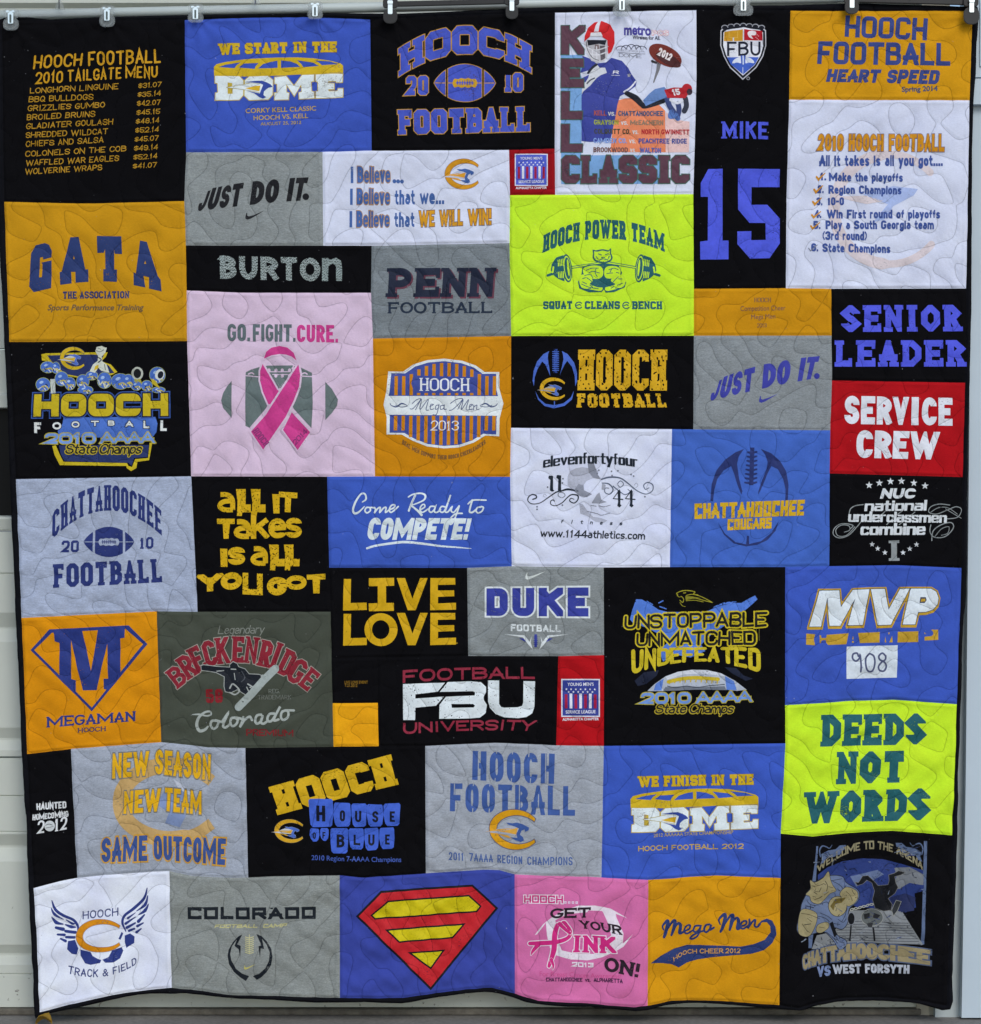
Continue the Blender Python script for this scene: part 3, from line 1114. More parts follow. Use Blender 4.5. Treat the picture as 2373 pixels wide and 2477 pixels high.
# the white poster-like panel
panel('white shirt panel with a football player picture and maroon block letters', (198, 206, 230),
      [(1342.8, 30), (1500, 27), (1684.8, 23.5), (1685, 190), (1681, 350), (1677.5, 469), (1343, 471), (1342, 359)])
C(1300, 0)
lb, mar, grn = (112, 158, 212), (84, 56, 70), (72, 104, 92)
PG([(220, 520), (424, 516), (415, 1470), (1230, 1468), (1245, 1738), (225, 1742)], lb, 0, part='picture')
PG([(735, 1000), (760, 950), (830, 930), (960, 930), (1010, 1010), (1140, 980), (1210, 1050), (1215, 1440), (690, 1440)], (216, 132, 100), 0, sm=False, part='picture')
PG([(1217, 1060), (1300, 1130), (1440, 1150), (1435, 1440), (1217, 1440)], (222, 186, 186), 0, part='picture')
blue = (64, 72, 158)
PG([(425, 526), (500, 556), (560, 600), (650, 590), (700, 545), (800, 575), (860, 640), (890, 700), (940, 770), (932, 812), (860, 868), (780, 912), (755, 1000), (738, 1110), (690, 1330),
    (500, 1345), (418, 1335), (417, 900), (470, 800), (430, 760), (405, 690), (430, 620)], blue, 1, part='picture')
PG([(405, 690), (480, 668), (500, 700), (420, 740)], (190, 198, 218), 2, part='picture')
PG([(418, 885), (440, 800), (480, 740), (505, 650), (560, 605), (590, 640), (640, 640), (658, 690), (600, 712), (560, 740), (500, 810), (440, 860)], (196, 202, 212), 2, part='picture')
ST([(480, 690), (520, 640), (560, 610)], 22, (44, 46, 60), 3, part='picture')
ST([(470, 790), (500, 760), (540, 740)], 12, (60, 64, 78), 3, part='picture')
PG([(455, 380), (660, 380), (665, 500), (640, 560), (575, 595), (510, 575), (470, 500)], (178, 180, 190), 2, part='picture')
PG([(470, 378), (655, 378), (640, 425), (585, 412), (480, 430)], (34, 36, 46), 3, part='picture')
PG([(545, 420), (580, 420), (590, 465), (540, 468)], (120, 108, 112), 3, part='picture')
PG([(590, 430), (640, 430), (640, 560), (600, 585)], (88, 84, 92), 3, part='picture')
PG([(443, 395), (448, 340), (480, 262), (540, 212), (610, 198), (690, 232), (728, 300), (730, 410), (700, 490), (668, 512), (662, 380), (600, 340), (500, 345), (458, 380)], (180, 38, 44), 4, part='picture')
PG([(535, 300), (552, 240), (575, 204), (600, 200), (585, 250), (578, 300)], (208, 212, 224), 5, part='picture')
PG([(498, 345), (505, 310), (600, 305), (618, 345)], (198, 202, 212), 5, part='picture')
for q in ([(450, 400), (465, 470), (500, 540), (575, 580), (640, 560), (668, 500)], [(455, 445), (560, 470), (668, 440)], [(468, 500), (560, 520), (660, 490)], [(560, 440), (562, 580)], [(520, 470), (525, 560)]):
    ST(q, 12, (196, 200, 210), 4, part='picture')
ST([(462, 395), (475, 470), (520, 545), (580, 572)], 5, (50, 52, 64), 5, part='picture')
T("R", 712, 700, 768, 700, 32, (206, 210, 226), BLK, 6, z=2)
ST([(700, 712), (778, 714)], 4, (206, 210, 226), 2, part='picture')
ST([(930, 770), (880, 830), (820, 870)], 16, (206, 210, 226), 2, part='picture')
star(868, 712, 24, (150, 152, 160), 2)
ST([(840, 880), (930, 930), (985, 985), (1030, 1005), (1200, 950), (1230, 900)], [40, 60, 50, 42, 40, 30], (34, 36, 46), 2, part='picture')
ST([(1150, 600), (1140, 660), (1120, 720), (1100, 780)], [40, 30, 20, 10], (112, 114, 122), 1, part='picture')
ST([(1085, 578), (1120, 592), (1160, 600)], 22, (52, 50, 56), 1, part='picture')
PG(ell(1210, 525, 168, 92, 27), (104, 46, 40), 2, part='picture')
PG(ell(1240, 565, 130, 50, 27), (66, 36, 38), 3, part='picture')
TT("2012", [(1135, 520), (1255, 580)], [(1158, 445), (1285, 515)], (214, 208, 212), BLK, z=4)
PG([(1000, 950), (1060, 885), (1110, 845), (1200, 822), (1240, 860), (1225, 920), (1120, 960), (1025, 1004)], (96, 130, 190), 3, part='picture')
PG([(1200, 850), (1290, 828), (1380, 830), (1440, 870), (1400, 930), (1300, 925), (1230, 928)], (158, 36, 46), 4, part='picture')
EL(1415, 842, 48, 50, (158, 36, 46), 5, part='picture')
EL(1440, 868, 26, 30, (56, 46, 58), 6, part='picture')
TT("15", [(1290, 905), (1355, 895)], [(1265, 845), (1345, 838)], (214, 210, 220), BLK, z=6)
for q, c in (([(1225, 930), (1250, 1000), (1290, 1060)], (64, 76, 128)), ([(1330, 980), (1340, 1040), (1325, 1110)], (64, 76, 128)), ([(1400, 930), (1410, 1000), (1390, 1050)], (60, 62, 76)),
             ([(1270, 1060), (1260, 1100), (1310, 1090)], (84, 120, 190)), ([(1310, 1090), (1330, 1120)], (84, 120, 190))):
    ST(q, 48, c, 3, part='picture')
ST([(1260, 945), (1320, 975), (1370, 955)], 26, (200, 206, 220), 4, part='picture')
for t, y0, y1, h in (("K", 240, 515, 0), ("E", 556, 828, 0), ("L", 866, 1130, 0), ("L", 1176, 1440, 0)):
    TT(t, [(224, y1), (440 if t != 'L' else 424, y1)], [(226, y0), (452 if t == 'K' else 436, y0)], mar, F_(sw=.29, cn='s', gap=.05), z=4, out=(7, grn))
TT("CLASSIC", [(228, 1736), (1440, 1732)], [(228, 1474), (1440, 1470)], mar, F_(sw=.28, cn='o', rad=.11, sl=.09, sh=.17, gap=.06), z=4, out=(8, grn))
T("metro", 820, 326, 1076, 332, 94, (76, 68, 156), 'bf', bold=.035)
T("PCS", 1086, 334, 1240, 338, 50, (226, 216, 226), BLK, out=(3, (214, 130, 150)))
T("Wireless for All.", 900, 370, 1163, 376, 34, (54, 52, 74), 'bf', bold=.03)
for cx, rx in ((790, 46), (840, 44), (888, 44), (936, 44), (985, 46)):
    ST(ell(cx, 466, rx, 46 - abs(cx - 888) * .18, 0, 180, 360, 12), 7, (70, 70, 92), 0, sm=False, part='picture')
T("GEORGIA", 755, 484, 1018, 496, 16, (90, 90, 110), SER)
ST([(765, 497), (1018, 511)], 4, (80, 80, 100), 0, False)
T("DOME", 770, 536, 985, 550, 32, (64, 64, 84), SER)
rows = (("KELL", 150, 82, 82, "CHATTAHOOCHEE", 66, 92, 130, 535, 655, 668, 738, 765, 1190), ("GRAYSON", 142, 152, 66, "McEACHERN", 128, 116, 100, 535, 768, 790, 856, 878, 1192),
        ("COLQUITT CO.", 62, 64, 50, "NORTH GWINNETT", 158, 40, 50, 538, 880, 900, 955, 985, 1440), ("CAMDEN CO.", 120, 150, 214, "PEACHTREE RIDGE", 66, 84, 160, 530, 846, 868, 930, 958, 1416),
        ("BROOKWOOD", 108, 78, 78, "WALTON", 76, 100, 178, 530, 856, 876, 932, 968, 1170))
for i, (a, r, gg, bb, c, r2, g2, b2, xa, xb, xc, xd, xe, xf) in enumerate(rows):
    yy = 1097 + i * 87
    T(a, xa, yy - 4, xb, yy - 2, 48, (r, gg, bb), CND, z=3)
    T("VS.", xc, yy - 2, xd, yy, 36, (200, 204, 208), SAN, z=3)
    T(c, xe, yy, xf, yy + 2, 48, (r2, g2, b2), CND, z=3)

panel('tall black shirt panel with a shield crest above big blue numerals', BLACK,
      [(1684.8, 23.5), (1912.5, 25.5), (1909.8, 240), (1903.5, 480), (1901.8, 696.5), (1679, 698), (1677.5, 469), (1681, 350), (1685, 190)])
C(1600, 0)
sh = [(560, 285), (590, 258), (775, 230), (955, 258), (990, 285), (994, 430), (965, 530), (900, 640), (770, 756), (650, 640), (588, 530), (556, 430)]
ins = lambda k, dy=0: [(775 + (x - 775) * k, 450 + (y - 450) * k + dy) for x, y in sh]
PG(sh, (180, 184, 196), 0)
for i in range(7):
    EL(600 + i * 58, 262 - 22 * math.sin((i + .5) / 7 * math.pi), 32, 24, (150, 154, 166), 0)
for i in range(7):
    EL(600 + i * 58, 266 - 22 * math.sin((i + .5) / 7 * math.pi), 26, 20, (18, 20, 32), 1)
PG(ins(.955), (18, 20, 34), 1)
PG(ins(.87), (206, 212, 226), 2)
PG([(596, 300), (770, 278), (770, 385), (590, 388)], (190, 146, 50), 3)
ST([(640, 305), (640, 355), (722, 355), (722, 298)], 5, (214, 180, 96), 4, False)
ST([(682, 355), (682, 385)], 12, (206, 212, 226), 4, False)
PG([(782, 276), (955, 292), (960, 380), (782, 380)], (156, 24, 40), 3)
PG([(815, 310), (850, 288), (895, 300), (890, 330), (850, 335), (870, 365), (830, 350)], (210, 206, 214), 4, sm=True)
for i in range(6):
    EL(895 + (i % 3) * 12, 318 + i * 11, 5, 5, (200, 150, 160), 4)
T("FBU", 622, 528, 940, 526, 136, (26, 32, 52), F_(sw=.15, cn='r', rad=.45, gap=.12), z=3)
PG([(622, 540), (922, 540), (885, 610), (772, 706), (660, 610)], (58, 92, 190), 3)
PG(ell(775, 598, 104, 62, 0, 180, 360, 20), (198, 208, 226), 4)
EL(715, 612, 34, 20, (58, 92, 190), 5)
EL(832, 612, 34, 20, (58, 92, 190), 5)
PG([(750, 524), (798, 524), (792, 612), (756, 612)], (60, 88, 180), 6)
ST([(774, 530), (774, 606)], 14, (176, 192, 222), 7, False)
ST([(770, 640), (770, 702)], 6, (190, 204, 226), 4, False)
EL(822, 740, 16, 16, (150, 154, 166), 0); EL(822, 740, 11, 11, BLACK, 1)
bl = (70, 84, 212)
T("M", 568, 1310, 722, 1308, 162, bl, F_(sw=.2, cn='s', sl=.07, sh=.1), z=0)
T("IKE", 738, 1308, 1012, 1316, 162, bl, F_(sw=.19, cn='s', gap=.12), z=0)
C(1660, 340)
PG([(210, 268), (345, 265), (345, 945), (402, 945), (402, 1122), (135, 1125), (132, 955), (205, 945), (208, 530), (138, 530), (138, 400)], bl, part='lettering')
PG([(492, 265), (888, 268), (885, 438), (620, 438), (620, 605), (770, 605), (888, 735), (888, 970), (790, 1112), (605, 1115), (485, 975), (485, 858), (618, 855), (618, 940), (755, 938), (752, 778),
    (600, 778), (492, 650)], bl, part='lettering')

panel('gold shirt panel with three lines of navy lettering in the top right corner', (186, 140, 34),
      [(1912.5, 25.5), (2354, 25.6), (2345.5, 242.5), (1909.8, 240)])
C(1893, 0)
nv = (58, 72, 138)
TT("HOOCH", [(588, 345), (1368, 380)], [(598, 145), (1378, 172)], nv, SQR)
TT("FOOTBALL", [(328, 602), (1590, 620)], [(342, 388), (1590, 408)], nv, F_(sw=.2, cn='r', rad=.2, gap=.08))
TT("HEART SPEED", [(412, 772), (1472, 796)], [(438, 650), (1498, 662)], nv, F_(sw=.27, cn='r', rad=.22, gap=.07), wear=(.9, 1.7, 5))
T("Spring 2014", 1130, 866, 1468, 858, 46, (76, 84, 110), 'bf', bold=.03)

panel('white shirt panel with a gold heading over a blue checklist', (196, 204, 228),
      [(1909.8, 240), (2345.5, 242.5), (2341, 470), (2336.5, 698), (2011.4, 698), (1901.8, 696.5), (1903.5, 480)])
C(1893, 0)
gh, gbl = (200, 192, 200), (158, 176, 220)
ST(ell(1010, 1980, 520, 520, 0, 40, 318, 40), [70] * 8 + [110] * 24 + [70] * 8, gh, 0, sm=False)
PG([(760, 1840), (1050, 1760), (1280, 1790), (1240, 1850), (1050, 1950), (960, 2080), (860, 2100), (1000, 1930)], gbl, 1)
PG([(480, 1860), (800, 1850), (960, 1900), (800, 1930)], gh, 1)
TT("2010 HOOCH FOOTBALL", [(335, 1424), (1530, 1436)], [(338, 1266), (1532, 1270)], (186, 134, 34), F_(sw=.24, cn='r', rad=.4, gap=.05), out=(4, (112, 100, 120)), z=2)
lbz = (66, 88, 158)
T("All it takes is all you got....", 350, 1570, 1515, 1572, 104, lbz, LST, z=2)
T("Make the playoffs", 440, 1712, 1138, 1722, 82, lbz, LST, z=2)
T("Region Champions", 435, 1832, 1126, 1840, 82, lbz, LST, z=2)
T("10-0", 428, 1940, 582, 1942, 76, lbz, LST, z=2)
for n_, x, yy in (("1.", 342, 1706), ("2.", 318, 1826), ("3.", 308, 1940)):
    T(n_, x + 15, yy, x + 72, yy, 76, lbz, LST, z=2)
    ST([(x - 18, yy - 34), (x, yy - 8), (x + 62, yy - 70)], [18, 20, 9], (184, 134, 50), 3, sm=False)
C(1660, 340)
T("Win First round of playoffs", 1332, 735, 2400, 740, 84, lbz, LST, z=2)
T("Play a South Georgia team", 1320, 838, 2342, 840, 84, lbz, LST, z=2)
T("(3rd round)", 1290, 940, 1712, 944, 84, lbz, LST, z=2)
T("State Champions", 1290, 1054, 1932, 1066, 84, lbz, LST, z=2)
for n_, x, yy, cc in (("4.", 1208, 732, (184, 134, 50)), ("5.", 1200, 836, (184, 134, 50)), ("6.", 1178, 1048, (110, 116, 134))):
    T(n_, x + 6, yy, x + 72, yy, 78, lbz, LST, z=2)
    ST([(x - 18, yy - 30), (x, yy - 6), (x + 66, yy - 62)], [16, 18, 8] if n_ != '6.' else [8, 9, 5], cc, 3, sm=False)

panel('gold shirt panel with four small lines of grey lettering', (178, 131, 30),
      [(1679, 698), (1901.8, 696.5), (2011.4, 698), (2012, 811.6), (1679, 811.6)])
C(1660, 340)
gy = (104, 80, 74)
T("HOOCH", 645, 1528, 803, 1528, 42, gy, SER)
T("Competition Cheer", 515, 1612, 940, 1604, 46, gy, 'bf', bold=.0)
T("Mega Men", 617, 1690, 845, 1682, 44, gy, 'bf', bold=.0)
T("2013", 672, 1768, 762, 1766, 38, gy, SER)

panel('black shirt panel with two lines of bright blue block lettering, right side', BLACK,
      [(2011.4, 698), (2336.5, 698), (2334, 926), (2100, 922), (2013, 920), (2012, 811.6)])
C(1893, 680)
bb = (74, 84, 216)
st = F_(sw=.24, cn='o', rad=.3, sl=.08, sh=.17, gap=.11)
TT("SENIOR", [(555, 482), (1698, 476)], [(556, 228), (1690, 226)], bb, st)
TT("LEADER", [(493, 810), (1736, 810)], [(496, 560), (1732, 560)], bb, st)

panel('red shirt panel with two lines of white bold lettering', (148, 20, 28),
      [(2013, 920), (2100, 922), (2334, 926), (2328, 1154), (2006.7, 1145), (2008, 1041)])
C(1893, 680)
TT("SERVICE", [(582, 1352), (1604, 1370)], [(588, 1085), (1604, 1106)], (204, 210, 222), F_(sw=.25, cn='r', rad=.5, gap=.06), wi={'I': .55})
TT("CREW", [(694, 1672), (1455, 1690)], [(698, 1410), (1480, 1428)], (204, 210, 222), F_(sw=.25, cn='r', rad=.5, gap=.06))

panel('lime yellow shirt panel with a barbell lifter under arched teal letters', (184, 244, 64),
      [(1233.5, 472.3), (1343, 471), (1677.5, 469), (1679, 698), (1679, 811.6), (1236.4, 813), (1232.5, 588)])
C(1230, 470)
te = (40, 98, 104)
TT("HOOCH POWER TEAM", [(322, 556), (900, 418), (1478, 545)], [(332, 388), (900, 240), (1476, 372)], te, F_(sw=.26, cn='o', rad=.11, sl=.07, sh=.16, gap=.045))
T("SQUAT", 328, 1088, 606, 1086, 76, te, F_(sw=.24, cn='o', rad=.11, sl=.05, sh=.16, gap=.06))
T("CLEANS", 722, 1087, 1056, 1086, 76, te, F_(sw=.24, cn='o', rad=.11, sl=.05, sh=.16, gap=.06))
T("BENCH", 1170, 1087, 1456, 1087, 76, te, F_(sw=.24, cn='o', rad=.11, sl=.05, sh=.16, gap=.06))
for xx in (632, 1080):
    ST(ell(xx + 34, 1050, 32, 30, 0, 40, 320, 20), 10, te, 0, sm=False)
    ST([(xx + 14, 1052), (xx + 40, 1044), (xx + 52, 1050)], 10, te, 0)
lime = (184, 244, 64)
for sx, mx in ((1, 0), (-1, 1800)):
    f = lambda P: [(mx + sx * x, y) for x, y in P]
    PG(f(ell(555, 700, 46, 134, -6)), te, 0)
    PG(f(ell(558, 700, 34, 118, -6)), lime, 1)
    PG(f(ell(560, 700, 28, 104, -6)), te, 2)
    PG(f(ell(566, 696, 10, 80, -6)), lime, 3)
    PG(f([(450, 600), (520, 575), (530, 825), (470, 800), (430, 770), (400, 720), (410, 660)]), te, 0)
    for k in range(4):
        ST(f([(468 + 16 * k, 625 - 4 * k), (474 + 15 * k, 680 - 3 * k)]), 9, lime, 1, False)
        ST(f([(470 + 16 * k, 738 - 2 * k), (478 + 14 * k, 790)]), 9, lime, 1, False)
    ST(f([(425, 690), (418, 740)]), 16, lime, 1, False)
    ST(f([(372, 768), (420, 752)]), 24, te, 0, False)
ST([(600, 692), (760, 668), (900, 648), (1040, 664), (1215, 694)], 24, te, 0)
ST([(604, 692), (760, 668), (900, 648), (1040, 664), (1210, 694)], 11, lime, 1)
# broad round-eared lifter, arms folded
PG([(700, 690), (760, 665), (900, 660), (1040, 668), (1075, 740), (1060, 800), (1115, 830), (1100, 880), (1000, 925), (920, 930), (905, 900), (880, 925), (760, 928), (670, 890), (658, 830), (690, 760)], te, 2)
PG([(712, 700), (800, 675), (880, 690), (895, 760), (850, 800), (760, 790), (715, 760)], lime, 3, sm=True)
PG([(925, 690), (1000, 680), (1050, 700), (1060, 750), (1010, 790), (930, 795), (905, 750)], lime, 3, sm=True)
PG([(668, 800), (700, 760), (770, 775), (795, 820), (770, 850), (840, 880), (890, 885), (870, 915), (770, 900), (690, 880)], lime, 3, sm=True)
PG([(1108, 800), (1070, 760), (1000, 770), (970, 820), (1010, 850), (960, 870), (915, 885), (930, 915), (1020, 895), (1090, 870)], lime, 3, sm=True)
for q in ([(740, 790), (790, 830), (790, 870)], [(1040, 780), (990, 830), (990, 862)], [(830, 700), (820, 740), (840, 780)], [(980, 700), (960, 740)], [(720, 770), (770, 760), (800, 790)], [(690, 850), (760, 880), (850, 895)],
          [(900, 780), (905, 860)], [(840, 820), (880, 850)], [(960, 810), (930, 850)], [(735, 720), (790, 700), (850, 700)], [(760, 745), (800, 730), (860, 745)], [(950, 715), (1000, 700), (1040, 715)], [(930, 750), (985, 745)], [(1020, 740), (1045, 745)],
          [(700, 800), (730, 790)], [(700, 830), (740, 850)], [(1075, 800), (1040, 800)], [(1080, 840), (1030, 860)], [(770, 860), (800, 885)], [(1000, 870), (970, 890)], [(860, 810), (900, 800), (940, 812)], [(870, 840), (930, 838)], [(720, 905), (780, 890)], [(1060, 890), (1010, 885)]):
    ST(q, 7, te, 4)
PG([(800, 560), (798, 525), (830, 530), (890, 520), (945, 530), (968, 512), (972, 560), (985, 600), (960, 640), (900, 655), (830, 640), (798, 605)], te, 2, sm=True)
PG([(812, 562), (812, 540), (840, 544), (890, 534), (940, 544), (958, 534), (960, 562), (970, 600), (950, 626), (900, 640), (840, 626), (812, 600)], lime, 3, sm=True)
for q in ([(850, 565), (880, 575)], [(945, 562), (915, 574)], [(880, 600), (910, 600)], [(860, 625), (895, 612), (940, 622)], [(830, 590), (845, 610)], [(955, 585), (945, 608)]):
    ST(q, 8, te, 4)

panel('black shirt panel with a blue football and worn gold block lettering', BLACK,
      [(1236.4, 813), (1679, 811.6), (1677.4, 1038.5), (1625.7, 1038), (1236, 1035)])
C(1230, 780)
fb = (64, 98, 190)
PG([(385, 270), (330, 300), (270, 370), (238, 460), (228, 550), (240, 604), (248, 520), (275, 440), (318, 370), (350, 400), (375, 460), (395, 510), (385, 430), (372, 340), (375, 300)], fb, 0)
PG([(505, 270), (560, 300), (620, 380), (648, 470), (648, 560), (632, 604), (628, 510), (600, 420), (555, 365), (530, 400), (500, 460), (485, 505), (505, 420), (520, 350), (515, 300)], fb, 0)
PG([(252, 650), (290, 720), (350, 770), (430, 782), (430, 745), (440, 745), (440, 782), (520, 765), (590, 710), (620, 645), (600, 730), (530, 790), (430, 812), (340, 790), (280, 730)], fb, 0)
ST([(447, 268), (445, 462)], 34, (46, 72, 150), 0, False, cap='sq', wear=(1.2, .5, 3))
for k in range(11):
    ST([(418, 276 + 18 * k), (474, 274 + 18 * k)], 8, fb, 1, False)
cat_c(296, 522, 560, 735, (192, 156, 40), None, (72, 104, 186), (186, 150, 44), (150, 152, 156), z=2, tilt=.05)
gd = (192, 156, 40)
TT("HOOCH", [(655, 642), (1497, 645)], [(662, 258), (1503, 256)], gd, F_(sw=.17, cn='o', rad=.2, sl=.03, sh=.25, gap=.04), wear=(.45, 1.1, 4))
TT("FOOTBALL", [(645, 805), (1506, 803)], [(648, 672), (1476, 672)], gd, F_(sw=.27, cn='o', rad=.11, sl=.08, sh=.2, gap=.12), wear=(.6, 1.05, 8))


def just(colr, bot, top, sw):
    TT("JUST DO IT", bot, top, colr, F_(sw=.27, cn='r', rad=.5, gap=.055), wi={'J': .5, 'I': .33, 'S': .62, 'U': .72, 'T': .72, 'D': .86, 'O': .86, ' ': .42})
    swoosh(*sw)


panel('grey shirt panel with slanted royal blue lettering and a tick mark', (126, 134, 140),
      [(1679, 811.6), (2012, 811.6), (2013, 920), (2008, 1041), (1677.4, 1038.5)], heather=.12)
C(1600, 780)
just((64, 66, 166), [(448, 748), (960, 625), (1440, 532)], [(520, 545), (980, 395), (1500, 318)], (915, 690, 190, (64, 66, 166), 0, -6))
EL(1470, 508, 26, 28, (64, 66, 166), part='lettering')

panel('light grey shirt panel with slanted black lettering and a tick mark', (128, 136, 139),
      [(451, 369), (780, 367), (782, 594), (450, 594), (446.5, 487), (448, 442)], heather=.12)
C(430, 340)
just((24, 25, 30), [(176, 675), (690, 610), (1190, 566)], [(258, 470), (720, 388), (1240, 350)], (633, 680, 190, (28, 29, 34), 0, -6))
EL(1212, 532, 31, 31, (24, 25, 30), part='lettering')

panel('white shirt panel with three lines of blue and gold lettering and a gold C emblem', (196, 204, 226),
      [(780, 367), (899, 364.5), (1231.4, 362.4), (1233.5, 472.3), (1232.5, 588), (899, 594.6), (782, 594)])
C(800, 360)
lb2, gb2 = (72, 104, 168), (166, 132, 92)
for i, yy in enumerate((320, 528, 740)):
    T("I", 190 - 6 * i, yy, 214 - 5 * i, yy, 146, lb2, 'bf', bold=.02)
    T("Believe", 252 - 4 * i, yy, 563 - 4 * i, yy, 152, lb2, LST, out=(5, (156, 126, 92)))
T("...", 585, 316, 692, 318, 120, lb2, 'bf', bold=.05)
T("that", 606, 530, 796, 528, 140, lb2, LST)
T("we...", 845, 526, 1074, 524, 140, lb2, LST)
T("that", 602, 742, 792, 740, 140, lb2, LST)
for s, a, b_ in (("WE", 836, 984), ("WILL", 1030, 1250), ("WIN!", 1300, 1520)):
    T(s, a, 742 - (a - 836) * .03, b_, 740 - (b_ - 836) * .03, 154, (190, 142, 40), F_(sw=.22, cn='r', rad=.3, gap=.04), out=(4, (96, 84, 96)))
cat_c(1080, 96, 1432, 384, (186, 136, 36), (96, 92, 110), (70, 104, 172), (196, 146, 50), (176, 184, 204), z=0, rimw=3)

panel('narrow black shirt panel with one worn grey word', BLACK,
      [(450, 594), (782, 594), (899, 594.6), (897.5, 708.3), (583, 708), (451.5, 702.5)])
C(430, 340)
TT("BURTO", [(402, 1308), (1350, 1335)], [(398, 1090), (1350, 1112)], (150, 164, 166), F_(sw=.25, cn='r', rad=.5, gap=.12), wear=(1.3, .22, 2), wi={'B': .8, 'U': .9, 'R': .85, 'T': .78, 'O': 1.0})
PG([(372, 1125), (420, 1085), (440, 1090), (440, 1130)], (142, 158, 160), part='lettering', wear=(1.5, .3, 2))
PG([(1366, 1330), (1366, 1115), (1420, 1112), (1440, 1130), (1500, 1110), (1545, 1140), (1556, 1200), (1556, 1330), (1500, 1330), (1498, 1190), (1470, 1165), (1425, 1190), (1424, 1332)], (142, 158, 160), part='lettering', wear=(1.5, .3, 2))

panel('dark grey shirt panel with heavy navy slab lettering', (112, 121, 128),
      [(899, 594.6), (1232.5, 588), (1236.4, 813), (902, 819), (897.5, 708.3)], heather=.14)
C(800, 360)
pst = F_(sw=.25, cn='r', rad=.3, sl=.08, sh=.13, gap=.04)
TT("PENN", [(538, 1420), (1560, 1418)], [(552, 1142), (1582, 1138)], (96, 54, 70), pst, wear=(.6, 1.6, 1))
TT("PENN", [(522, 1404), (1545, 1402)], [(538, 1130), (1566, 1126)], (34, 40, 60), pst, z=1)
T("FOOTBALL", 540, 1560, 1535, 1556, 108, (36, 48, 66), SLB)

panel('pale pink shirt panel with a magenta ribbon crossed over a grey football', (196, 178, 202),
      [(451.5, 702.5), (583, 708), (897.5, 708.3), (902, 819), (907, 1152.5), (791.5, 1153), (462, 1152), (452.5, 825)])
C(440, 680)
gf, mg = (88, 102, 108), (182, 58, 130)
pst = F_(sw=.2, cn='r', rad=.4, gap=.075)
T("GO.", 432, 570, 645, 570, 165, gf, pst)
T("FIGHT.", 672, 572, 1075, 575, 165, gf, pst)
T("CURE.", 1090, 578, 1478, 582, 165, mg, pst)
fg = (94, 108, 110)
PG([(470, 945), (430, 990), (390, 1060), (372, 1130), (390, 1200), (470, 1295)], fg)
PG([(1358, 955), (1420, 1020), (1478, 1120), (1470, 1180), (1420, 1250), (1358, 1315)], fg)
PG([(606, 862), (660, 835), (740, 812), (830, 797), (1040, 797), (1130, 820), (1230, 868), (1232, 900), (1240, 1150), (1228, 1392), (1060, 1210), (1010, 1100), (930, 1010), (860, 1060), (800, 1200), (640, 1388),
    (602, 1370), (600, 1150), (602, 900)], fg)
pk = (196, 178, 202)
ST([(606, 895), (720, 905)], 9, pk, 1, False); ST([(1140, 900), (1234, 905)], 9, pk, 1, False)
for xx in (660, 1165):
    ST([(xx - 30, 880), (xx, 868), (xx + 20, 880)], 12, pk, 1)
PG([(800, 770), (930, 1010), (1070, 775), (1050, 850), (1000, 700)], pk, 1)
PG([(812, 800), (1050, 798), (1010, 880), (930, 1006), (870, 900)], fg, 2)
for xx in (825, 890, 950, 1020):
    EL(xx, 845, 15, 18, pk, 3); EL(xx, 896, 15, 18, pk, 3)
ST([(835, 858), (1020, 858)], 9, pk, 3, False); ST([(860, 884), (1000, 884)], 9, pk, 3, False)
PG([(776, 735), (800, 670), (850, 630), (925, 615), (1000, 630), (1060, 680), (1085, 752), (1040, 715), (990, 697), (930, 690), (850, 703)], mg, 4, out=(16, pk))
PG([(765, 785), (905, 1030), (945, 1060), (1010, 1190), (820, 1165), (770, 1050), (740, 940), (742, 850)], mg, 4, out=(16, pk))
PG([(1040, 1242), (1215, 1430), (1097, 1600), (958, 1408)], mg, 4, out=(16, pk))
PG([(1103, 790), (1122, 890), (1110, 1000), (1060, 1130), (980, 1290), (770, 1595), (655, 1425), (800, 1260), (935, 1050)], mg, 6, out=(18, pk))
C(440, 680)
TT("HOOCH", [(665, 1420), (785, 1570)], [(720, 1385), (830, 1530)], (120, 50, 104), VARL, z=8)
TT("2014", [(1075, 1560), (1195, 1430)], [(1045, 1520), (1160, 1390)], (120, 50, 104), VARL, z=8)

panel('ochre shirt panel with a striped badge crossed by a white script banner', (178, 124, 26),
      [(902, 819), (1236.4, 813), (1236, 1035), (1234, 1153.5), (907, 1152.5)])
C(880, 800)
bd = [(232, 386), (372, 388), (470, 320), (600, 280), (760, 266), (930, 285), (1060, 330), (1145, 392), (1282, 392), (1284, 555), (1322, 690), (1285, 830), (1282, 1000), (1150, 992), (1040, 1060),
      (900, 1105), (760, 1114), (600, 1096), (460, 1040), (362, 984), (216, 982), (218, 820), (188, 700), (215, 570)]
nb = (66, 80, 158)
PG(bd, (204, 214, 220), 0)
q = lambda k: [(757 + (x - 757) * k, 690 + (y - 690) * k) for x, y in bd]
PG(q(.945), nb, 1)
oc = (180, 122, 22)
for i in range(14):
    x0 = 292 + i * 71.5
    x1 = x0 + 32
    t = (x0 - 757) / 540
    yt = 430 if abs(t) > .72 else 306 + 330 * abs(t) ** 2.2
    yb = 945 if abs(t) > .72 else 1082 - 230 * abs(t) ** 2.2
    PG([(x0, yt), (x1, yt), (x1 - 2, 612), (x0 - 3, 612)], oc, 2)
    PG([(x0 - 5, 806), (x1 - 4, 806), (x1 - 7, yb), (x0 - 8, yb)], oc, 2)
PG([(470, 425), (1060, 440), (1080, 500), (1050, 590), (480, 590), (450, 500)], nb, 3)
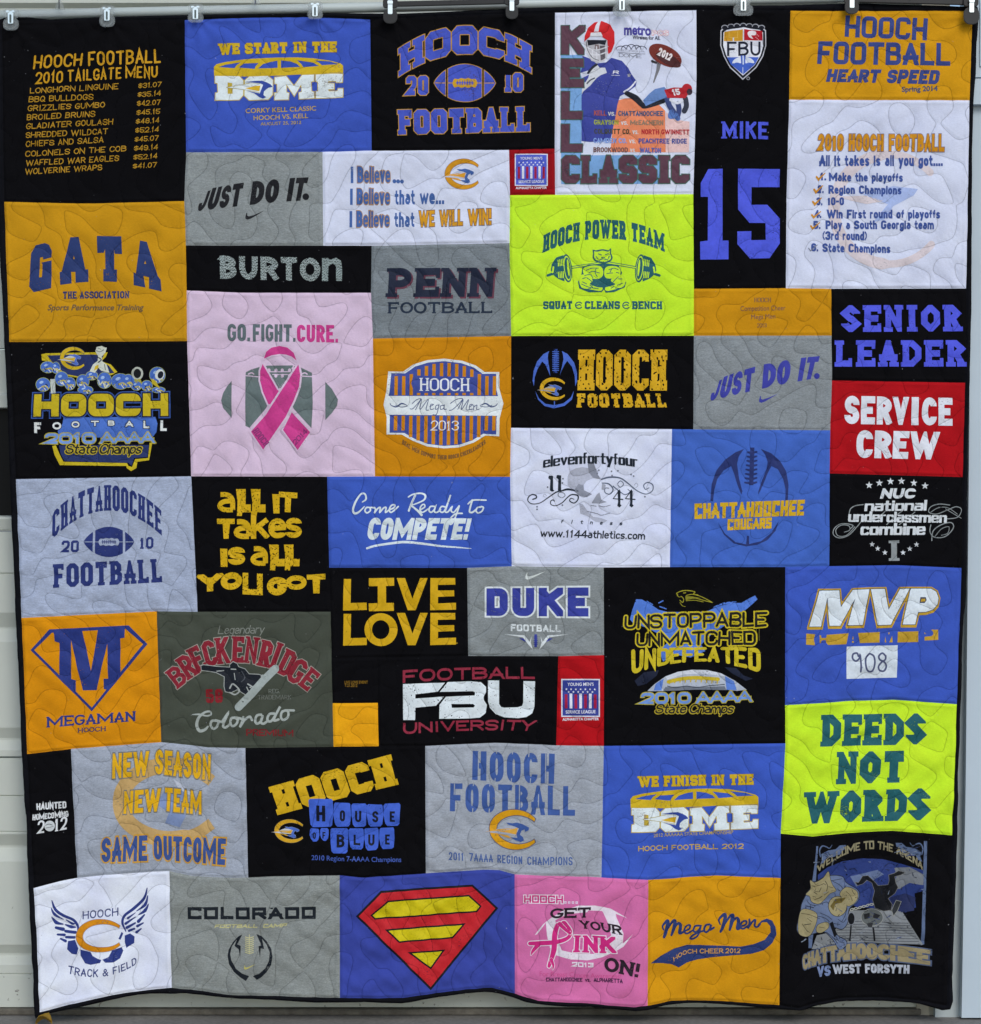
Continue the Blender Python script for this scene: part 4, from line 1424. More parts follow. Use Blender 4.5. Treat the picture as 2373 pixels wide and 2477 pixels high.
T("HOOCH", 528, 570, 1003, 574, 122, (208, 214, 222), F_(sw=.15, cn='r', rad=.5, sl=.07, sh=.06, gap=.06, ar=1.5), z=4)
PG([(215, 618), (1292, 620), (1310, 700), (1290, 806), (225, 796), (200, 700)], (206, 216, 222), 3)
sc = (82, 92, 132)
for s in (1, -1):
    f = lambda P: [(757 + s * (x - 757), y) for x, y in P]
    ST(f([(250, 690), (265, 710), (310, 720), (360, 690), (412, 708)]), [6, 8, 14, 14, 5], sc, 4)
    ST(f([(300, 705), (350, 722), (412, 716)]), 6, sc, 4)
for qq in ([(440, 740), (470, 735), (540, 650), (500, 655), (460, 690)], [(490, 750), (545, 650), (535, 745), (610, 650), (590, 745), (615, 752)], [(625, 720), (660, 700), (635, 700), (632, 745), (665, 740)],
           [(710, 705), (685, 710), (680, 745), (705, 735), (712, 705), (690, 790), (655, 795)], [(760, 705), (728, 712), (728, 745), (755, 735), (762, 706), (760, 745), (785, 742)],
           [(810, 755), (850, 740), (935, 650), (880, 650), (820, 690)], [(890, 745), (940, 655), (925, 745), (990, 655), (968, 742), (995, 750)], [(1000, 722), (1030, 702), (1006, 702), (1000, 745), (1030, 742)],
           [(1042, 705), (1038, 750)], [(1040, 725), (1070, 705), (1068, 745), (1090, 745)]):
    ST(qq, 7, sc, 4)
TT("2013", [(632, 945), (900, 945)], [(638, 850), (900, 852)], (208, 214, 222), SER, z=3)
TT("REAL MEN SUPPORT THEIR HOOCH CHEERLEADERS", [(362, 1070), (760, 1218), (1155, 1068)], [(370, 1028), (760, 1178), (1148, 1030)], (112, 84, 52), CND)
panel('gold shirt panel with four big navy slab letters, upper left', GOLDF,
      [(11.5, 489), (128, 492), (230, 493), (446.5, 487), (450, 594), (451.5, 702.5), (452.5, 825), (23.5, 827.5)])
C(0, 460)
n2 = (44, 60, 112)
PG([(345, 525), (430, 505), (470, 520), (498, 580), (492, 640), (415, 660), (412, 635), (385, 640), (375, 828), (402, 826), (408, 700), (395, 690), (494, 668), (490, 930), (325, 968), (282, 915), (300, 600)], n2, part='lettering')
PG([(672, 450), (750, 445), (810, 752), (838, 752), (842, 870), (720, 878), (718, 775), (676, 775), (682, 885), (575, 898), (570, 780), (590, 770)], n2, part='lettering', cut=[[(704, 620), (696, 655), (712, 655)]])
PG([(922, 436), (1152, 440), (1158, 608), (1090, 604), (1082, 560), (1086, 755), (1112, 755), (1110, 870), (985, 866), (982, 752), (1002, 752), (998, 560), (986, 594), (925, 596)], n2, part='lettering')
PG([(1330, 480), (1392, 492), (1495, 815), (1522, 850), (1532, 960), (1412, 932), (1412, 825), (1360, 812), (1378, 922), (1268, 900), (1268, 780), (1290, 790)], n2, part='lettering', cut=[[(1378, 670), (1368, 700), (1388, 700)]])
T("THE ASSOCIATION", 598, 1030, 1225, 1024, 68, n2, F_(sw=.2, cn='o', rad=.2, sl=.05, sh=.1, gap=.05))
T("Sports Performance Training", 452, 1138, 1355, 1136, 52, (98, 84, 64), 'bf', slant=14, bold=.022)

panel('black shirt panel with a heap of blue helmets above striped yellow letters', BLACK,
      [(23.5, 827.5), (452.5, 825), (462, 1152), (38, 1159)])
C(0, 800)
yl, hb = (180, 164, 44), (66, 104, 188)
PG([(395, 225), (440, 215), (890, 205), (1020, 205), (1000, 250), (960, 290), (1050, 320), (1112, 390), (1060, 420), (880, 400), (760, 450), (600, 420), (480, 290), (400, 282)], yl, 0)
PG([(450, 235), (880, 225), (985, 235), (940, 290), (1030, 330), (1085, 400), (900, 420), (760, 436), (620, 410), (490, 290)], (38, 50, 100), 1)
cat_c(572, 155, 825, 370, (184, 160, 44), (60, 70, 90), (74, 104, 190), (186, 160, 60), (180, 190, 200), z=2, rimw=4, tilt=.04)
for cx, cy, rx, ry in ((455, 345, 66, 52), (530, 350, 38, 52), (410, 510, 66, 62), (585, 455, 62, 66), (665, 500, 48, 58), (785, 480, 58, 62), (870, 425, 54, 40), (990, 470, 66, 74), (1140, 480, 84, 72), (1215, 475, 54, 60),
                       (1290, 520, 50, 42), (1390, 520, 50, 48), (1490, 420, 72, 74), (810, 560, 70, 36), (1500, 560, 60, 26)):
    PG(ell(cx, cy, rx, ry), hb, 2, out=(5, (150, 160, 110)))
    PG(ell(cx - rx * .25, cy - ry * .35, rx * .3, ry * .2, -20), (150, 178, 218), 4)
    ST([(cx - rx * .2, cy + ry * .35), (cx + rx * .3, cy + ry * .2), (cx + rx * .7, cy + ry * .55)], 11, (176, 168, 90), 4)
    for k_ in range(7):
        a_ = CUR.rnd.uniform(.1, 2.6); r_ = CUR.rnd.uniform(.3, .95)
        px, py = cx + rx * r_ * math.cos(a_), cy + ry * r_ * math.sin(a_) * .95
        ST([(px, py), (px + CUR.rnd.uniform(-16, 16), py + CUR.rnd.uniform(-14, 14))], CUR.rnd.uniform(6, 13), CUR.rnd.choice([(176, 164, 60), (196, 202, 198), (40, 48, 80), (150, 150, 90)]), 4, False)
    ST([(cx + rx * .1, cy + ry * .45), (cx + rx * .35, cy + ry * .85)], 9, (196, 200, 196), 4)
ST([(500, 480), (505, 575)], 44, (176, 186, 184), 3, False, cap='sq')
PG(ell(1300, 405, 56, 62), (170, 178, 170), 3); PG(ell(1300, 405, 36, 44), (20, 22, 26), 4); PG([(1275, 455), (1330, 455), (1345, 500), (1280, 495)], (150, 146, 70), 3)
PG(ell(1512, 415, 44, 52, 20), (190, 198, 200), 5); PG(ell(1520, 418, 26, 36, 20), (22, 26, 40), 6)
PG([(1430, 450), (1470, 470), (1500, 520), (1520, 555), (1440, 500)], (170, 156, 50), 5)
# the raised trophy figure
PG([(905, 195), (920, 155), (965, 145), (1000, 160), (1012, 160), (1000, 205), (965, 245), (970, 290), (1010, 320), (1040, 400), (960, 380), (930, 350), (900, 400), (850, 385), (880, 320), (925, 285), (930, 240)], (190, 198, 188), 6)
PG([(900, 335), (935, 320), (930, 355), (890, 380)], (186, 164, 60), 7)
ST([(925, 250), (960, 275), (930, 300)], 10, (60, 66, 70), 7)
ST([(915, 190), (950, 200), (985, 180)], 7, (110, 120, 120), 7); ST([(930, 165), (955, 175)], 7, (120, 130, 126), 7)
ST([(990, 320), (1000, 370)], 8, (110, 120, 110), 7)
for cx, cy in ((935, 470), (985, 500)):
    ST([(cx, cy), (cx + 15, cy + 40), (cx + 40, cy + 10)], 12, (190, 196, 180), 5)
PG([(600, 820), (1470, 815), (1490, 880), (1480, 960), (1440, 1010), (560, 1010), (545, 950), (590, 880)], hb, 0)
PG([(495, 1090), (530, 1085), (570, 1180), (600, 1240), (1200, 1252), (1215, 1280), (1250, 1290), (1278, 1215), (1400, 1205), (1415, 1060), (1440, 1060), (1410, 1225), (1300, 1240), (1290, 1300), (1240, 1328), (1200, 1300), (1195, 1280),
    (565, 1272), (520, 1180)], yl, 0)
PG([(560, 1085), (1410, 1080), (1395, 1195), (1270, 1205), (1245, 1280), (1215, 1250), (610, 1235), (575, 1165)], (40, 54, 106), 1)
TT("HOOCH", [(318, 812), (1592, 806)], [(326, 602), (1590, 592)], (178, 162, 42), F_(sw=.33, cn='r', rad=.16, gap=.10), z=2, out=(12, (28, 34, 54)), out2=(22, (58, 88, 160)))
for ch, x, y0, y1, w in (("F", 325, 868, 968, 64), ("O", 497, 866, 934, 82), ("O", 678, 858, 916, 76), ("T", 862, 852, 902, 72), ("B", 1022, 850, 898, 64), ("A", 1190, 852, 908, 68), ("L", 1356, 852, 922, 56), ("L", 1518, 848, 948, 60)):
    TT(ch, [(x, y1), (x + w, y1 + 1)], [(x, y0), (x + w, y0)], (200, 208, 210), F_(sw=.25, cn='r', rad=.45), z=3, out=(6, (26, 30, 44)))
ost = F_(sw=.25, cn='r', rad=.3, gap=.06)
T("2010", 425, 1072, 905, 1068, 100, (104, 142, 206), ost, z=4, out=(9, (160, 152, 70)))
T("AAAA", 950, 1066, 1462, 1062, 102, (104, 142, 206), F_(sw=.2, cn='s', gap=-.02), z=4, out=(9, (160, 152, 70)))
scr = F_(sw=.15, cn='r', rad=.5, gap=.0, cap='rd')
T("State", 612, 1166, 905, 1166, 96, (34, 36, 34), scr, 26, z=4, out=(9, (168, 154, 50)))
T("Champs", 932, 1166, 1330, 1166, 96, (34, 36, 34), scr, 26, z=4, out=(9, (168, 154, 50)))

panel('white shirt panel with black blackletter words around a grey skull', (198, 206, 232),
      [(1236, 1035), (1625.7, 1038), (1620.4, 1371.5), (1460.4, 1372.5), (1238, 1369.6), (1234, 1153.5)])
C(1230, 1020)
bk, gs = (30, 38, 50), (150, 156, 172)
sk = (164, 170, 188)
PG([(560, 520), (580, 470), (640, 440), (700, 430), (760, 440), (750, 380), (800, 370), (825, 440), (850, 470), (845, 500), (880, 545), (800, 535), (740, 560), (710, 600), (715, 650), (760, 680), (790, 690), (720, 715), (660, 700),
    (600, 640), (560, 600)], sk, 0)
PG([(750, 400), (800, 380), (825, 440), (845, 500), (870, 545), (800, 530), (760, 480)], (126, 132, 148), 1)
PG([(660, 590), (710, 600), (715, 650), (790, 685), (740, 715), (670, 700), (620, 650)], (128, 134, 150), 1)
PG([(885, 580), (920, 600), (910, 650), (880, 640)], (150, 156, 172), 1)
PG([(835, 690), (860, 670), (880, 740), (930, 760), (870, 775), (785, 770)], (140, 146, 162), 1)
PG([(670, 770), (700, 780), (760, 860), (800, 900), (870, 910), (935, 935), (900, 960), (820, 945), (750, 895), (680, 870)], sk, 0)
for q_ in ([(745, 848), (800, 860), (840, 872)], [(840, 870), (880, 885), (960, 865)], [(860, 795), (900, 805), (965, 790)], [(780, 792), (830, 800)]):
    ST(q_, 6, (110, 116, 132), 1, wear=(1.2, 1.0, 4))
g1 = F_(sw=.25, cn='o', rad=.16, gap=.015, dia=.72, ar=1.8)
TT("elevenfortyfour", [(325, 438), (780, 398), (1225, 432)], [(330, 335), (780, 292), (1225, 328)], bk, g1, z=2)
def eleven(x, y, h, s):
    PG([(x, y), (x + 16 * s, y), (x + 40 * s, y + 4), (x + 40 * s, y + h - 20), (x + 52 * s, y + h - 8), (x + 30 * s, y + h), (x + 10 * s, y + h - 12), (x + 14 * s, y + 40), (x - 6 * s, y + 24)], bk, 2, part='lettering')
eleven(382, 510, 152, 1.0); eleven(458, 505, 158, 1.0)
for x in (985, 1100):
    PG([(x + 48, 655), (x + 66, 640), (x + 76, 660), (x + 72, 780), (x + 84, 795), (x + 64, 812), (x + 44, 796), (x + 52, 760)], bk, 2, part='lettering')
    ST([(x + 60, 655), (x + 6, 728), (x + 96, 736)], [9, 7, 11], bk, 2, sm=False, part='lettering')
def curl(P, w, c=bk):
    ST(P, w, c, 1)
curl([(492, 660), (560, 640), (655, 658)], [10, 20, 12])
curl([(230, 735), (262, 722), (262, 700), (225, 690), (190, 712), (185, 750), (225, 778), (300, 768), (380, 715), (450, 668), (500, 655)], [12, 12, 11, 11, 11, 9, 8, 8, 10, 12, 9])
curl([(435, 752), (420, 740), (398, 756), (405, 785), (450, 795), (510, 765), (560, 715), (600, 690), (655, 700), (655, 740), (620, 770), (580, 750), (590, 725), (620, 735)], [10, 10, 9, 8, 8, 9, 10, 12, 14, 11, 10, 9, 8, 6])
curl([(360, 700), (340, 685), (330, 705), (350, 715)], 5, gs); curl([(500, 720), (470, 700), (480, 670), (520, 675), (535, 700), (510, 720)], 6, (90, 98, 112))
gq = (96, 104, 124)
curl([(880, 545), (960, 525), (1060, 535), (1140, 590), (1220, 655), (1300, 685), (1360, 655), (1365, 600), (1320, 575), (1280, 600), (1295, 640), (1330, 625)], [14, 16, 13, 11, 9, 8, 9, 10, 10, 9, 8, 6], gq)
curl([(885, 580), (950, 590), (990, 640), (960, 685), (915, 670), (915, 630), (950, 630)], [8, 12, 11, 10, 8, 8, 6], gq)
curl([(990, 610), (1040, 650), (1100, 690), (1150, 665), (1130, 640)], [10, 9, 8, 8, 6], gq)
curl([(1030, 590), (1060, 560), (1090, 590), (1060, 620), (1035, 600)], 7, gq); curl([(1190, 600), (1210, 580), (1225, 605), (1205, 625)], 5, gs)
for x, y in ((855, 460), (840, 490), (975, 470), (980, 510), (1035, 465), (1160, 500), (1185, 515), (515, 540), (510, 580), (370, 620), (270, 805), (270, 830), (510, 790), (1290, 710), (600, 650), (640, 640)):
    EL(x, y, 8, 8, (100, 106, 122), 1)
for i, ch in enumerate("fitness"):
    TT(ch, [(490 + 93 * i, 962 + 3 * i), (516 + 93 * i, 963 + 3 * i)], [(500 + 93 * i, 925 + 3 * i), (526 + 93 * i, 926 + 3 * i)], (50, 58, 74), F_(sw=.2, cn='r', rad=.4), z=2, part='spaced_letter')
T("www.1144athletics.com", 298, 1090, 1290, 1116, 74, bk, F_(sw=.16, cn='r', rad=.4, gap=.055), 8, z=2)

panel('mid blue shirt panel with a faded navy football behind yellow angular lettering', (60, 96, 184),
      [(1625.7, 1038), (1677.4, 1038.5), (2008, 1041), (2006.7, 1145), (2005.5, 1369.5), (1899, 1371.5), (1620.4, 1371.5)])
C(1600, 1020)
nf = (42, 54, 112)
PG([(780, 258), (700, 290), (600, 360), (520, 460), (475, 590), (462, 750), (488, 755), (500, 640), (530, 540), (590, 460), (660, 420), (690, 500), (720, 600), (755, 690), (765, 660), (735, 540), (715, 400), (730, 330)], nf)
PG([(940, 258), (1040, 300), (1120, 370), (1180, 470), (1200, 600), (1190, 780), (1168, 785), (1172, 640), (1150, 540), (1100, 450), (1040, 420), (1000, 500), (960, 600), (915, 690), (915, 660), (950, 560), (995, 450), (1005, 380), (980, 310)], nf)
PG([(530, 950), (600, 1060), (700, 1140), (800, 1160), (808, 1080), (826, 1080), (828, 1158), (940, 1130), (1040, 1050), (1110, 940), (1080, 1030), (1000, 1120), (900, 1165), (800, 1180), (680, 1150), (590, 1070)], nf)
ST([(858, 265), (850, 580)], 40, nf, 0, False, cap='sq')
for k in range(8):
    ST([(818 - 4 * k, 288 + 41 * k), (850, 296 + 41 * k), (900, 286 + 41 * k)], [16, 24, 16], nf, 1)
yc = (192, 160, 44)
TT("CHATTAHOOCHEE", [(312, 922), (1345, 888)], [(312, 775), (1356, 738)], yc, F_(sw=.28, cn='s', gap=.045), z=2)
TT("COUGARS", [(622, 1028), (1040, 1010)], [(626, 922), (1044, 906)], yc, F_(sw=.27, cn='s', gap=.045), z=2)

panel('black shirt panel with white stars over silver blackletter words and scrolls', BLACK,
      [(2006.7, 1145), (2328, 1154), (2326, 1374), (2170, 1367), (2005.5, 1369.5)])
C(1893, 1080)
sv, sg = (196, 204, 212), (130, 138, 142)
for x, y in ((815, 367), (912, 346), (1018, 331), (1122, 328), (1238, 346), (1345, 373)):
    star(x, y, 36, sv)
for x, y in ((843, 926), (897, 966), (965, 1004), (1137, 1004), (1201, 968), (1264, 928)):
    star(x, y, 27, sv)
TT("NUC", [(918, 494), (1246, 492)], [(946, 396), (1262, 396)], sv, F_(sw=.3, cn='r', rad=.3, gap=.07))
for P_, w_ in (([(760, 550), (690, 560), (640, 590), (625, 640)], 9), ([(640, 775), (660, 745), (560, 730), (490, 770), (475, 830), (530, 865), (620, 840), (700, 760), (760, 690), (860, 600)], 8),
               ([(580, 810), (630, 790), (620, 750), (550, 745), (500, 790), (520, 845), (600, 840), (680, 760)], 7), ([(1580, 555), (1480, 545), (1400, 570), (1380, 620), (1450, 640), (1560, 600), (1640, 570), (1690, 600), (1650, 670), (1550, 685)], 8),
               ([(1540, 590), (1620, 640), (1690, 680)], 6), ([(1400, 620), (1470, 580), (1560, 580), (1650, 640)], 6), ([(1410, 890), (1420, 800), (1500, 740), (1590, 720), (1615, 770), (1540, 850), (1440, 860), (1390, 810), (1400, 740)], 9),
               ([(1440, 850), (1500, 780), (1570, 760), (1560, 820), (1500, 840)], 6), ([(860, 700), (940, 640), (980, 600)], 8), ([(980, 740), (1060, 660), (1130, 610)], 8), ([(1100, 740), (1180, 680), (1250, 620)], 8)):
    ST(P_, w_, sg, 0)
gth = F_(sw=.27, cn='o', rad=.16, gap=.01, dia=.72, ar=1.7)
T("national", 768, 612, 1358, 606, 100, sv, gth, 10, z=1)
T("underclassmen", 615, 712, 1550, 722, 100, sv, gth, 6, z=1)
T("combine", 730, 838, 1345, 836, 112, sv, gth, 8, z=1)
T("I", 1000, 1082, 1104, 1080, 192, sg, F_(sw=.28, cn='s', sl=.13, sh=.13), z=0)

panel('pale heather grey shirt panel with navy arched lettering over a football', (152, 164, 188),
      [(38, 1159), (462, 1152), (477.5, 1480), (378, 1479), (51, 1495)], heather=.09)
C(0, 1140)
cn = (42, 54, 116)
TT("CHATTAHOOCHEE", [(492, 642), (1010, 372), (1530, 610)], [(492, 395), (1010, 130), (1525, 372)], cn, F_(sw=.17, cn='o', rad=.2, sl=.05, sh=.10, gap=.055))
T("20", 582, 768, 745, 765, 112, cn, OCT); T("10", 1318, 735, 1450, 733, 112, cn, F_(sw=.2, cn='o', rad=.2, gap=.12, sl=.06, sh=.14))
fball(790, 525, 1268, 812, cn, None, 0, (150, 162, 186), (140, 152, 178))
TT("FOOTBALL", [(500, 1104), (1540, 1050)], [(500, 880), (1530, 826)], cn, F_(sw=.2, cn='o', rad=.2, sl=.065, sh=.14, gap=.075))

panel('black shirt panel with four lines of distressed yellow letters', BLACK,
      [(462, 1152), (791.5, 1153), (796.6, 1373), (800, 1479.5), (477.5, 1480)])
C(440, 1100)
ya = (190, 158, 34)
aw = (.75, 1.35, 9)
a1 = F_(sw=.3, cn='r', rad=.45, gap=.02)
T("all"[0], 335, 548, 505, 545, 270, ya, F_(sw=.17, cn='r', rad=.45), wear=aw)
for x in (512, 652):
    PG([(x, 325), (x + 92, 325), (x + 90, 470), (x + 140, 470), (x + 140, 545), (x + 60, 545), (x + 55, 580), (x + 10, 578), (x + 15, 450)], ya, part='lettering', wear=(.75, 1.1, int(x)))
PG([(855, 372), (925, 375), (925, 555), (868, 555)], ya, part='lettering', wear=aw)
PG([(920, 348), (1095, 360), (1092, 412), (1035, 410), (1030, 545), (975, 542), (978, 405), (918, 400)], ya, part='lettering', wear=aw)
PG([(330, 605), (500, 605), (500, 655), (455, 655), (440, 795), (395, 795), (385, 655), (332, 655)], ya, part='lettering', wear=aw)
T("akes", 490, 800, 1135, 785, 262, ya, F_(sw=.19, cn='r', rad=.45, gap=-.02), wear=aw)
PG([(362, 888), (430, 890), (432, 1062), (368, 1060)], ya, part='lettering', wear=aw)
T("S", 436, 1045, 598, 1040, 170, ya, F_(sw=.3, cn='r', rad=.5), wear=aw)
T("a", 650, 1055, 815, 1050, 262, ya, F_(sw=.18, cn='r', rad=.45), wear=aw)
for x in (825, 965):
    PG([(x, 850), (x + 92, 850), (x + 92, 985), (x + 150, 985), (x + 148, 1055), (x + 62, 1055), (x + 58, 1095), (x + 10, 1092), (x + 14, 960)], ya, part='lettering', wear=(.75, 1.1, int(x)))
T("YO", 165, 1300, 570, 1270, 165, ya, F_(sw=.36, cn='r', rad=.5, gap=.0), wear=aw)
T("u", 575, 1320, 765, 1330, 282, ya, F_(sw=.19, cn='s'), wear=(.75, 1.0, 12))
T("G", 805, 1330, 995, 1330, 172, ya, F_(sw=.36, cn='r', rad=.5), wear=aw)
T("O", 985, 1278, 1182, 1275, 135, ya, F_(sw=.36, cn='r', rad=.5), wear=aw)
PG([(1182, 1135), (1360, 1125), (1358, 1178), (1308, 1180), (1302, 1312), (1245, 1312), (1238, 1180), (1185, 1182)], ya, part='lettering', wear=aw)

panel('royal blue shirt panel with white script above bold slanted capitals', (54, 84, 178),
      [(791.5, 1153), (907, 1152.5), (1234, 1153.5), (1238, 1369.6), (1130, 1373.5), (796.6, 1373)])
C(800, 1100)
w2 = (200, 214, 222)
for q_, w_ in (([(300, 448), (335, 420), (325, 372), (285, 375), (235, 450), (212, 525), (230, 555), (270, 540), (320, 490)], [10, 18, 16, 16, 20, 20, 22, 18, 10]),
               ([(370, 500), (340, 500), (325, 530), (345, 550), (375, 530), (378, 500), (420, 505)], 15), ([(415, 500), (425, 520), (415, 548), (445, 510), (470, 500), (465, 545), (500, 505), (525, 500), (520, 545), (560, 515)], 15),
               ([(560, 520), (600, 500), (605, 475), (575, 480), (555, 520), (575, 545), (640, 490)], 15),
               ([(735, 400), (780, 375), (850, 365), (895, 385), (880, 430), (790, 470), (760, 475), (830, 535), (860, 570)], [12, 14, 16, 20, 16, 12, 14, 22, 24]), ([(800, 385), (770, 450), (740, 530)], 19),
               ([(850, 520), (890, 495), (885, 470), (860, 480), (845, 520), (870, 545), (920, 515)], 14), ([(985, 490), (945, 490), (930, 525), (950, 545), (980, 520), (992, 490), (980, 535), (1005, 545), (1040, 520)], 15),
               ([(1085, 495), (1050, 490), (1030, 525), (1055, 545), (1085, 515), (1135, 380), (1095, 500), (1085, 540), (1110, 540), (1140, 500)], 15),
               ([(1150, 490), (1140, 530), (1165, 545), (1200, 505), (1215, 490), (1180, 590), (1150, 650), (1128, 655), (1130, 610), (1180, 560), (1245, 555)], 15),
               ([(1340, 430), (1320, 500), (1315, 540), (1340, 545), (1375, 520)], 17), ([(1300, 465), (1350, 430), (1470, 430)], 14), ([(1420, 495), (1390, 500), (1375, 530), (1395, 550), (1430, 535), (1445, 500), (1425, 490)], 15)):
    ST(q_, w_, w2, 1, part='lettering')
TT("COMPETE!", [(338, 806), (1290, 804)], [(372, 594), (1336, 602)], w2, F_(sw=.3, cn='r', rad=.4, gap=.045))
ST([(345, 885), (420, 862), (560, 840), (700, 826), (860, 840), (1050, 865), (1200, 876), (1330, 888)], [20, 20, 22, 24, 22, 18, 14, 4], w2, 0, wear=(.8, 1.7, 6))

panel('black shirt panel with two lines of rounded gold block letters', BLACK,
      [(796.6, 1373), (1130, 1373.5), (1132.7, 1587), (914, 1590), (802, 1592), (800, 1479.5)])
C(780, 1370)
lv = (188, 154, 32)
ls = F_(sw=.235, cn='r', rad=.5, gap=.07)
def roundbar(P, w):
    ST(P, w, lv, 0, sm=False, cap='sq', part='lettering')
for yt, yb in ((118, 418), (448, 750)):
    roundbar([(236, yt + 36), (232, yb - 36), (385, yb - 40)], 70)
PG([(440, 112), (678, 108), (680, 182), (602, 186), (604, 345), (676, 345), (676, 420), (440, 424), (438, 350), (524, 348), (524, 186), (440, 188)], lv, part='lettering')
EL(555, 598, 155, 155, lv, part='lettering'); CUR.parts['lettering'].pop()
PG(ell(555, 598, 156, 156), lv, part='lettering', cut=[ell(552, 598, 82, 90)])
for yt, yb in ((110, 415), (440, 745)):
    PG([(704, yt), (782, yt), (852, yt + 195), (925, yt), (996, yt), (882, yb), (808, yb)], lv, part='lettering')
    PG([(1022, yt), (1256, yt), (1258, yt + 62), (1092, yt + 65), (1092, yt + 118), (1246, yt + 116), (1248, yt + 172), (1094, yt + 178), (1094, yt + 240), (1264, yt + 234), (1264, yb - 6), (1020, yb)], lv, part='lettering')
EL(1272, 726, 7, 7, (150, 124, 40))

panel('small black shirt scrap with two tiny lines of gold text', BLACK, [(802, 1592), (914, 1590), (914, 1700), (804.5, 1701)])
C(780, 1370)
T("LIVE LOVE EVENT", 210, 1110, 430, 1108, 26, (132, 104, 36), 'bf', bold=.01)
T("7.21.2012", 212, 1140, 330, 1140, 26, (132, 104, 36), 'bf', bold=.01)

panel('small plain orange gold shirt square with no print', (212, 156, 36), [(804.5, 1701), (914, 1700), (916, 1805), (807, 1806)])

panel('grey shirt panel with royal blue white-edged capitals above a winged mark', (124, 132, 136),
      [(1130, 1373.5), (1238, 1369.6), (1460.4, 1372.5), (1461, 1584.5), (1350.5, 1587), (1132.7, 1587)], heather=.12)
C(1100, 1370)
du, dw = (58, 66, 158), (200, 210, 216)
TT("DUKE", [(300, 468), (1265, 474)], [(300, 208), (1265, 198)], du, F_(sw=.29, cn='r', rad=.22, gap=.16), out=(17, dw), wi={'D': .86, 'U': .88, 'K': .98, 'E': .84})
swoosh(662, 52, 196, (196, 206, 208), 0, -3)
T("FOOTBALL", 530, 612, 1002, 622, 66, dw, F_(sw=.24, cn='r', rad=.15, gap=.12))
for s in (1, -1):
    f = lambda P: [(770 + s * (x - 770), y) for x, y in P]
    PG(f([(465, 642), (660, 652), (690, 690), (708, 715), (728, 660), (718, 720), (740, 788), (700, 745), (645, 672)]), dw, 1)
    PG(f([(610, 680), (660, 682), (690, 720), (650, 705)]), du, 0)
ST([(766, 655), (766, 752)], 24, du, 0, False, cap='sq')
for k in range(5):
    ST([(748, 668 + 17 * k), (784, 668 + 17 * k)], 6, (50, 58, 140), 1, False)

panel('black shirt panel with big white capitals between two dark red words', BLACK,
      [(914, 1590), (1132.7, 1587), (1350.5, 1587), (1345.4, 1803), (1199, 1797), (1028.6, 1804.5), (916, 1805), (914, 1700)])
C(780, 1370)
rd = (126, 42, 60)
fst = F_(sw=.2, cn='r', rad=.42, gap=.12)
TT("FOOTBALL", [(760, 1102), (1400, 1070), (2010, 1066)], [(760, 982), (1400, 956), (2006, 952)], rd, fst, wear=(.7, 1.75, 3))
TT("UNIVERSITY", [(760, 1588), (1400, 1556), (1985, 1556)], [(765, 1484), (1400, 1456), (2025, 1456)], rd, fst, wear=(.7, 1.75, 5))
fw = (204, 216, 224)
PG([(762, 1112), (1160, 1100), (1092, 1185), (880, 1210), (880, 1250), (1150, 1232), (1075, 1318), (880, 1338), (876, 1455), (764, 1455)], fw, part='lettering', wear=(.8, 1.55, 6))
PG([(1185, 1095), (1400, 1088), (1500, 1095), (1548, 1140), (1548, 1190), (1525, 1235), (1528, 1265), (1556, 1310), (1545, 1390), (1490, 1432), (1400, 1440), (1105, 1442), (1108, 1310), (1168, 1234), (1440, 1222), (1445, 1195), (1425, 1182),
    (1110, 1188)], fw, part='lettering', cut=[[(1220, 1302), (1425, 1302), (1445, 1318), (1430, 1335), (1225, 1338)]], wear=(.8, 1.6, 7))
PG([(1566, 1080), (1672, 1080), (1672, 1300), (1690, 1330), (1720, 1338), (1850, 1334), (1890, 1320), (1900, 1290), (1902, 1085), (2012, 1086), (2006, 1330), (1985, 1390), (1930, 1425), (1850, 1436), (1720, 1430), (1640, 1400), (1585, 1340), (1568, 1280)], fw,
   part='lettering', wear=(.8, 1.6, 8))

panel('tall bright red shirt panel with a blue stars and stripes emblem, lower middle', (150, 20, 28),
      [(1350.5, 1587), (1461, 1584.5), (1460.3, 1803.5), (1345.4, 1803)])
C(1100, 1370)
league(1018, 1074, 1362, 1412, (56, 66, 150))

panel('large black shirt panel with yellow brush lettering over a silver football', BLACK,
      [(1460.4, 1372.5), (1620.4, 1371.5), (1899, 1371.5), (1898, 1705), (1898.8, 1797), (1460.3, 1803.5), (1461, 1584.5)])
C(1450, 1370)
bs, yb_ = (74, 116, 206), (184, 170, 48)
PG([(345, 310), (400, 312), (470, 350), (560, 410), (640, 430), (760, 430), (900, 440), (1020, 420), (1120, 380), (1250, 345), (1340, 345), (1400, 310), (1470, 275), (1492, 310), (1440, 360), (1380, 410), (1280, 450), (1180, 560), (1060, 640),
    (960, 740), (1000, 800), (860, 860), (700, 830), (600, 900), (560, 800), (640, 720), (560, 640), (450, 580), (320, 540), (288, 500), (310, 410)], bs, 0, wear=(.35, 1.9, 3))
for q_ in ([(450, 330), (500, 360)], [(560, 345), (600, 325)], [(570, 380), (630, 400)], [(1080, 385), (1180, 350), (1290, 335)], [(1330, 385), (1440, 300)]):
    ST(q_, [10, 20, 8][:len(q_)], bs, 0, wear=(1.0, .9, 5))
PG([(330, 1080), (420, 1000), (560, 980), (540, 1030), (440, 1110), (360, 1130)], (28, 34, 56), 0); PG([(1180, 950), (1290, 960), (1360, 1030), (1450, 1060), (1380, 1080), (1250, 1010)], (28, 34, 56), 0)
cg = (140, 136, 44)
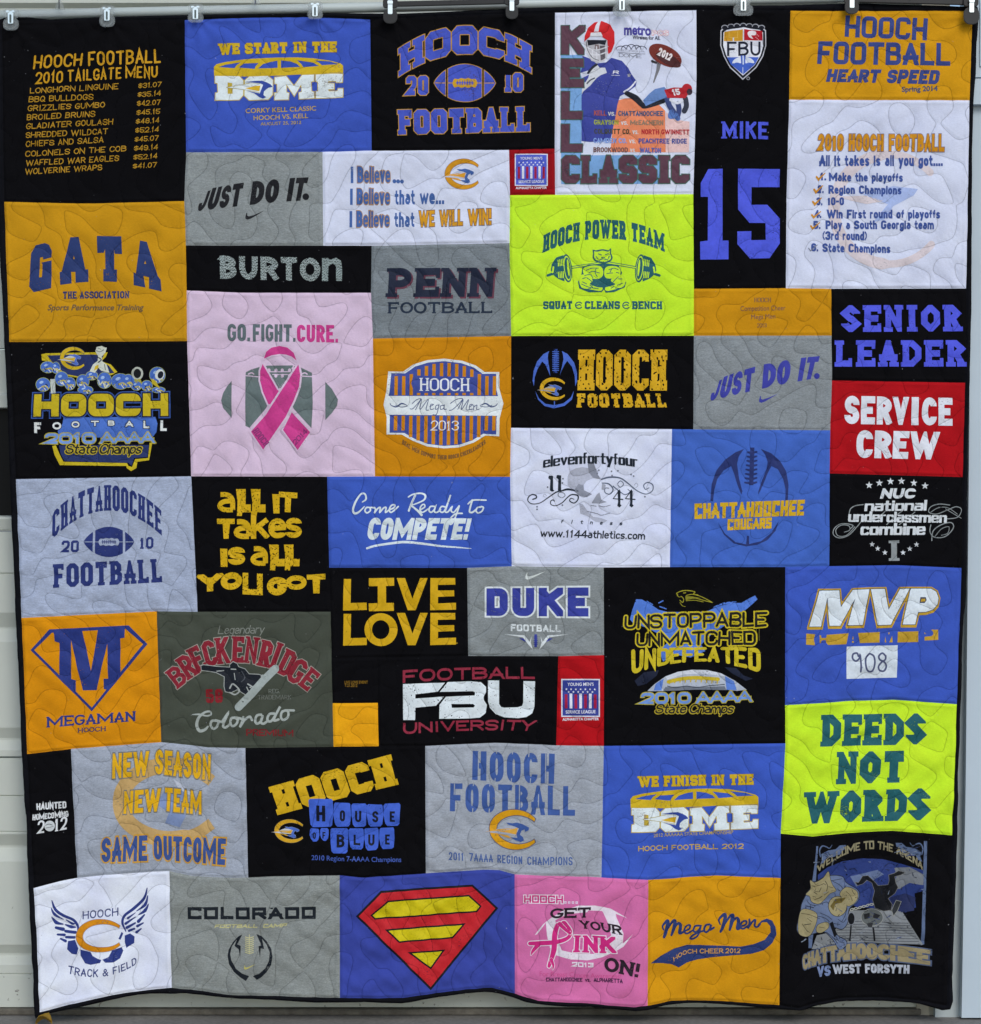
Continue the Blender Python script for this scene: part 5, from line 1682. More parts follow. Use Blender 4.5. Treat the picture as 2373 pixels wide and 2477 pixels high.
for q_, w_ in (([(740, 270), (730, 255), (770, 235), (830, 228), (900, 240), (890, 262), (930, 270)], 9), ([(735, 275), (755, 290), (775, 285), (795, 310), (785, 340), (760, 320)], 7), ([(820, 275), (880, 265), (960, 285), (1070, 342)], 7),
               ([(815, 300), (900, 300), (1000, 325), (1070, 342)], 7), ([(820, 325), (900, 320), (980, 335)], 6), ([(760, 340), (780, 370), (810, 380)], 5), ([(795, 252), (815, 250)], 9)):
    ST(q_, w_, cg, 0)
PG([(812, 280), (880, 285), (960, 300), (880, 305), (815, 320)], (120, 118, 40), 1)
bst = F_(sw=.17, cn='r', rad=.3, gap=.03, cap='rd', jit=.018)
kk = (22, 23, 24)
TT("UNSTOPPABLE", [(232, 592), (900, 580), (1580, 568)], [(240, 468), (900, 438), (1588, 432)], kk, bst, z=2, out=(13, yb_))
TT("UNMATCHED", [(345, 756), (900, 748), (1480, 742)], [(352, 632), (900, 614), (1478, 606)], kk, bst, z=2, out=(13, yb_))
TT("UNDEFEATED", [(298, 1030), (900, 900), (1525, 1010)], [(300, 785), (900, 762), (1520, 768)], yb_, F_(sw=.19, cn='r', rad=.3, gap=.02, cap='rd', jit=.016), z=2)
ST([(1508, 590), (1508, 700)], 4, (120, 116, 60), 1, False); ST([(1480, 590), (1480, 640)], 4, (120, 116, 60), 1, False)
PG([(450, 1178), (520, 1110), (620, 1040), (740, 995), (880, 976), (1020, 980), (1150, 1010), (1280, 1080), (1390, 1165), (1300, 1175), (1200, 1165), (900, 1160), (600, 1178)], (164, 174, 190), 0)
PG([(620, 1040), (740, 995), (880, 976), (1020, 980), (1150, 1010), (1190, 1040), (1000, 1012), (800, 1020), (640, 1070)], (196, 204, 218), 1)
PG([(600, 1178), (620, 1140), (800, 1130), (1000, 1140), (1180, 1130), (1200, 1168), (900, 1164)], (104, 112, 126), 1)
PG([(510, 1172), (530, 1110), (605, 1060), (585, 1172)], (84, 122, 204), 2); PG([(1200, 1165), (1185, 1035), (1270, 1085), (1295, 1168)], (84, 122, 204), 2)
ST([(640, 1130), (720, 1145), (820, 1130), (920, 1142), (1060, 1125), (1180, 1115)], 7, (56, 62, 74), 2)
ST([(650, 1090), (760, 1065), (900, 1052), (1120, 1065)], 34, (182, 164, 52), 3)
for k in range(10):
    ST([(665 + 50 * k, 1085 - 40 * math.sin((k + 1) / 11 * math.pi)), (660 + 50 * k, 1112 - 22 * math.sin((k + 1) / 11 * math.pi))], 11, (182, 164, 52), 3, False)
T("2010", 392, 1300, 862, 1296, 106, (100, 138, 206), ost, z=4, out=(9, (160, 152, 70)))
T("AAAA", 912, 1294, 1436, 1276, 106, (100, 138, 206), F_(sw=.2, cn='s', gap=-.02), z=4, out=(9, (160, 152, 70)))
T("State", 518, 1390, 810, 1388, 92, (30, 31, 30), scr, 26, z=4, out=(9, (160, 146, 50)))
T("Champs", 840, 1388, 1255, 1388, 92, (30, 31, 30), scr, 26, z=4, out=(9, (160, 146, 50)))

panel('royal blue shirt panel with white gold-edged slanted capitals above a white number tag', (54, 82, 178),
      [(1899, 1371.5), (2005.5, 1369.5), (2170, 1367), (2326, 1374), (2314.7, 1703.5), (2161, 1692.6), (2046, 1696), (1898, 1705)])
C(1893, 1370)
mv, mo = (202, 214, 224), (176, 146, 58)
for dy, cc, ow, zz in ((14, mo, 16, 0), (0, mo, 18, 1), (0, (60, 66, 84), 6, 2), (0, mv, 0, 3)):
    for P_ in ([(345, 228), (530, 226), (548, 385), (660, 222), (818, 215), (752, 552), (612, 555), (685, 300), (540, 560), (440, 560), (418, 290), (362, 568), (248, 568)],
               [(832, 215), (962, 212), (1000, 410), (1110, 212), (1200, 210), (1020, 550), (898, 555)],
               [(1205, 230), (1215, 210), (1400, 210), (1450, 240), (1472, 300), (1462, 360), (1420, 410), (1350, 430), (1278, 432), (1250, 548), (1132, 548)]):
        P2 = [(x, y + dy) for x, y in P_]
        V_, F__ = tri_shape([(_xy(P2), 1)] + ([(r, 1) for r in stroke_poly(_xy(P2), 2 * ow * K, True)] if ow else []))
        emit('lettering', V_, F__, cc, zz)
PG([(1300, 290), (1350, 290), (1358, 318), (1340, 345), (1292, 346)], (60, 66, 84), 4, part='lettering'); PG([(1310, 305), (1345, 305), (1345, 330), (1302, 334)], mo, 5, part='lettering')
for P_ in ([(220, 634), (305, 640), (292, 690), (302, 745), (215, 738)], [(345, 650), (358, 650), (362, 675), (405, 675), (412, 645), (620, 630), (600, 735), (425, 742), (408, 722), (402, 695), (365, 698), (358, 725), (345, 725)],
           [(660, 660), (664, 660), (668, 690), (655, 690)], [(655, 705), (670, 705), (672, 722), (652, 722)], [(708, 628), (918, 620), (915, 720), (730, 726)], [(968, 660), (978, 720), (964, 718)], [(996, 625), (1012, 625), (1004, 650)],
           [(1034, 655), (1038, 718), (1006, 718)], [(1086, 618), (1284, 612), (1284, 716), (1084, 720)], [(1340, 622), (1358, 640), (1342, 640)], [(1400, 598), (1472, 598), (1470, 695), (1342, 702), (1342, 665), (1410, 658), (1425, 640), (1420, 615)]):
    PG(P_, mo, part='lettering')
PG([(604, 758), (1088, 745), (1080, 1052), (598, 1062)], (196, 208, 220), part='number_tag')
hw = (84, 88, 122)
for q_ in ([(715, 850), (700, 820), (665, 830), (660, 870), (690, 895), (722, 870), (730, 840), (738, 920), (735, 995)], [(820, 825), (785, 870), (785, 950), (810, 992), (848, 985), (868, 920), (860, 850), (825, 825)],
           [(970, 845), (940, 820), (908, 845), (915, 880), (960, 905), (980, 945), (960, 988), (920, 985), (905, 950), (930, 910), (968, 880), (972, 845)]):
    ST(q_, 17, hw, 1, part='lettering')

panel('lime yellow shirt panel with three lines of big teal slab lettering', (186, 246, 62),
      [(1898, 1705), (2046, 1696), (2161, 1692.6), (2314.7, 1703.5), (2309.6, 1870), (2302, 2020), (2161, 2010), (2046, 2015), (1964.5, 2022), (1887.3, 2015), (1898.8, 1797)])
C(1893, 1370)
dst = F_(sw=.27, cn='o', rad=.3, sl=.075, sh=.16, gap=.06)
TT("DEEDS", [(354, 1702), (1352, 1684)], [(364, 1402), (1354, 1390)], te, dst)
TT("NOT", [(505, 2060), (1155, 2044)], [(512, 1752), (1165, 1744)], te, dst)
TT("WORDS", [(190, 2432), (1385, 2400)], [(200, 2130), (1400, 2098)], te, dst)

panel('amber shirt panel with a navy letter inside a diamond outline', (188, 130, 22),
      [(51, 1495), (378, 1479), (389, 1796), (171, 1812), (66, 1824)])
C(0, 1460)
mm = (44, 58, 130)
PG([(465, 245), (1215, 207), (1392, 385), (868, 1020), (288, 440)], mm, cut=[[(490, 275), (1185, 238), (1352, 385), (868, 985), (322, 440)]])
PG([(490, 245), (770, 232), (860, 640), (930, 225), (1180, 212), (1178, 322), (1135, 330), (1140, 650), (1010, 815), (980, 810), (978, 712), (1022, 712), (1012, 380), (912, 820), (782, 822), (668, 345), (672, 715), (714, 728), (715, 835), (700, 840), (560, 680), (560, 372),
    (515, 358), (512, 290)], mm)
TT("MEGAMAN", [(442, 1172), (1285, 1112)], [(440, 1072), (1285, 1018)], mm, SLB)
T("HOOCH", 736, 1222, 1004, 1206, 46, (70, 66, 96), SLB)

panel('dark olive shirt panel with arched dark red lettering over a snowboarder', (64, 70, 62),
      [(378, 1479), (477.5, 1480), (800, 1479.5), (802, 1592), (804.5, 1701), (807, 1806), (593.5, 1809.5), (503, 1808), (444, 1801), (389, 1796)])
C(380, 1460)
br, bo = (118, 34, 48), (146, 142, 136)
lg = (118, 124, 118)
T("Legendary", 572, 290, 1010, 282, 82, lg, F_(sw=.11, cn='r', rad=.5, gap=.05, cap='rd'), 18)
# each letter stands on the arch
ang0 = [(-44, 'B'), (-33.5, 'R'), (-22.5, 'E'), (-13.5, 'C'), (-5, 'K'), (4, 'E'), (13, 'N'), (23, 'R'), (31.5, 'I'), (39, 'D'), (49, 'G'), (59, 'E')]
place_ = [(95, 632, 255, 805), (190, 545, 375, 720)]
lt = [('B', (185, 690), 136, 200, -38), ('R', (285, 595), 138, 230, -33), ('E', (375, 525), 122, 240, -26), ('C', (498, 470), 120, 240, -16), ('K', (620, 445), 130, 250, -7), ('E', (765, 435), 116, 248, 2), ('N', (895, 440), 130, 252, 7), ('R', (1030, 475), 128, 250, 13),
      ('I', (1130, 490), 68, 250, 20), ('D', (1230, 560), 128, 250, 26), ('G', (1330, 640), 132, 240, 32), ('E', (1440, 715), 118, 210, 38)]
for ch, (cx, cy), w_, h_, a_ in lt:
    c_, s_ = math.cos(math.radians(a_)), math.sin(math.radians(a_))
    R_ = lambda x, y: (cx + x * c_ - y * s_, cy + x * s_ + y * c_)
    TT(ch, [R_(-w_ / 2, h_ / 2), R_(w_ / 2, h_ / 2)], [R_(-w_ / 2, -h_ / 2), R_(w_ / 2, -h_ / 2)], br, F_(sw=.19, cn='o', rad=.2, sl=.045, sh=.09), z=0, out=(7, bo), wear=(.9, 1.9, 5))
dk, lt_ = (28, 32, 40), (150, 158, 158)
PG([(418, 590), (440, 582), (560, 598), (690, 605), (690, 580), (720, 552), (755, 570), (770, 600), (830, 620), (870, 668), (960, 672), (1010, 690), (985, 745), (930, 770), (870, 790), (910, 810), (880, 860), (840, 860), (760, 810), (700, 840), (650, 830), (638, 780), (640, 690),
    (560, 650), (500, 640), (420, 630)], dk, 2, out=(7, lt_))
ST([(565, 640), (630, 635)], 9, lt_, 4); ST([(730, 660), (740, 720)], 8, lt_, 4); ST([(690, 800), (720, 760), (780, 820), (740, 860), (690, 840)], 14, lt_, 4); ST([(800, 640), (830, 700), (800, 740)], 8, (70, 76, 84), 4)
ST([(700, 620), (745, 622)], 10, lt_, 4); ST([(860, 760), (930, 800)], 12, lt_, 4); ST([(850, 790), (870, 830)], 10, lt_, 4)
ST([(770, 980), (900, 850), (1000, 735), (1120, 615)], 74, (148, 160, 160), 5, sm=False, wear=(.6, 2.0, 3))
EL(1000, 690, 18, 18, lt_, 4)
T("59", 462, 942, 622, 938, 132, (116, 30, 38), F_(sw=.25, cn='o', rad=.11, gap=.1), wear=(.9, 1.1, 6))
T("REG.", 1056, 848, 1162, 846, 40, (120, 128, 124), SER)
T("TRADEMARK", 952, 906, 1270, 906, 42, (106, 112, 108), SER)
cl = (152, 162, 160)
for q_, w_ in (([(335, 1050), (400, 1048), (470, 1062), (510, 1050), (500, 1022), (450, 1030), (395, 1080), (375, 1150), (400, 1205), (450, 1195), (480, 1165)], [8, 18, 14, 16, 18, 20, 26, 30, 30, 26, 16]), ([(560, 1110), (520, 1110), (505, 1150), (530, 1185), (565, 1165), (580, 1120), (555, 1105), (610, 1120)], 23),
               ([(615, 1120), (670, 1040), (640, 1110), (625, 1160), (650, 1172), (690, 1140)], 23), ([(740, 1080), (705, 1085), (695, 1130), (715, 1160), (750, 1140), (765, 1100), (740, 1078), (800, 1090)], 23), ([(815, 1075), (805, 1120), (790, 1160), (830, 1100), (875, 1070), (890, 1085), (900, 1100)], 23),
               ([(985, 1050), (945, 1060), (930, 1110), (950, 1135), (985, 1110), (1000, 1055), (985, 1120), (1010, 1135), (1040, 1115)], 23), ([(1110, 1040), (1065, 1045), (1045, 1090), (1065, 1115), (1100, 1090), (1165, 975), (1120, 1060), (1110, 1105), (1150, 1095)], 23),
               ([(1215, 1010), (1180, 1030), (1175, 1080), (1200, 1100), (1240, 1070), (1240, 1020), (1215, 1010), (1295, 1010)], 22)):
    ST(q_, w_, cl, 1, part='lettering', wear=(.7, 2.0, 9))
T("PREMIUM", 845, 1250, 1290, 1258, 66, (112, 32, 38), F_(sw=.2, cn='o', rad=.15, gap=.07), wear=(1.0, .8, 3))

panel('narrow black shirt scrap with small white three line lettering, lower left', BLACK,
      [(66, 1824), (171, 1812), (188, 2123), (146, 2130), (84, 2146)])
C(0, 1460)
hs_ = F_(sw=.22, cn='r', rad=.25, gap=.03, cap='rd', jit=.02)
T("HAUNTED", 352, 1952, 634, 1932, 66, (198, 204, 210), hs_)
T("HOMECOMING", 312, 2050, 648, 2015, 56, (198, 204, 210), hs_)
C(0, 1977)
T("2", 362, 150, 430, 142, 122, (198, 204, 210), F_(sw=.15, cn='r', rad=.4)); T("12", 520, 132, 640, 110, 124, (198, 204, 210), F_(sw=.15, cn='r', rad=.4, sl=.05, sh=.08))
PG(ell(476, 78, 48, 50), (184, 192, 198)); ST([(440, 70), (470, 60), (500, 70)], 6, (60, 64, 70), 1); ST([(445, 95), (480, 90), (510, 80)], 5, (90, 94, 100), 1)

panel('heather grey shirt panel with yellow and blue condensed lettering over a ghosted C', (146, 155, 170),
      [(171, 1812), (389, 1796), (444, 1801), (503, 1808), (593.5, 1809.5), (600.6, 2122.5), (553, 2123), (469, 2120), (409, 2108), (256, 2116), (188, 2123)], heather=.10)
C(0, 1460)
gc = (176, 150, 104)
ST(ell(1610, 1880, 470, 350, 0, 42, 318, 36), [110] * 4 + [150] * 28 + [110] * 4, gc, 0, sm=False, cap='sq')
PG([(1480, 1900), (1560, 1760), (1720, 1720), (1780, 1800), (1700, 1880), (1760, 2010), (1700, 2120), (1560, 2080), (1600, 1980)], (120, 140, 184), 1)
PG([(1640, 1660), (1760, 1740), (1840, 1830), (1760, 1800), (1680, 1740)], (172, 180, 196), 2)
ys, yo = (200, 160, 36), (110, 112, 108)
nst = F_(sw=.21, cn='r', rad=.45, gap=.06)
TT("NEW", [(1062, 1658), (1405, 1628)], [(1066, 1420), (1410, 1396)], ys, nst, z=3, out=(7, yo))
TT("SEASON", [(1462, 1612), (1990, 1672)], [(1472, 1380), (1996, 1428)], ys, nst, z=3, out=(7, yo))
TT("NEW", [(1168, 1990), (1515, 1968)], [(1175, 1775), (1520, 1750)], ys, nst, z=3, out=(7, yo))
TT("TEAM", [(1555, 1962), (1905, 1998)], [(1562, 1742), (1910, 1775)], ys, nst, z=3, out=(7, yo))
C(0, 1977)
TT("SAME", [(958, 425), (1395, 412)], [(968, 195), (1392, 172)], (62, 86, 148), nst, z=3, out=(10, (184, 146, 66)))
TT("OUTCOME", [(1455, 400), (2130, 450)], [(1452, 172), (2140, 200)], (62, 86, 148), nst, z=3, out=(10, (184, 146, 66)))

panel('black shirt panel with tilted yellow block letters above blue letter tiles', BLACK,
      [(593.5, 1809.5), (807, 1806), (916, 1805), (1028.6, 1804.5), (1030, 2113.5), (884, 2122.5), (822, 2117), (656, 2119.6), (600.6, 2122.5)])
C(580, 1760)
hg = (190, 158, 38)
TT("HOOCH", [(362, 826), (950, 672), (1502, 538)], [(275, 562), (860, 402), (1428, 252)], hg, F_(sw=.3, cn='o', rad=.09, sl=.10, sh=.2, gap=.04))
tb = (58, 92, 196)
tiles = [(655, 675, 882, 938, 'H', 725, 735, 810, 885), (890, 712, 1050, 935, 'O', 948, 780, 998, 882), (1058, 720, 1202, 938, 'U', 1092, 785, 1152, 890), (1206, 726, 1356, 936, 'S', 1255, 788, 1312, 892), (1364, 718, 1518, 930, 'E', 1420, 790, 1468, 890),
         (663, 952, 752, 1075, 'O', 692, 988, 722, 1048), (762, 952, 842, 1070, 'F', 784, 985, 812, 1045), (856, 950, 1026, 1190, 'B', 918, 1008, 992, 1132), (1034, 950, 1174, 1152, 'L', 1078, 1012, 1142, 1108), (1180, 950, 1314, 1155, 'U', 1216, 1012, 1276, 1112),
         (1322, 945, 1464, 1145, 'E', 1376, 1010, 1420, 1102)]
for x0, y0, x1, y1, ch, a_, b_, c_, d_ in tiles:
    r_ = CUR.rnd
    j = lambda: r_.uniform(-5, 5)
    w_, h_ = x1 - x0, y1 - y0
    PG([(x0 + j(), y0 + 14 + j()), (x0 + 12, y0 + j()), (x1 - 12, y0 + j()), (x1 + j(), y0 + 14), (x1 + j(), (y0 + y1) / 2), (x1 - 6, y1 - 20 + j()), (x1 - 24, y1 - 2), (x0 + 34, y1 + j()), (x0 + 14, y1 - 24), (x0 + j(), (y0 + y1) / 2)], tb, 2 if ch == 'H' else 0, part='letter_tiles')
    TT(ch, [(a_, d_), (c_, d_ + 3)], [(a_, b_), (c_, b_)], (20, 24, 40), F_(sw=.2, cn='r', rad=.4), z=3 if ch == 'H' else 1)
cat_c(330, 868, 628, 1085, (188, 150, 42), (90, 90, 76), (70, 104, 190), (188, 152, 62), (176, 184, 196), z=0, rimw=3, tilt=.06)
T("2010 Region 7-AAAA Champions", 680, 1252, 1528, 1272, 46, (64, 90, 176), 'bf', bold=.008)

panel('heather grey shirt panel with faded blue stencil letters above a gold C emblem', (148, 156, 168),
      [(1028.6, 1804.5), (1199, 1797), (1345.4, 1803), (1460.3, 1803.5), (1454.4, 2120.5), (1245, 2115.5), (1208.5, 2106), (1180, 2105), (1030, 2113.5)], heather=.10)
C(1000, 1770)
sb = (66, 94, 160)
stn = F_(sw=.2, cn='r', rad=.5, gap=.11)
TT("HOOCH", [(556, 456), (950, 482), (1330, 490)], [(562, 182), (950, 196), (1338, 206)], sb, stn)
TT("FOOTBALL", [(345, 752), (940, 778), (1528, 790)], [(350, 488), (940, 502), (1532, 512)], sb, stn)
for x0, y0, x1, y1 in ((785, 180, 792, 210), (770, 440, 776, 480), (935, 185, 942, 215), (925, 440, 930, 482), (1090, 200, 1097, 240), (1105, 440, 1110, 486), (565, 485, 571, 515), (558, 725, 564, 770), (722, 490, 728, 520), (715, 730, 722, 772), (1000, 500, 1006, 780), (1180, 590, 1186, 790),
                       (612, 190, 618, 470), (1248, 205, 1254, 490), (385, 490, 391, 600)):
    PG([(x0, y0), (x1 + 3, y0), (x1 - 1, y1), (x0 - 4, y1)], (148, 156, 168), 1, part='lettering')
cat_c(720, 738, 1200, 1115, (194, 146, 34), (66, 82, 118), (62, 90, 156), (192, 150, 70), (152, 160, 176), z=2, rimw=6, tilt=.04)
for a_, b_, s in ((335, 475, "2011"), (528, 752, "7AAAA"), (795, 1030, "REGION"), (1078, 1505, "CHAMPIONS")):
    yb2 = lambda x: 1216 + (x - 335) * .06 if x < 1100 else 1276 - (x - 1100) * .05
    T(s, a_, yb2(a_), b_, yb2(b_), 78, (80, 104, 162), F_(sw=.15, cn='r', rad=.4, gap=.12))

panel('royal blue shirt panel with a yellow dome roof over white block letters, lower row', (54, 84, 182),
      [(1460.3, 1803.5), (1898.8, 1797), (1887.3, 2015), (1886.8, 2122), (1734, 2117.6), (1567, 2126.5), (1454.4, 2120.5)])
C(1440, 1770)
TT("WE FINISH IN THE", [(402, 518), (1494, 496)], [(398, 416), (1492, 396)], (188, 162, 44), F_(sw=.27, cn='o', rad=.11, sl=.10, sh=.17, gap=.04), out=(3, (120, 108, 60)))
dome(328, -10, .99, None, None, None)
T("2012 AAAAAA STATE CHAMPIONSHIP", 548, 990, 1302, 962, 32, (166, 150, 78), 'bf', bold=.01)
TT("HOOCH FOOTBALL 2012", [(402, 1122), (1400, 1102)], [(402, 1072), (1400, 1052)], (182, 156, 58), F_(sw=.17, cn='r', rad=.5, gap=.1))

panel('white shirt panel with a winged gold C and navy lettering, bottom left corner', (204, 212, 240),
      [(84, 2146), (146, 2130), (188, 2123), (256, 2116), (409, 2108), (414, 2391), (319.5, 2400), (230, 2414), (101, 2443), (97, 2386), (94.5, 2309)])
C(0, 1977)
tn = (46, 60, 130)
T("HOOCH", 785, 962, 1122, 928, 76, (56, 66, 122), F_(sw=.14, cn='r', rad=.5, gap=.13))
TT("TRACK & FIELD", [(650, 1466), (985, 1500), (1290, 1392)], [(658, 1392), (985, 1428), (1285, 1322)], (60, 70, 126), F_(sw=.15, cn='r', rad=.5, gap=.13))
for P_, w_ in (([(500, 780), (530, 860), (610, 920), (700, 965), (742, 1030), (742, 1080)], [8, 26, 26, 24, 22, 12]), ([(495, 855), (530, 910), (610, 960)], [8, 28, 6]), ([(500, 935), (540, 985), (605, 1005)], [10, 34, 10]), ([(540, 1035), (605, 1052)], [26, 34]),
               ([(555, 1100), (618, 1105)], [18, 26]), ([(582, 1140), (632, 1160)], [14, 26]), ([(635, 965), (690, 1000), (712, 1000)], [10, 24, 8]), ([(625, 1010), (680, 1030), (722, 1035)], [12, 30, 10]), ([(628, 1070), (720, 1082)], [26, 28]), ([(635, 1125), (712, 1128)], [22, 24]),
               ([(1390, 672), (1360, 770), (1270, 860), (1180, 930), (1160, 1000), (1190, 1080)], [8, 26, 28, 24, 22, 10]), ([(1395, 745), (1370, 830), (1290, 890)], [8, 30, 6]), ([(1402, 825), (1370, 885), (1310, 925)], [8, 32, 8]), ([(1365, 925), (1310, 985)], [14, 32]), ([(1355, 1000), (1300, 1030)], [12, 26]),
               ([(1335, 1055), (1290, 1090)], [12, 26]), ([(1280, 905), (1210, 955)], [6, 22]), ([(1280, 945), (1190, 1005)], [8, 26]), ([(1280, 1000), (1200, 1045)], [16, 28]), ([(1270, 1055), (1220, 1075)], [20, 24])):
    ST(P_, w_, tn, 0, sm=len(P_) > 2)
PG([(655, 1160), (720, 1150), (752, 1230), (735, 1290), (690, 1280), (648, 1235)], tn); PG([(770, 1240), (860, 1270), (880, 1310), (930, 1340), (960, 1348), (950, 1375), (860, 1392), (810, 1375), (770, 1300)], tn)
PG([(1150, 1230), (1168, 1260), (1140, 1330), (1080, 1368), (1000, 1370), (972, 1345), (1030, 1320), (1060, 1260)], tn); PG([(1180, 1120), (1230, 1100), (1272, 1130), (1270, 1190), (1195, 1235), (1180, 1180)], tn)
PG([(1120, 1150), (1150, 1085), (1165, 1100), (1140, 1160)], tn)
cat_c(728, 960, 1180, 1275, (190, 130, 28), (90, 92, 112), tn, tn, tn, z=2, rimw=3, head=False)

panel('light grey shirt panel with angular black lettering above a football outline', (126, 133, 133),
      [(409, 2108), (469, 2120), (553, 2123), (600.6, 2122.5), (656, 2119.6), (822, 2117), (823, 2411.5), (656, 2407.7), (553, 2406.4), (477, 2396), (414, 2391)], heather=.12)
C(400, 1977)
ck = (26, 31, 38)
TT("COLORADO", [(212, 965), (1425, 958)], [(210, 850), (1425, 845)], ck, F_(sw=.27, cn='s', gap=.2))
for x in (335, 985, 1125, 1285):
    PG([(x - 6, 852), (x + 40, 850), (x + 30, 868)], ck, part='lettering')
TT("FOOTBALL", [(465, 1044), (870, 1044)], [(478, 1012), (884, 1006)], (172, 172, 132), F_(sw=.28, cn='s', gap=.12))
TT("CAMP", [(925, 1044), (1140, 1036)], [(934, 1004), (1158, 1000)], (172, 172, 132), F_(sw=.28, cn='s', gap=.12))
PG([(730, 1104), (690, 1125), (640, 1180), (600, 1250), (590, 1310), (605, 1390), (650, 1460), (710, 1510), (765, 1545), (795, 1498), (730, 1475), (670, 1430), (625, 1350), (615, 1290), (630, 1220), (680, 1150), (655, 1215), (695, 1245), (710, 1325), (714, 1215), (682, 1200)], ck)
PG([(862, 1104), (910, 1125), (960, 1170), (1005, 1240), (1018, 1310), (1005, 1390), (960, 1460), (910, 1510), (868, 1535), (830, 1498), (890, 1475), (950, 1420), (985, 1350), (992, 1270), (960, 1200), (915, 1150), (938, 1240), (905, 1235), (900, 1320), (884, 1215), (910, 1210)], ck)
ST([(797, 1110), (797, 1285)], 8, (176, 176, 140), 0, False)
for k in range(9):
    ST([(760, 1128 + 18 * k), (797, 1138 + 18 * k), (836, 1128 + 18 * k)], 8, (176, 176, 140), 1)
swoosh(742, 1392, 118, (180, 176, 110), 0, -6)

# a plain generic shield stands where a well known emblem is printed on this shirt
panel('royal blue shirt panel with a red diamond shield holding yellow bands', (52, 66, 152),
      [(822, 2117), (884, 2122.5), (1030, 2113.5), (1180, 2105), (1208.5, 2106), (1245, 2115.5), (1245.6, 2405), (1190.6, 2392), (1127, 2396), (1050, 2404), (973, 2414), (823, 2411.5)])
C(820, 1977)
rs, rk, ry = (168, 38, 46), (22, 22, 28), (186, 176, 32)
PG([(405, 712), (1258, 660), (1480, 865), (868, 1608), (190, 930)], rs, 0, out=(20, rk))
for P_ in ([(470, 800), (1225, 752), (1330, 850), (1300, 890), (345, 950), (320, 925)], [(470, 1070), (1165, 1025), (1070, 1135), (575, 1168)], [(690, 1290), (975, 1272), (866, 1420)]):
    PG(P_, ry, 2, out=(15, rk))

panel('bright pink shirt panel with black, white and magenta lettering around a ribbon', (190, 104, 156),
      [(1245, 2115.5), (1454.4, 2120.5), (1567, 2126.5), (1565.5, 2430), (1532, 2433), (1404.5, 2423), (1302, 2420.5), (1245.6, 2405)])
C(1200, 1977)
pw, pm, pb = (212, 206, 220), (178, 44, 116), (38, 26, 38)
PG([(365, 1110), (440, 1010), (520, 945), (640, 870), (780, 825), (930, 822), (1080, 855), (1240, 945), (1130, 905), (1140, 960), (1190, 1080), (1195, 1180), (1290, 1090), (1200, 1210), (1120, 1260), (1000, 1310), (860, 1340), (700, 1335), (570, 1300), (510, 1230), (480, 1110),
    (470, 990), (390, 1100)], pw, 0)
PG([(560, 965), (680, 905), (860, 885), (1010, 890), (1060, 1000), (1090, 1120), (1080, 1220), (960, 1280), (760, 1280), (620, 1250), (580, 1150), (570, 1050)], (188, 102, 154), 1)
PG([(1020, 865), (1120, 900), (1200, 1080), (1195, 1180), (1120, 1200), (1090, 1040)], pw, 2)
PG([(870, 868), (1000, 878), (1010, 890), (860, 884)], (188, 102, 154), 1)
ST([(580, 1010), (555, 1100), (545, 1250), (500, 1400)], [40, 50, 50, 30], pm, 3, out=(8, pw)); ST([(640, 1000), (700, 1070), (680, 1130), (580, 1170), (440, 1185), (320, 1190)], [60, 34, 34, 40, 44, 36], pm, 3, out=(8, pw))
ST([(600, 1000), (650, 1050), (700, 1090)], [40, 30, 24], pm, 4, out=(6, pw)); ST([(400, 1200), (350, 1260), (330, 1300)], [44, 30, 6], pm, 3, out=(6, pw)); ST([(520, 1340), (540, 1390), (535, 1430)], [30, 22, 6], pm, 4, out=(5, pw))
T("HOOCH", 265, 808, 632, 808, 72, pm, F_(sw=.2, cn='s', gap=.14), z=0, out=(8, pw))
T("....", 640, 806, 775, 806, 60, (190, 150, 190), F_(sw=.22, cn='s'), out=(4, pw))
pst2 = F_(sw=.26, cn='r', rad=.45, sl=.07, sh=.13, gap=.03, ar=1.25)
TT("GET", [(510, 950), (895, 935)], [(512, 858), (900, 836)], pb, pst2, z=5)
TT("YOUR", [(800, 1040), (1190, 1096)], [(778, 960), (1185, 1010)], pb, pst2, z=5)
TT("INK", [(708, 1268), (1135, 1272)], [(722, 1108), (1120, 1112)], pm, F_(sw=.26, cn='r', rad=.45, sl=.07, sh=.11, gap=.03), z=6, out=(8, pw))
TT("ON!", [(1018, 1440), (1345, 1500)], [(1025, 1305), (1370, 1375)], pb, pst2, z=5)
T("2013", 716, 1402, 918, 1404, 44, pw, F_(sw=.26, cn='s', gap=.1), z=5)
T("For Breast Cancer Awareness!", 412, 1494, 1180, 1512, 44, (186, 78, 136), 'bf')
T("CHATTAHOOCHEE", 472, 1546, 815, 1546, 38, (70, 36, 70), F_(sw=.22, cn='s', gap=.06)); T("vs.", 838, 1546, 892, 1546, 40, (70, 36, 70), 'bf', bold=.03); T("ALPHARETTA", 922, 1546, 1192, 1552, 38, (70, 36, 70), F_(sw=.22, cn='s', gap=.06))

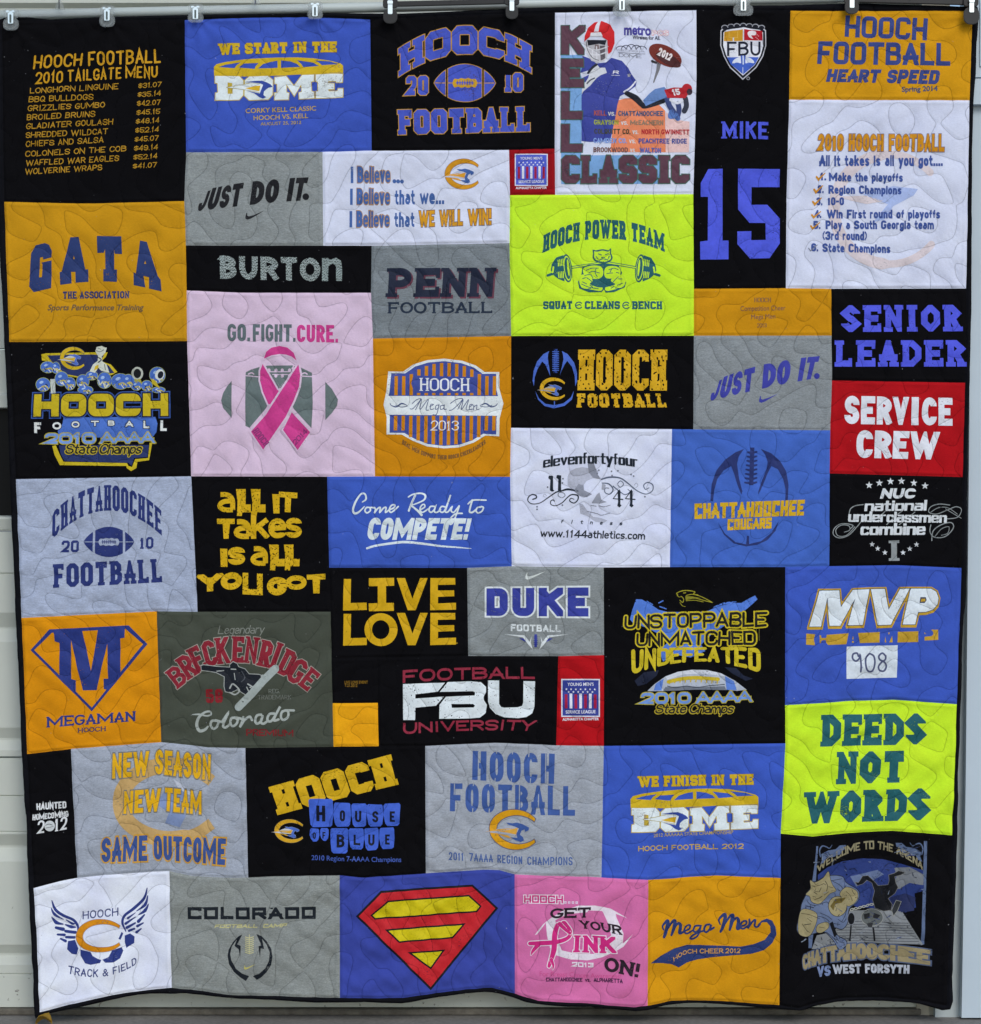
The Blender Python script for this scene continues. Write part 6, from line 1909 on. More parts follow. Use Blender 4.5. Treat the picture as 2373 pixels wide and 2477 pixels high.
panel('gold shirt panel with navy script and a long tail banner, bottom row', (184, 136, 30),
      [(1567, 2126.5), (1734, 2117.6), (1886.8, 2122), (1884, 2429), (1739, 2422), (1624, 2420), (1565.5, 2430)])
C(1560, 1977)
sn = (42, 58, 112)
for q_, w_ in (([(175, 1060), (165, 1020), (205, 975), (215, 990), (195, 1080), (180, 1128)], [8, 14, 22, 26, 26, 20]), ([(200, 1070), (250, 990), (280, 975), (275, 1030), (250, 1110)], [10, 18, 26, 28, 16]), ([(255, 1070), (310, 1000), (335, 1020), (330, 1090), (370, 1080)], [10, 18, 24, 26, 12]),
               ([(375, 1075), (420, 1055), (425, 1020), (390, 1030), (370, 1075), (400, 1100), (450, 1070)], 19), ([(515, 1025), (475, 1030), (460, 1070), (485, 1085), (520, 1050), (530, 1020), (505, 1110), (455, 1150), (430, 1145), (470, 1105), (560, 1070)], 19),
               ([(610, 1010), (575, 1020), (560, 1065), (580, 1085), (615, 1050), (625, 1010), (615, 1060), (650, 1040)], 20), ([(710, 1010), (700, 965), (745, 920), (760, 935), (740, 1020), (715, 1078)], [8, 14, 22, 26, 26, 18]), ([(745, 1020), (800, 940), (830, 925), (820, 985), (800, 1060)], [10, 18, 26, 28, 16]),
               ([(805, 1020), (860, 950), (885, 975), (875, 1045), (905, 1040)], [10, 18, 24, 26, 14]), ([(905, 1030), (950, 1010), (955, 975), (920, 985), (900, 1030), (930, 1050), (975, 1020)], 19), ([(985, 960), (985, 1000), (975, 1040), (1010, 985), (1040, 965), (1035, 1020), (1060, 1030), (1085, 1000)], 20)):
    ST(q_, [x * 1.28 for x in w_] if not np.isscalar(w_) else w_ * .95, sn, 1, part='lettering')
PG([(1060, 1010), (1100, 970), (1150, 950), (1200, 970), (1230, 1030), (1238, 1100), (1200, 1180), (1120, 1250), (1000, 1285), (850, 1300), (650, 1320), (500, 1345), (400, 1375), (320, 1420), (250, 1385), (160, 1370), (50, 1368), (150, 1300), (280, 1240), (400, 1210), (520, 1208), (700, 1215), (900, 1220),
    (1020, 1195), (1130, 1150), (1185, 1080), (1180, 1020), (1150, 985), (1110, 985)], sn, 0)
gb3 = (182, 140, 74)
TT("HOOCH", [(272, 1362), (380, 1302), (495, 1292)], [(265, 1320), (375, 1262), (492, 1248)], gb3, F_(sw=.17, cn='r', rad=.5, gap=.12), z=1)
TT("CHEER", [(518, 1290), (742, 1284)], [(520, 1244), (740, 1240)], gb3, F_(sw=.17, cn='r', rad=.5, gap=.12), z=1); TT("2012", [(762, 1284), (900, 1280)], [(764, 1238), (902, 1236)], gb3, F_(sw=.17, cn='r', rad=.5, gap=.12), z=1)

panel('tall black shirt panel with a moonlit arena picture, bottom right corner', BLACK,
      [(1887.3, 2015), (1964.5, 2022), (2046, 2015), (2161, 2010), (2302, 2020), (2296, 2200), (2288, 2430), (2225, 2420), (2149, 2415), (2046, 2415), (1977, 2423), (1931, 2436), (1884, 2429), (1886.8, 2122)])
C(1893, 1977)
pl = (94, 108, 140)
PG([(315, 268), (332, 268), (310, 600), (275, 600), (300, 430)], pl, 0, part='picture'); PG([(1338, 225), (1368, 225), (1360, 560), (1340, 1200), (1308, 1210), (1330, 560)], pl, 0, part='picture')
PG([(240, 1110), (285, 1100), (270, 1230), (240, 1230)], pl, 0, part='picture')
PG([(330, 540), (420, 470), (560, 415), (750, 390), (950, 400), (1120, 440), (1330, 500), (1340, 690), (1250, 720), (1260, 850), (1160, 900), (1000, 880), (700, 850), (620, 800), (480, 640), (330, 600)], (44, 60, 122), 0, part='picture', wear=(.3, 1.9, 6))
PG([(1060, 480), (1200, 470), (1335, 540), (1330, 640), (1200, 620), (1100, 680), (1040, 640), (1080, 560)], (104, 110, 118), 1, part='picture')
PG([(640, 560), (780, 530), (900, 500), (960, 540), (860, 600), (760, 600), (700, 660)], (104, 116, 150), 1, part='picture')
PG([(1020, 760), (1160, 720), (1260, 760), (1240, 880), (1120, 900), (1040, 860)], (38, 46, 88), 1, part='picture')
TT("WELCOME TO THE ARENA", [(325, 520), (830, 300), (1325, 500)], [(318, 455), (830, 222), (1325, 428)], (126, 122, 100), F_(sw=.2, cn='s', gap=.06), z=2)
for s in (1, -1):
    f = lambda P: [(835 + s * (x - 835), y - (0 if s == 1 else 20)) for x, y in P]
    ST(f([(355, 370), (345, 310), (370, 268), (410, 275), (440, 290), (465, 260)]), [10, 12, 12, 10, 8, 5], pl, 2, part='picture')
    PG(f([(360, 345), (430, 310), (500, 300), (540, 265), (600, 262), (590, 300), (560, 320), (540, 350), (480, 370), (410, 380), (390, 420), (350, 440), (370, 390)]), pl, 2, part='picture')
hk = (18, 19, 24)
PG([(690, 615), (720, 620), (760, 560), (810, 555), (870, 610), (905, 650), (1000, 640), (1010, 600), (1005, 545), (1060, 530), (1100, 508), (1155, 525), (1120, 545), (1060, 560), (1070, 620), (1090, 660), (1060, 720), (1000, 770), (1040, 830), (1030, 880), (960, 890), (880, 860), (855, 780), (875, 700),
    (850, 620), (800, 595), (760, 630), (710, 645)], hk, 3, out=(4, (110, 112, 112)), part='picture')
PG([(640, 880), (1130, 890), (1230, 1050), (1330, 1205), (1100, 1200), (740, 1190), (560, 1240), (400, 1240), (270, 1240), (320, 1110), (480, 1080), (560, 980)], (118, 124, 130), 1, part='picture')
for k in range(9):
    ST([(560 - 16 * k, 985 + 27 * k), (860, 992 + 26 * k), (1190 + 14 * k, 1000 + 25 * k)], 5, (58, 62, 70), 2, part='picture')
ST([(650, 1010), (640, 1170)], 14, hk, 3, False, part='picture'); ST([(860, 1050), (875, 1170)], 16, hk, 3, False, part='picture')
PG(ell(850, 950, 100, 78), (84, 90, 92), 5, out=(5, (140, 144, 144)), part='picture'); PG([(770, 920), (830, 910), (830, 960), (780, 970)], (30, 32, 36), 7, part='picture'); PG([(870, 910), (930, 930), (900, 965), (860, 955)], (30, 32, 36), 7, part='picture')
PG([(800, 1010), (860, 1000), (850, 1040), (815, 1040)], (40, 42, 46), 7, part='picture')
ST([(960, 900), (1000, 960), (1050, 1010)], 10, (90, 94, 96), 4, part='picture'); PG([(1040, 880), (1080, 790), (1122, 800), (1090, 880), (1050, 930)], (40, 44, 48), 4, out=(5, (130, 134, 130)), part='picture')
fur, jr, ol = (136, 130, 102), (104, 116, 146), (34, 36, 46)
PG([(300, 620), (430, 555), (560, 560), (600, 620), (720, 700), (710, 790), (640, 850), (620, 900), (610, 1000), (560, 1055), (490, 1040), (520, 1120), (600, 1170), (600, 1220), (540, 1250), (480, 1160), (400, 1080), (330, 1080), (290, 1090), (190, 1110), (130, 1050), (160, 900), (190, 780)], jr, 4, out=(7, ol), sm=True,
   part='picture')
PG([(255, 590), (300, 610), (380, 570), (430, 510), (450, 590), (470, 640), (500, 690), (440, 720), (380, 790), (330, 815), (270, 790), (250, 740), (215, 720), (260, 670)], fur, 6, out=(4, ol), sm=True, part='picture')
for q_ in ([(290, 700), (320, 720)], [(360, 660), (340, 700)], [(300, 770), (340, 760), (370, 740)], [(270, 640), (300, 650)], [(400, 600), (420, 640), (410, 690)]):
    ST(q_, 7, (66, 62, 48), 8, part='picture')
PG([(540, 720), (600, 660), (690, 690), (715, 740), (690, 800), (620, 840), (580, 780)], fur, 6, out=(4, ol), sm=True, part='picture')
PG([(170, 870), (300, 890), (320, 960), (260, 1100), (190, 1115), (140, 1060)], fur, 6, out=(4, ol), sm=True, part='picture'); PG([(330, 1010), (420, 990), (430, 1040), (360, 1085), (315, 1070)], fur, 6, out=(4, ol), sm=True, part='picture')
PG(ell(520, 840, 86, 92), fur, 6, out=(5, ol), part='picture'); PG([(450, 840), (500, 770), (600, 760), (560, 810), (500, 820), (480, 880)], (92, 82, 44), 8, part='picture'); PG([(440, 1000), (470, 980), (515, 1110), (490, 1135)], hk, 6, part='picture')
for q_ in ([(350, 900), (420, 930), (460, 960)], [(330, 930), (400, 950), (440, 985)], [(470, 600), (540, 640), (590, 700)], [(430, 600), (560, 580)], [(520, 960), (570, 990), (600, 960)], [(480, 1000), (540, 1010)], [(560, 700), (600, 640)], [(350, 820), (420, 800), (440, 840)],
           [(230, 790), (260, 820), (310, 830)], [(500, 1120), (530, 1170)], [(410, 1080), (470, 1130), (520, 1190)], [(540, 1180), (585, 1190)], [(440, 560), (400, 590)], [(610, 860), (590, 930), (560, 980)]):
    ST(q_, 5, ol, 6, part='picture')
for q_ in ([(170, 900), (230, 910), (290, 930)], [(180, 1000), (220, 1060), (250, 1080)], [(230, 950), (270, 980)], [(600, 700), (640, 740), (660, 790)], [(660, 700), (690, 740)], [(340, 1030), (390, 1040)], [(290, 610), (330, 640), (390, 620)], [(280, 740), (310, 750)], [(430, 650), (470, 660)],
           [(390, 730), (430, 700)], [(310, 670), (300, 690), (330, 700)]):
    ST(q_, 5, (70, 66, 52), 8, part='picture'); ST([(220, 830), (290, 850)], 7, ol, 6, part='picture'); ST([(200, 1010), (260, 1000)], 6, ol, 8, part='picture')
PG(ell(650, 960, 32, 56), hk, 6, out=(5, (120, 126, 140)), part='picture')
for k in range(6):
    PG(ell(655 + 38 * k, 872 - 9 * k, 21, 13, -25 + 20 * (k % 2)), (150, 154, 150), 7, part='picture', cut=[ell(655 + 38 * k, 872 - 9 * k, 11, 5, -25 + 20 * (k % 2))])
TT("CHATTAHOOCHEE", [(188, 1440), (640, 1350), (1390, 1392)], [(182, 1305), (640, 1200), (1394, 1252)], (132, 124, 98), F_(sw=.3, cn='r', rad=.4, gap=.0), z=3, out=(11, (84, 94, 120)), part='picture')
ST([(680, 1345), (850, 1330), (1000, 1255), (1150, 1245), (1280, 1340), (1380, 1372)], 5, (100, 98, 92), 5, part='picture')
# scratchy shading in the picture
rr = random.Random(4)
for k in range(150):
    zone = rr.choice([(200, 560, 560, 1000), (560, 420, 1320, 700), (700, 880, 1200, 1180), (180, 1120, 620, 1230), (330, 300, 560, 420), (1050, 260, 1290, 380)])
    x, y_ = rr.uniform(zone[0], zone[2]), rr.uniform(zone[1], zone[3])
    a_ = rr.uniform(-.6, .6) if zone[0] > 600 else rr.uniform(0, 3.1)
    l_ = rr.uniform(14, 60)
    ST([(x, y_), (x + l_ * math.cos(a_), y_ + l_ * math.sin(a_))], [2, rr.uniform(4, 9), 2][:2], rr.choice([(30, 36, 56), (38, 42, 52), (120, 132, 150), (52, 66, 116), (24, 25, 30)]), rr.choice([7, 8, 9]), False, part='picture')
T("VS", 325, 1506, 455, 1496, 98, (120, 134, 172), BLK, z=0)
TT("WEST FORSYTH", [(478, 1482), (1198, 1480)], [(472, 1392), (1200, 1394)], (162, 170, 184), F_(sw=.26, cn='r', rad=.3, gap=.05), z=0)
# ------------------------------------------------------------------ build the quilt
SEAM = seam_raster([p.poly for p in PANELS], OUTLINE)
for p in PANELS:
    lo, hi = p.poly.min(0), p.poly.max(0)
    st = 3.6
    X, Y = np.meshgrid(np.arange(lo[0] + st / 2, hi[0], st), np.arange(lo[1] + st / 2, hi[1], st))
    pts = np.stack([X.ravel(), Y.ravel()], 1)
    pts[:, 0] += (np.round((pts[:, 1] - lo[1]) / st) % 2) * st * .5
    pts = pts[winding(pts, p.poly) != 0] if len(pts) * len(p.poly) < 4e6 else pts[np.concatenate([winding(c, p.poly) for c in np.array_split(pts, 8)]) != 0]
    # a little of every seam runs into the allowance under its neighbour's edge
    B = []
    for i in range(len(p.poly)):
        a, b = p.poly[i], p.poly[(i + 1) % len(p.poly)]
        m = max(1, int(np.hypot(*(b - a)) / st))
        B += [a + (b - a) * k / m for k in range(m)]
    V, F = tri_shape([(np.array(B), 1)], pts)
    F = orient(V, F)
    P, N = surface(V, 0.0)
    me = make_mesh('shirt_panel', P, F, N)
    o = link_mesh('shirt_panel', me, [cloth(p.rgb, p.heather)], QUILT)
    o['label'] = p.label
    for part, items in p.parts.items():
        # words and marks that stand well apart on one shirt are separate prints
        bx = [(V[np.unique(F)].min(0), V[np.unique(F)].max(0)) for V, F, *_ in items]
        lab = list(range(len(items)))
        lo = np.array([b[0] for b in bx]); hi = np.array([b[1] for b in bx])
        size = (hi - lo).max(1)
        for a in range(len(items)):
            gap = np.maximum(0, np.maximum(lo[a] - hi, lo - hi[a]))
            near = np.hypot(gap[:, 0], gap[:, 1]) * PX <= np.maximum(.019, .48 * np.maximum(size, size[a]) * PX)
            for b in np.nonzero(near)[0]:
                if lab[b] != lab[a]:
                    old, new = lab[b], lab[a]
                    lab = [new if x == old else x for x in lab]
        for g in sorted(set(lab)):
            mats, vs, fs, mi, off, base = [], [], [], [], [], 0
            for it, l_ in zip(items, lab):
                if l_ != g:
                    continue
                V, F, rgb, z, rough = it
                m = ink(rgb, rough)
                if m not in mats:
                    mats.append(m)
                used = np.unique(F)
                mp = np.zeros(len(V), int); mp[used] = np.arange(len(used))
                V, F = V[used], mp[F]
                vs.append(V); fs.append(orient(V, F) + base); base += len(V)
                mi.append(np.full(len(F), mats.index(m)))
                off.append(np.full(len(V), 0.42 + 0.17 * z))
            V, F = np.concatenate(vs), np.concatenate(fs)
            P, N = surface(V, np.concatenate(off))
            me = make_mesh(part, P, F, N, np.concatenate(mi))
            link_mesh(part, me, mats, o)

# black binding and sashing round the panels
V, F = tri_shape([(OUTLINE, 1)] + [(p.poly, -1) for p in PANELS])
V, F = refine(V, F, 5.0)
F = orient(V, F)
P, N = surface(V, 0.0)
link_mesh('binding', make_mesh('binding', P, F, N), [cloth((16, 17, 22))], QUILT)

# back of the quilt: wadding and lining, closed round the edge
n = len(OUTLINE)
Pf, _ = surface(OUTLINE, -0.2)
V, F = tri_shape([(OUTLINE, 1)])
V, F = refine(V, F, 26.0)
hb_ = base_height(V[:, 0], V[:, 1])
Pb = np.stack([(V[:, 0] - CU) * PX, np.maximum(-(hb_ - 11.0) * PX, -0.004 + 0 * hb_), ZC - (V[:, 1] - CV) * PX], 1)
o = link_mesh('lining', make_mesh('lining', Pb, orient(V, F)[:, ::-1]), [cloth((30, 32, 42))], QUILT)
Pk = Pf.copy(); Pk[:, 1] += 0.011
me = bpy.data.meshes.new('edge_roll')
me.from_pydata([tuple(x) for x in np.concatenate([Pf, Pk])], [], [(i, (i + 1) % n, n + (i + 1) % n, n + i) for i in range(n)])
link_mesh('edge_roll', me, [cloth((16, 17, 22))], QUILT)

# the quilter's stitch line: dark see-through ribbon, thread with the groove's shade painted in
st = 3.0
gx, gy = np.arange(-6, 2372, st), np.arange(6, 2456, st)
X, Y = np.meshgrid(gx, gy)
Fz = nodal(X.ravel(), Y.ravel())[0].reshape(X.shape)
segs = []
def lerp_edge(j0, i0, j1, i1):
    a, b = Fz[j0, i0], Fz[j1, i1]
    t = a / (a - b)
    return np.stack([X[j0, i0] + (X[j1, i1] - X[j0, i0]) * t, Y[j0, i0] + (Y[j1, i1] - Y[j0, i0]) * t], 1)
J, I = np.meshgrid(np.arange(len(gy) - 1), np.arange(len(gx) - 1), indexing='ij')
J, I = J.ravel(), I.ravel()
tris_ = (((0, 0), (0, 1), (1, 1)), ((0, 0), (1, 1), (1, 0)))
for tr in tris_:
    s = [Fz[J + a, I + b] > 0 for a, b in tr]
    for k in range(3):
        a, b, c = tr[k], tr[(k + 1) % 3], tr[(k + 2) % 3]
        m = (s[k] != s[(k + 1) % 3]) & (s[k] != s[(k + 2) % 3])
        j, i = J[m], I[m]
        segs.append(np.stack([lerp_edge(j + a[0], i + a[1], j + b[0], i + b[1]), lerp_edge(j + a[0], i + a[1], j + c[0], i + c[1])], 1))
segs = np.concatenate(segs)
mid = segs.mean(1)
e_ = bil(SEAM[4], SEAM[0], SEAM[1], SEAM[2], mid[:, 0], mid[:, 1])
inside = np.concatenate([winding(c, OUTLINE) for c in np.array_split(mid, 40)]) != 0
segs = segs[inside & (e_ > 7)]
A, Bq = segs[:, 0], segs[:, 1]
def gdir(Q):
    _, gu, gv = nodal(Q[:, 0], Q[:, 1])
    g_ = np.stack([gu, gv], 1)
    return g_ / (np.linalg.norm(g_, axis=1)[:, None] + 1e-9)
hw_ = 0.8
na, nb2 = gdir(A) * hw_, gdir(Bq) * hw_
V = np.concatenate([A - na, A + na, Bq + nb2, Bq - nb2])
m = len(A)
q0 = np.arange(m)
F = np.concatenate([np.stack([q0, q0 + m, q0 + 2 * m], 1), np.stack([q0, q0 + 2 * m, q0 + 3 * m], 1)])
F = orient(V, F)
P, N = surface(V, 1.2)
mt, nt, b_ = _new('thread_groove_shade')
b_.inputs['Base Color'].default_value = (.004, .004, .005, 1)
b_.inputs['Roughness'].default_value = .7
b_.inputs['Specular IOR Level'].default_value = .05
b_.inputs['Alpha'].default_value = .26
me = make_mesh('stitching', P, F, N)
so = link_mesh('stitching', me, [mt], QUILT)
print('QUILT panels', len(PANELS))
# ------------------------------------------------------------------ the place behind the quilt
DY = 0.085                                             # door face
GZ = -0.0135
door_m = plain('door_paint', (178, 186, 182), rough=.55, var=.05, scale=5.0, bump=.05, spec=.3)
nt = door_m.node_tree
b_ = nt.nodes['Principled BSDF']
src = b_.inputs['Base Color'].links[0].from_socket
vv = _coords(nt)
sx = nt.nodes.new('ShaderNodeSeparateXYZ'); nt.links.new(vv, sx.inputs[0])
mr = nt.nodes.new('ShaderNodeMapRange')
mr.inputs['From Min'].default_value = 0.0; mr.inputs['From Max'].default_value = .55
mr.inputs['To Min'].default_value = .12; mr.inputs['To Max'].default_value = 0.0
nt.links.new(sx.outputs['Z'], mr.inputs['Value'])
ad = nt.nodes.new('ShaderNodeMath'); ad.operation = 'ADD'
nt.links.new(mr.outputs['Result'], ad.inputs[0]); nt.links.new(_noise(nt, vv, 70.0, 4.0, .65), ad.inputs[1])
mx = nt.nodes.new('ShaderNodeMix'); mx.data_type = 'RGBA'
nt.links.new(_ramp(nt, ad.outputs[0], .74, (0, 0, 0), .80, (.75,) * 3), mx.inputs[0])
nt.links.new(src, mx.inputs[6]); mx.inputs[7].default_value = (.12, .10, .08, 1)
nt.links.new(mx.outputs[2], b_.inputs['Base Color'])
frame_m = plain('frame_paint', (172, 188, 202), rough=.5, var=.04, scale=4.0, bump=.04, spec=.3)
stop_m = plain('weathered_trim', (150, 150, 140), rough=.8, var=.18, scale=14.0, bump=.2, spec=.2)
rubber_m = plain('door_seal', (92, 90, 84), rough=.85, var=.35, scale=40.0, bump=.4, spec=.2)
dark_m = plain('window_glass', (14, 15, 17), rough=.35, var=.2, scale=3.0, spec=.12)


def boxmesh(name, x0, x1, y0, y1, z0, z1, mat, parent=None, bev=0.0):
    import bmesh
    bm = bmesh.new()
    bmesh.ops.create_cube(bm, size=1.0)
    for v in bm.verts:
        v.co = Vector(((x0 + x1) / 2 + v.co.x * (x1 - x0), (y0 + y1) / 2 + v.co.y * (y1 - y0), (z0 + z1) / 2 + v.co.z * (z1 - z0)))
    if bev:
        bmesh.ops.bevel(bm, geom=bm.edges[:], offset=bev, segments=2, affect='EDGES', profile=.5)
    me = bpy.data.meshes.new(name)
    bm.to_mesh(me); bm.free()
    return link_mesh(name, me, [mat], parent)


def profile(name, u0, u1, prof, mat, parent, back=0.03):
    """horizontal board drawn along its section: prof = [(photo v, depth offset)], top to bottom"""
    P = []
    for v, d in prof:
        for u in (u0, u1):
            P.append(W(u, v, DY + d)[0:1] + (DY + d,) + W(u, v, DY)[2:3])
    n = len(prof)
    x0, x1 = P[0][0], P[1][0]
    zt, zb = P[0][2], P[-1][2]
    P += [(x0, DY + back, zt), (x1, DY + back, zt), (x0, DY + back, zb), (x1, DY + back, zb)]
    b = 2 * n
    Fc = [(2 * i, 2 * i + 2, 2 * i + 3, 2 * i + 1) for i in range(n - 1)]
    Fc += [(0, 1, b + 1, b), (2 * n - 2, b + 2, b + 3, 2 * n - 1)]
    me = bpy.data.meshes.new(name)
    me.from_pydata(P, [], Fc)
    return link_mesh(name, me, [mat], parent)


door = empty('garage_door', (0, DY, GZ))
tag(door, 'pale sectional garage door with raised panels and dark windows, mostly hidden behind the quilt', 'garage door')
UL, UR = -420, 2226
G = 2.0
profile('door_section', UL, UR, [(-330, .0), (-8, 0), (2, -.012), (10, -.012), (20, 0), (600, 0), (842, 0)], door_m, door)
profile('door_section', UL, UR, [(845, .004), (848, 0), (950, 0), (957, -.010), (986, -.010), (988, .02)], door_m, door, .05)
profile('door_section', UL, UR, [(1247, .02), (1250, -.004), (1256, -.006), (1281, 0), (1283, .004)], door_m, door, .05)
profile('door_section', UL, UR, [(1286, .004), (1289, 0), (1385, 0), (1387, .004), (1390, 0), (1482, 0), (1518, .016), (1522, .016), (1553, 0), (1760, 0), (1787, .013), (1792, .013), (1815, 0), (1829, 0), (1831, .004)], door_m, door)
profile('door_section', UL, UR, [(1834, .004), (1837, 0), (1923, 0), (1925, .004), (1928, 0), (2010, 0), (2012, .003), (2015, 0), (2018, 0), (2048, .016), (2053, .016), (2084, 0), (2285, 0), (2309, .013), (2314, .013), (2334, 0), (2354, 0), (2356, .003), (2358, 0), (2436, 0), (2438, .006)], door_m, door)
for i in range(4):
    a, b = UL + 30 + i * 655, UL + 30 + i * 655 + 630
    x0, _, z0 = W(a, 1250, DY)
    x1, _, z1 = W(b, 985, DY)
    fr = boxmesh('window', x0 - .015, x1 + .015, DY + .022, DY + .045, z0 - .012, z1 + .012, dark_m, door)
xa, _, zb = W(UL, 2438, DY); xb, _, zt = W(UR, 2438, DY)
boxmesh('bottom_seal', xa, xb, DY - .012, DY + .02, GZ + .001, zb, rubber_m, door, .003)

dfr = empty('door_frame', (W(2400, 0, .04)[0], .04, GZ))
tag(dfr, 'pale bluish white timber door frame standing at the right edge of the quilt', 'door frame')


def slab(name, pts, y0, y1, mat, parent):
    """upright board: outline in photo pixels at depth y0, running back to y1"""
    A = [W(u, v, y0) for u, v in pts]
    Bk = [(x, y1, z) for x, _, z in A]
    k = len(A)
    me = bpy.data.meshes.new(name)
    me.from_pydata(A + Bk, [], [tuple(range(k))[::-1], tuple(range(k, 2 * k))] + [(i, (i + 1) % k, k + (i + 1) % k, k + i) for i in range(k)])
    return link_mesh(name, me, [mat], parent)


slab('jamb', [(2346, 254), (2720, 254), (2720, 2462), (2326, 2462), (2336, 1900), (2345, 1000)], .036, .16, frame_m, dfr)
slab('jamb_bead', [(2300, 256), (2343.5, 256), (2342, 1000), (2333.5, 1900), (2323.5, 2462), (2262, 2462)], .060, .159, plain('bead_paint', (158, 170, 176), rough=.6, var=.06, scale=8.0, spec=.3), dfr)
slab('door_stop', [(2232, -300), (2298, -300), (2298, 256), (2260.5, 2470), (2217, 2470)], .080, .157, stop_m, dfr)
slab('head_casing', [(2356, -300), (2720, -300), (2720, 186.5), (2356, 186.5)], .022, .158, frame_m, dfr)
slab('head_casing', [(2352, 190), (2720, 190), (2720, 252), (2352, 252)], .016, .156, frame_m, dfr)
slab('casing_bead', [(2371, -250), (2700, -250), (2700, 160), (2371, 160)], .018, .0219, frame_m, dfr)
x0 = W(UL, 0, .1)[0]; x1 = W(2720, 0, .1)[0]
z0 = W(0, -150, 0)[2]
boxmesh('head_rail', x0, x1, -.012, .10, z0, z0 + .05, frame_m, dfr, .004)

pole_m = plain('pole_paint', (172, 184, 186), rough=.3, var=.05, scale=9.0, spec=.6)
pole = bpy.data.objects.new('pole', None)
def tube(name, pts, r, mat, parent=None, seg=12, caps=True):
    pts = [Vector(p) for p in pts]
    V, Fc = [], []
    up = Vector((0, 0, 1))
    n = len(pts)
    prev = None
    for i, p in enumerate(pts):
        d = (pts[min(n - 1, i + 1)] - pts[max(0, i - 1)]).normalized()
        a = d.orthogonal().normalized() if prev is None else (prev - d * prev.dot(d)).normalized()
        prev = a
        b = d.cross(a)
        rr = r if np.isscalar(r) else r[i]
        for k in range(seg):
            t = 2 * math.pi * k / seg
            V.append(p + a * (rr * math.cos(t)) + b * (rr * math.sin(t)))
    for i in range(n - 1):
        for k in range(seg):
            Fc.append((i * seg + k, i * seg + (k + 1) % seg, (i + 1) * seg + (k + 1) % seg, (i + 1) * seg + k))
    if caps:
        Fc += [tuple(range(seg))[::-1], tuple(range((n - 1) * seg, n * seg))]
    me = bpy.data.meshes.new(name)
    me.from_pydata([tuple(v) for v in V], [], Fc)
    me.polygons.foreach_set('use_smooth', np.ones(len(me.polygons), bool))
    return link_mesh(name, me, [mat], parent)
bpy.data.objects.remove(pole)
pv = lambda u: 37.0 - .0212 * u
tag(tube('hanging_pole', [W(u, pv(u), .026) for u in (-300, 600, 1500, 2350)], .0112, pole_m, None, 20), 'long pale round pole running behind the hangers along the top', 'pole')

# ---- hangers with two clips each
clear_m, nt, b_ = _new('clear_plastic')
b_.inputs['Base Color'].default_value = (.46, .50, .49, 1)
b_.inputs['Roughness'].default_value = .16
b_.inputs['Alpha'].default_value = .22
b_.inputs['Specular IOR Level'].default_value = .6
black_m = plain('black_plastic', (16, 16, 18), rough=.38, var=.2, scale=30.0, spec=.4)
metal_m = plain('spring_steel', (196, 206, 210), rough=.22, metal=1.0, var=.06, scale=40.0)


def plate(name, pts, y0, y1, mat, parent, rim=None):
    """small moulded plate from a photo-pixel outline"""
    import bmesh
    A = [((u - CU) * PX, ZC - (v - CV) * PX) for u, v in pts]
    k = len(A)
    bm = bmesh.new()
    f = [bm.verts.new((x, y0, z)) for x, z in A]
    g = [bm.verts.new((x, y1, z)) for x, z in A]
    bm.faces.new(f); bm.faces.new(g[::-1])
    for i in range(k):
        bm.faces.new((f[i], g[i], g[(i + 1) % k], f[(i + 1) % k]))
    bmesh.ops.recalc_face_normals(bm, faces=bm.faces[:])
    bmesh.ops.bevel(bm, geom=[e for e in bm.edges if abs(e.verts[0].co.y - e.verts[1].co.y) < 1e-6], offset=.0009, segments=2, affect='EDGES')
    if rim:
        for (cx, cy, rx, ry) in rim:
            c = Vector(((cx - CU) * PX, y0 - .0006, ZC - (cy - CV) * PX))
            m = 24
            ring = []
            for s in (1.0, .78):
                ring.append([bm.verts.new((c.x + rx * PX * s * math.cos(2 * math.pi * i / m), c.y, c.z + ry * PX * s * math.sin(2 * math.pi * i / m))) for i in range(m)])
            for i in range(m):
                bm.faces.new((ring[0][i], ring[0][(i + 1) % m], ring[1][(i + 1) % m], ring[1][i]))
    me = bpy.data.meshes.new(name)
    bm.to_mesh(me); bm.free()
    return link_mesh(name, me, [mat], parent)


def rrect(cx, cy, w, h, r, n=5):
    P = []
    for sx, sy, a in ((1, -1, -90), (1, 1, 0), (-1, 1, 90), (-1, -1, 180)):
        for k in range(n):
            t = math.radians(a + 90 * k / (n - 1))
            P.append((cx + sx * (w / 2 - r) + r * math.cos(t), cy + sy * (h / 2 - r) + r * math.sin(t)))
    return P


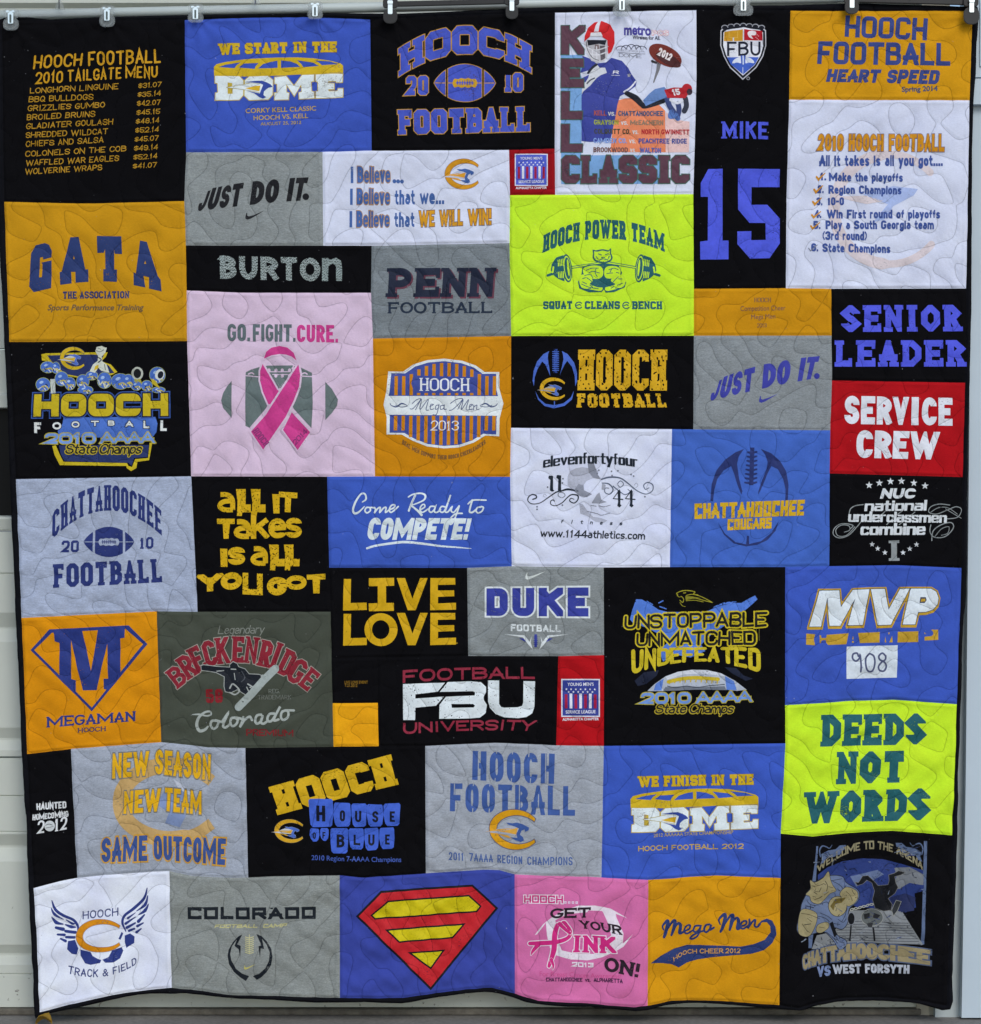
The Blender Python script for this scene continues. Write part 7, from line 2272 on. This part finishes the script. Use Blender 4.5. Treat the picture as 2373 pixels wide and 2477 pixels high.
def hanger(label, clips, mat, black, tab):
    uc = sum(c[0] for c in clips) / 2
    vc = sum(c[1] for c in clips) / 2
    x, _, z = W(uc, vc, 0)
    h = empty('clip_hanger', (x, -.012, z))
    tag(h, label, 'hanger', 'clip hangers holding up the quilt')
    (u0, v0), (u1, v1) = clips
    sl = (v1 - v0) / (u1 - u0)
    bh = 8 if not black else 6
    e = 14
    plate('bar', [(u0 - e, v0 - e * sl - bh), (u1 + e, v1 + e * sl - bh), (u1 + e, v1 + e * sl + bh), (u0 - e, v0 - e * sl + bh)], -.010, -.002, mat, h)
    for (u, v), (tw, th, tdy) in zip(clips, tab):
        c = plate('clip', rrect(u, v, 36, 23, 7), -.0165, -.0105, mat, h)
        ty = v + 12 + tdy + th / 2
        plate('front_jaw', rrect(u, ty, tw, th, min(tw, th) * .42), -.0195, -.0165, mat, c, rim=[(u, ty + 1, tw * .4, th * .38)] if not black else None)
        plate('back_jaw', rrect(u, ty, tw, th, min(tw, th) * .42), .014, .017, mat, c)
        sp = []
        for k, du in enumerate((-7, 7)):
            pass
        s = plate('spring', rrect(u, v + 12 + tdy * .4, 11 if black else 13, 30, 2.5), -.0225, -.0205, metal_m, c)
        if not black:
            plate('spring_slot', rrect(u, v + 15 + tdy * .4, 4.5, 20, 1.8), -.0232, -.0226, plain('slot_dark', (70, 84, 84), rough=.3, spec=.5), c)
            for du in (-6.5, 6.5):
                plate('spring_curl', rrect(u + du, v - 2 + tdy * .4, 7, 5, 2.2), -.0250, -.0227, metal_m, c)
        else:
            plate('spring_curl', rrect(u, v - 1 + tdy * .4, 13, 9, 3), -.0250, -.0227, metal_m, c)
    hx, hz = x, z
    hook = [(hx, -.006, hz + .005), (hx, -.006, hz + .10), (hx, -.004, W(0, -205, 0)[2] + .02)]
    top = W(0, -150, 0)[2] + .05
    hook = [(hx, -.018, hz + .006), (hx, -.018, top - .02), (hx, -.014, top + .003), (hx, .0, top + .009), (hx, .03, top + .006), (hx, .05, top + .003)]
    tube('hook', hook, .0016, metal_m if not black else black_m, h, 8)
    if not black:
        plate('hook_socket', [(uc - 12, vc - 8), (uc + 12, vc - 8), (uc + 5, vc - 24), (uc + 1.5, vc - 34), (uc - 1.5, vc - 34), (uc - 5, vc - 24)], -.0125, -.0045, mat, h)
    return h


hanger('clear plastic clip hanger at the top left corner, gripping the price list panel', [(31, 36), (263, 29)], clear_m, False, [(38, 30, 0), (38, 30, -1)])
hanger('clear plastic clip hanger above the blue dome panel, second from the left', [(476, 25), (764, 19)], clear_m, False, [(38, 22, 0), (37, 22, -2)])
hanger('black plastic clip hanger above the black panel with arched blue letters', [(945, 12), (1238, 5)], black_m, True, [(34, 36, 2), (30, 34, 0)])
hanger('clear plastic clip hanger between the two black ones, above the football player picture', [(1503, 4), (1795.5, 5)], clear_m, False, [(44, 30, -1), (48, 27, -1)])
hanger('black plastic clip hanger at the top right corner, gripping the gold panel', [(2057, 1), (2345, 8)], black_m, True, [(34, 34, -8), (38, 42, 2)])

# ---- ground
gm, nt, b_ = _new('concrete_apron')
v_ = _coords(nt)
c1 = _ramp(nt, _noise(nt, v_, 3.0, 6.0, .6), .3, (.19, .18, .16), .7, (.30, .285, .26))
c1 = _mul(nt, c1, _ramp(nt, _noise(nt, v_, 90.0, 4.0, .7), .3, (.72,) * 3, .7, (1.08,) * 3))
nt.links.new(c1, b_.inputs['Base Color'])
b_.inputs['Roughness'].default_value = .92
nt.links.new(_bump(nt, _noise(nt, v_, 60.0, 5.0, .7), .5, .004), b_.inputs['Normal'])
me = bpy.data.meshes.new('ground')
me.from_pydata([(-150, -200, GZ), (150, -200, GZ), (150, 120, GZ), (-150, 120, GZ)], [], [(0, 1, 2, 3)])
tag(link_mesh('ground', me, [gm]), kind='structure')

# ---- a fallen leaf
lm = plain('leaf_yellow', (120, 98, 36), rough=.7, var=.25, scale=60.0, spec=.3)
cx, cy = W(106, 2470, -.03)[0], -.035
L = []
Fc = []
nl = 9
for i in range(nl):
    t = i / (nl - 1)
    wv_ = .021 * math.sin(math.pi * t ** .8) * (1 + .18 * (i % 2)) + .0006
    x = cx - .017 + .036 * t
    zz = GZ + .006 + .013 * math.sin(t * 3.0)
    L += [(x, cy - wv_, zz + .006 + .3 * wv_), (x, cy, zz), (x, cy + wv_, zz + .008 + .35 * wv_)]
for i in range(nl - 1):
    a = 3 * i
    Fc += [(a, a + 3, a + 4, a + 1), (a + 1, a + 4, a + 5, a + 2)]
me = bpy.data.meshes.new('fallen_leaf')
me.from_pydata(L, [], Fc)
tag(link_mesh('fallen_leaf', me, [lm]), 'curled yellow leaf lying on the ground by the door, below the bottom left corner', 'leaf')
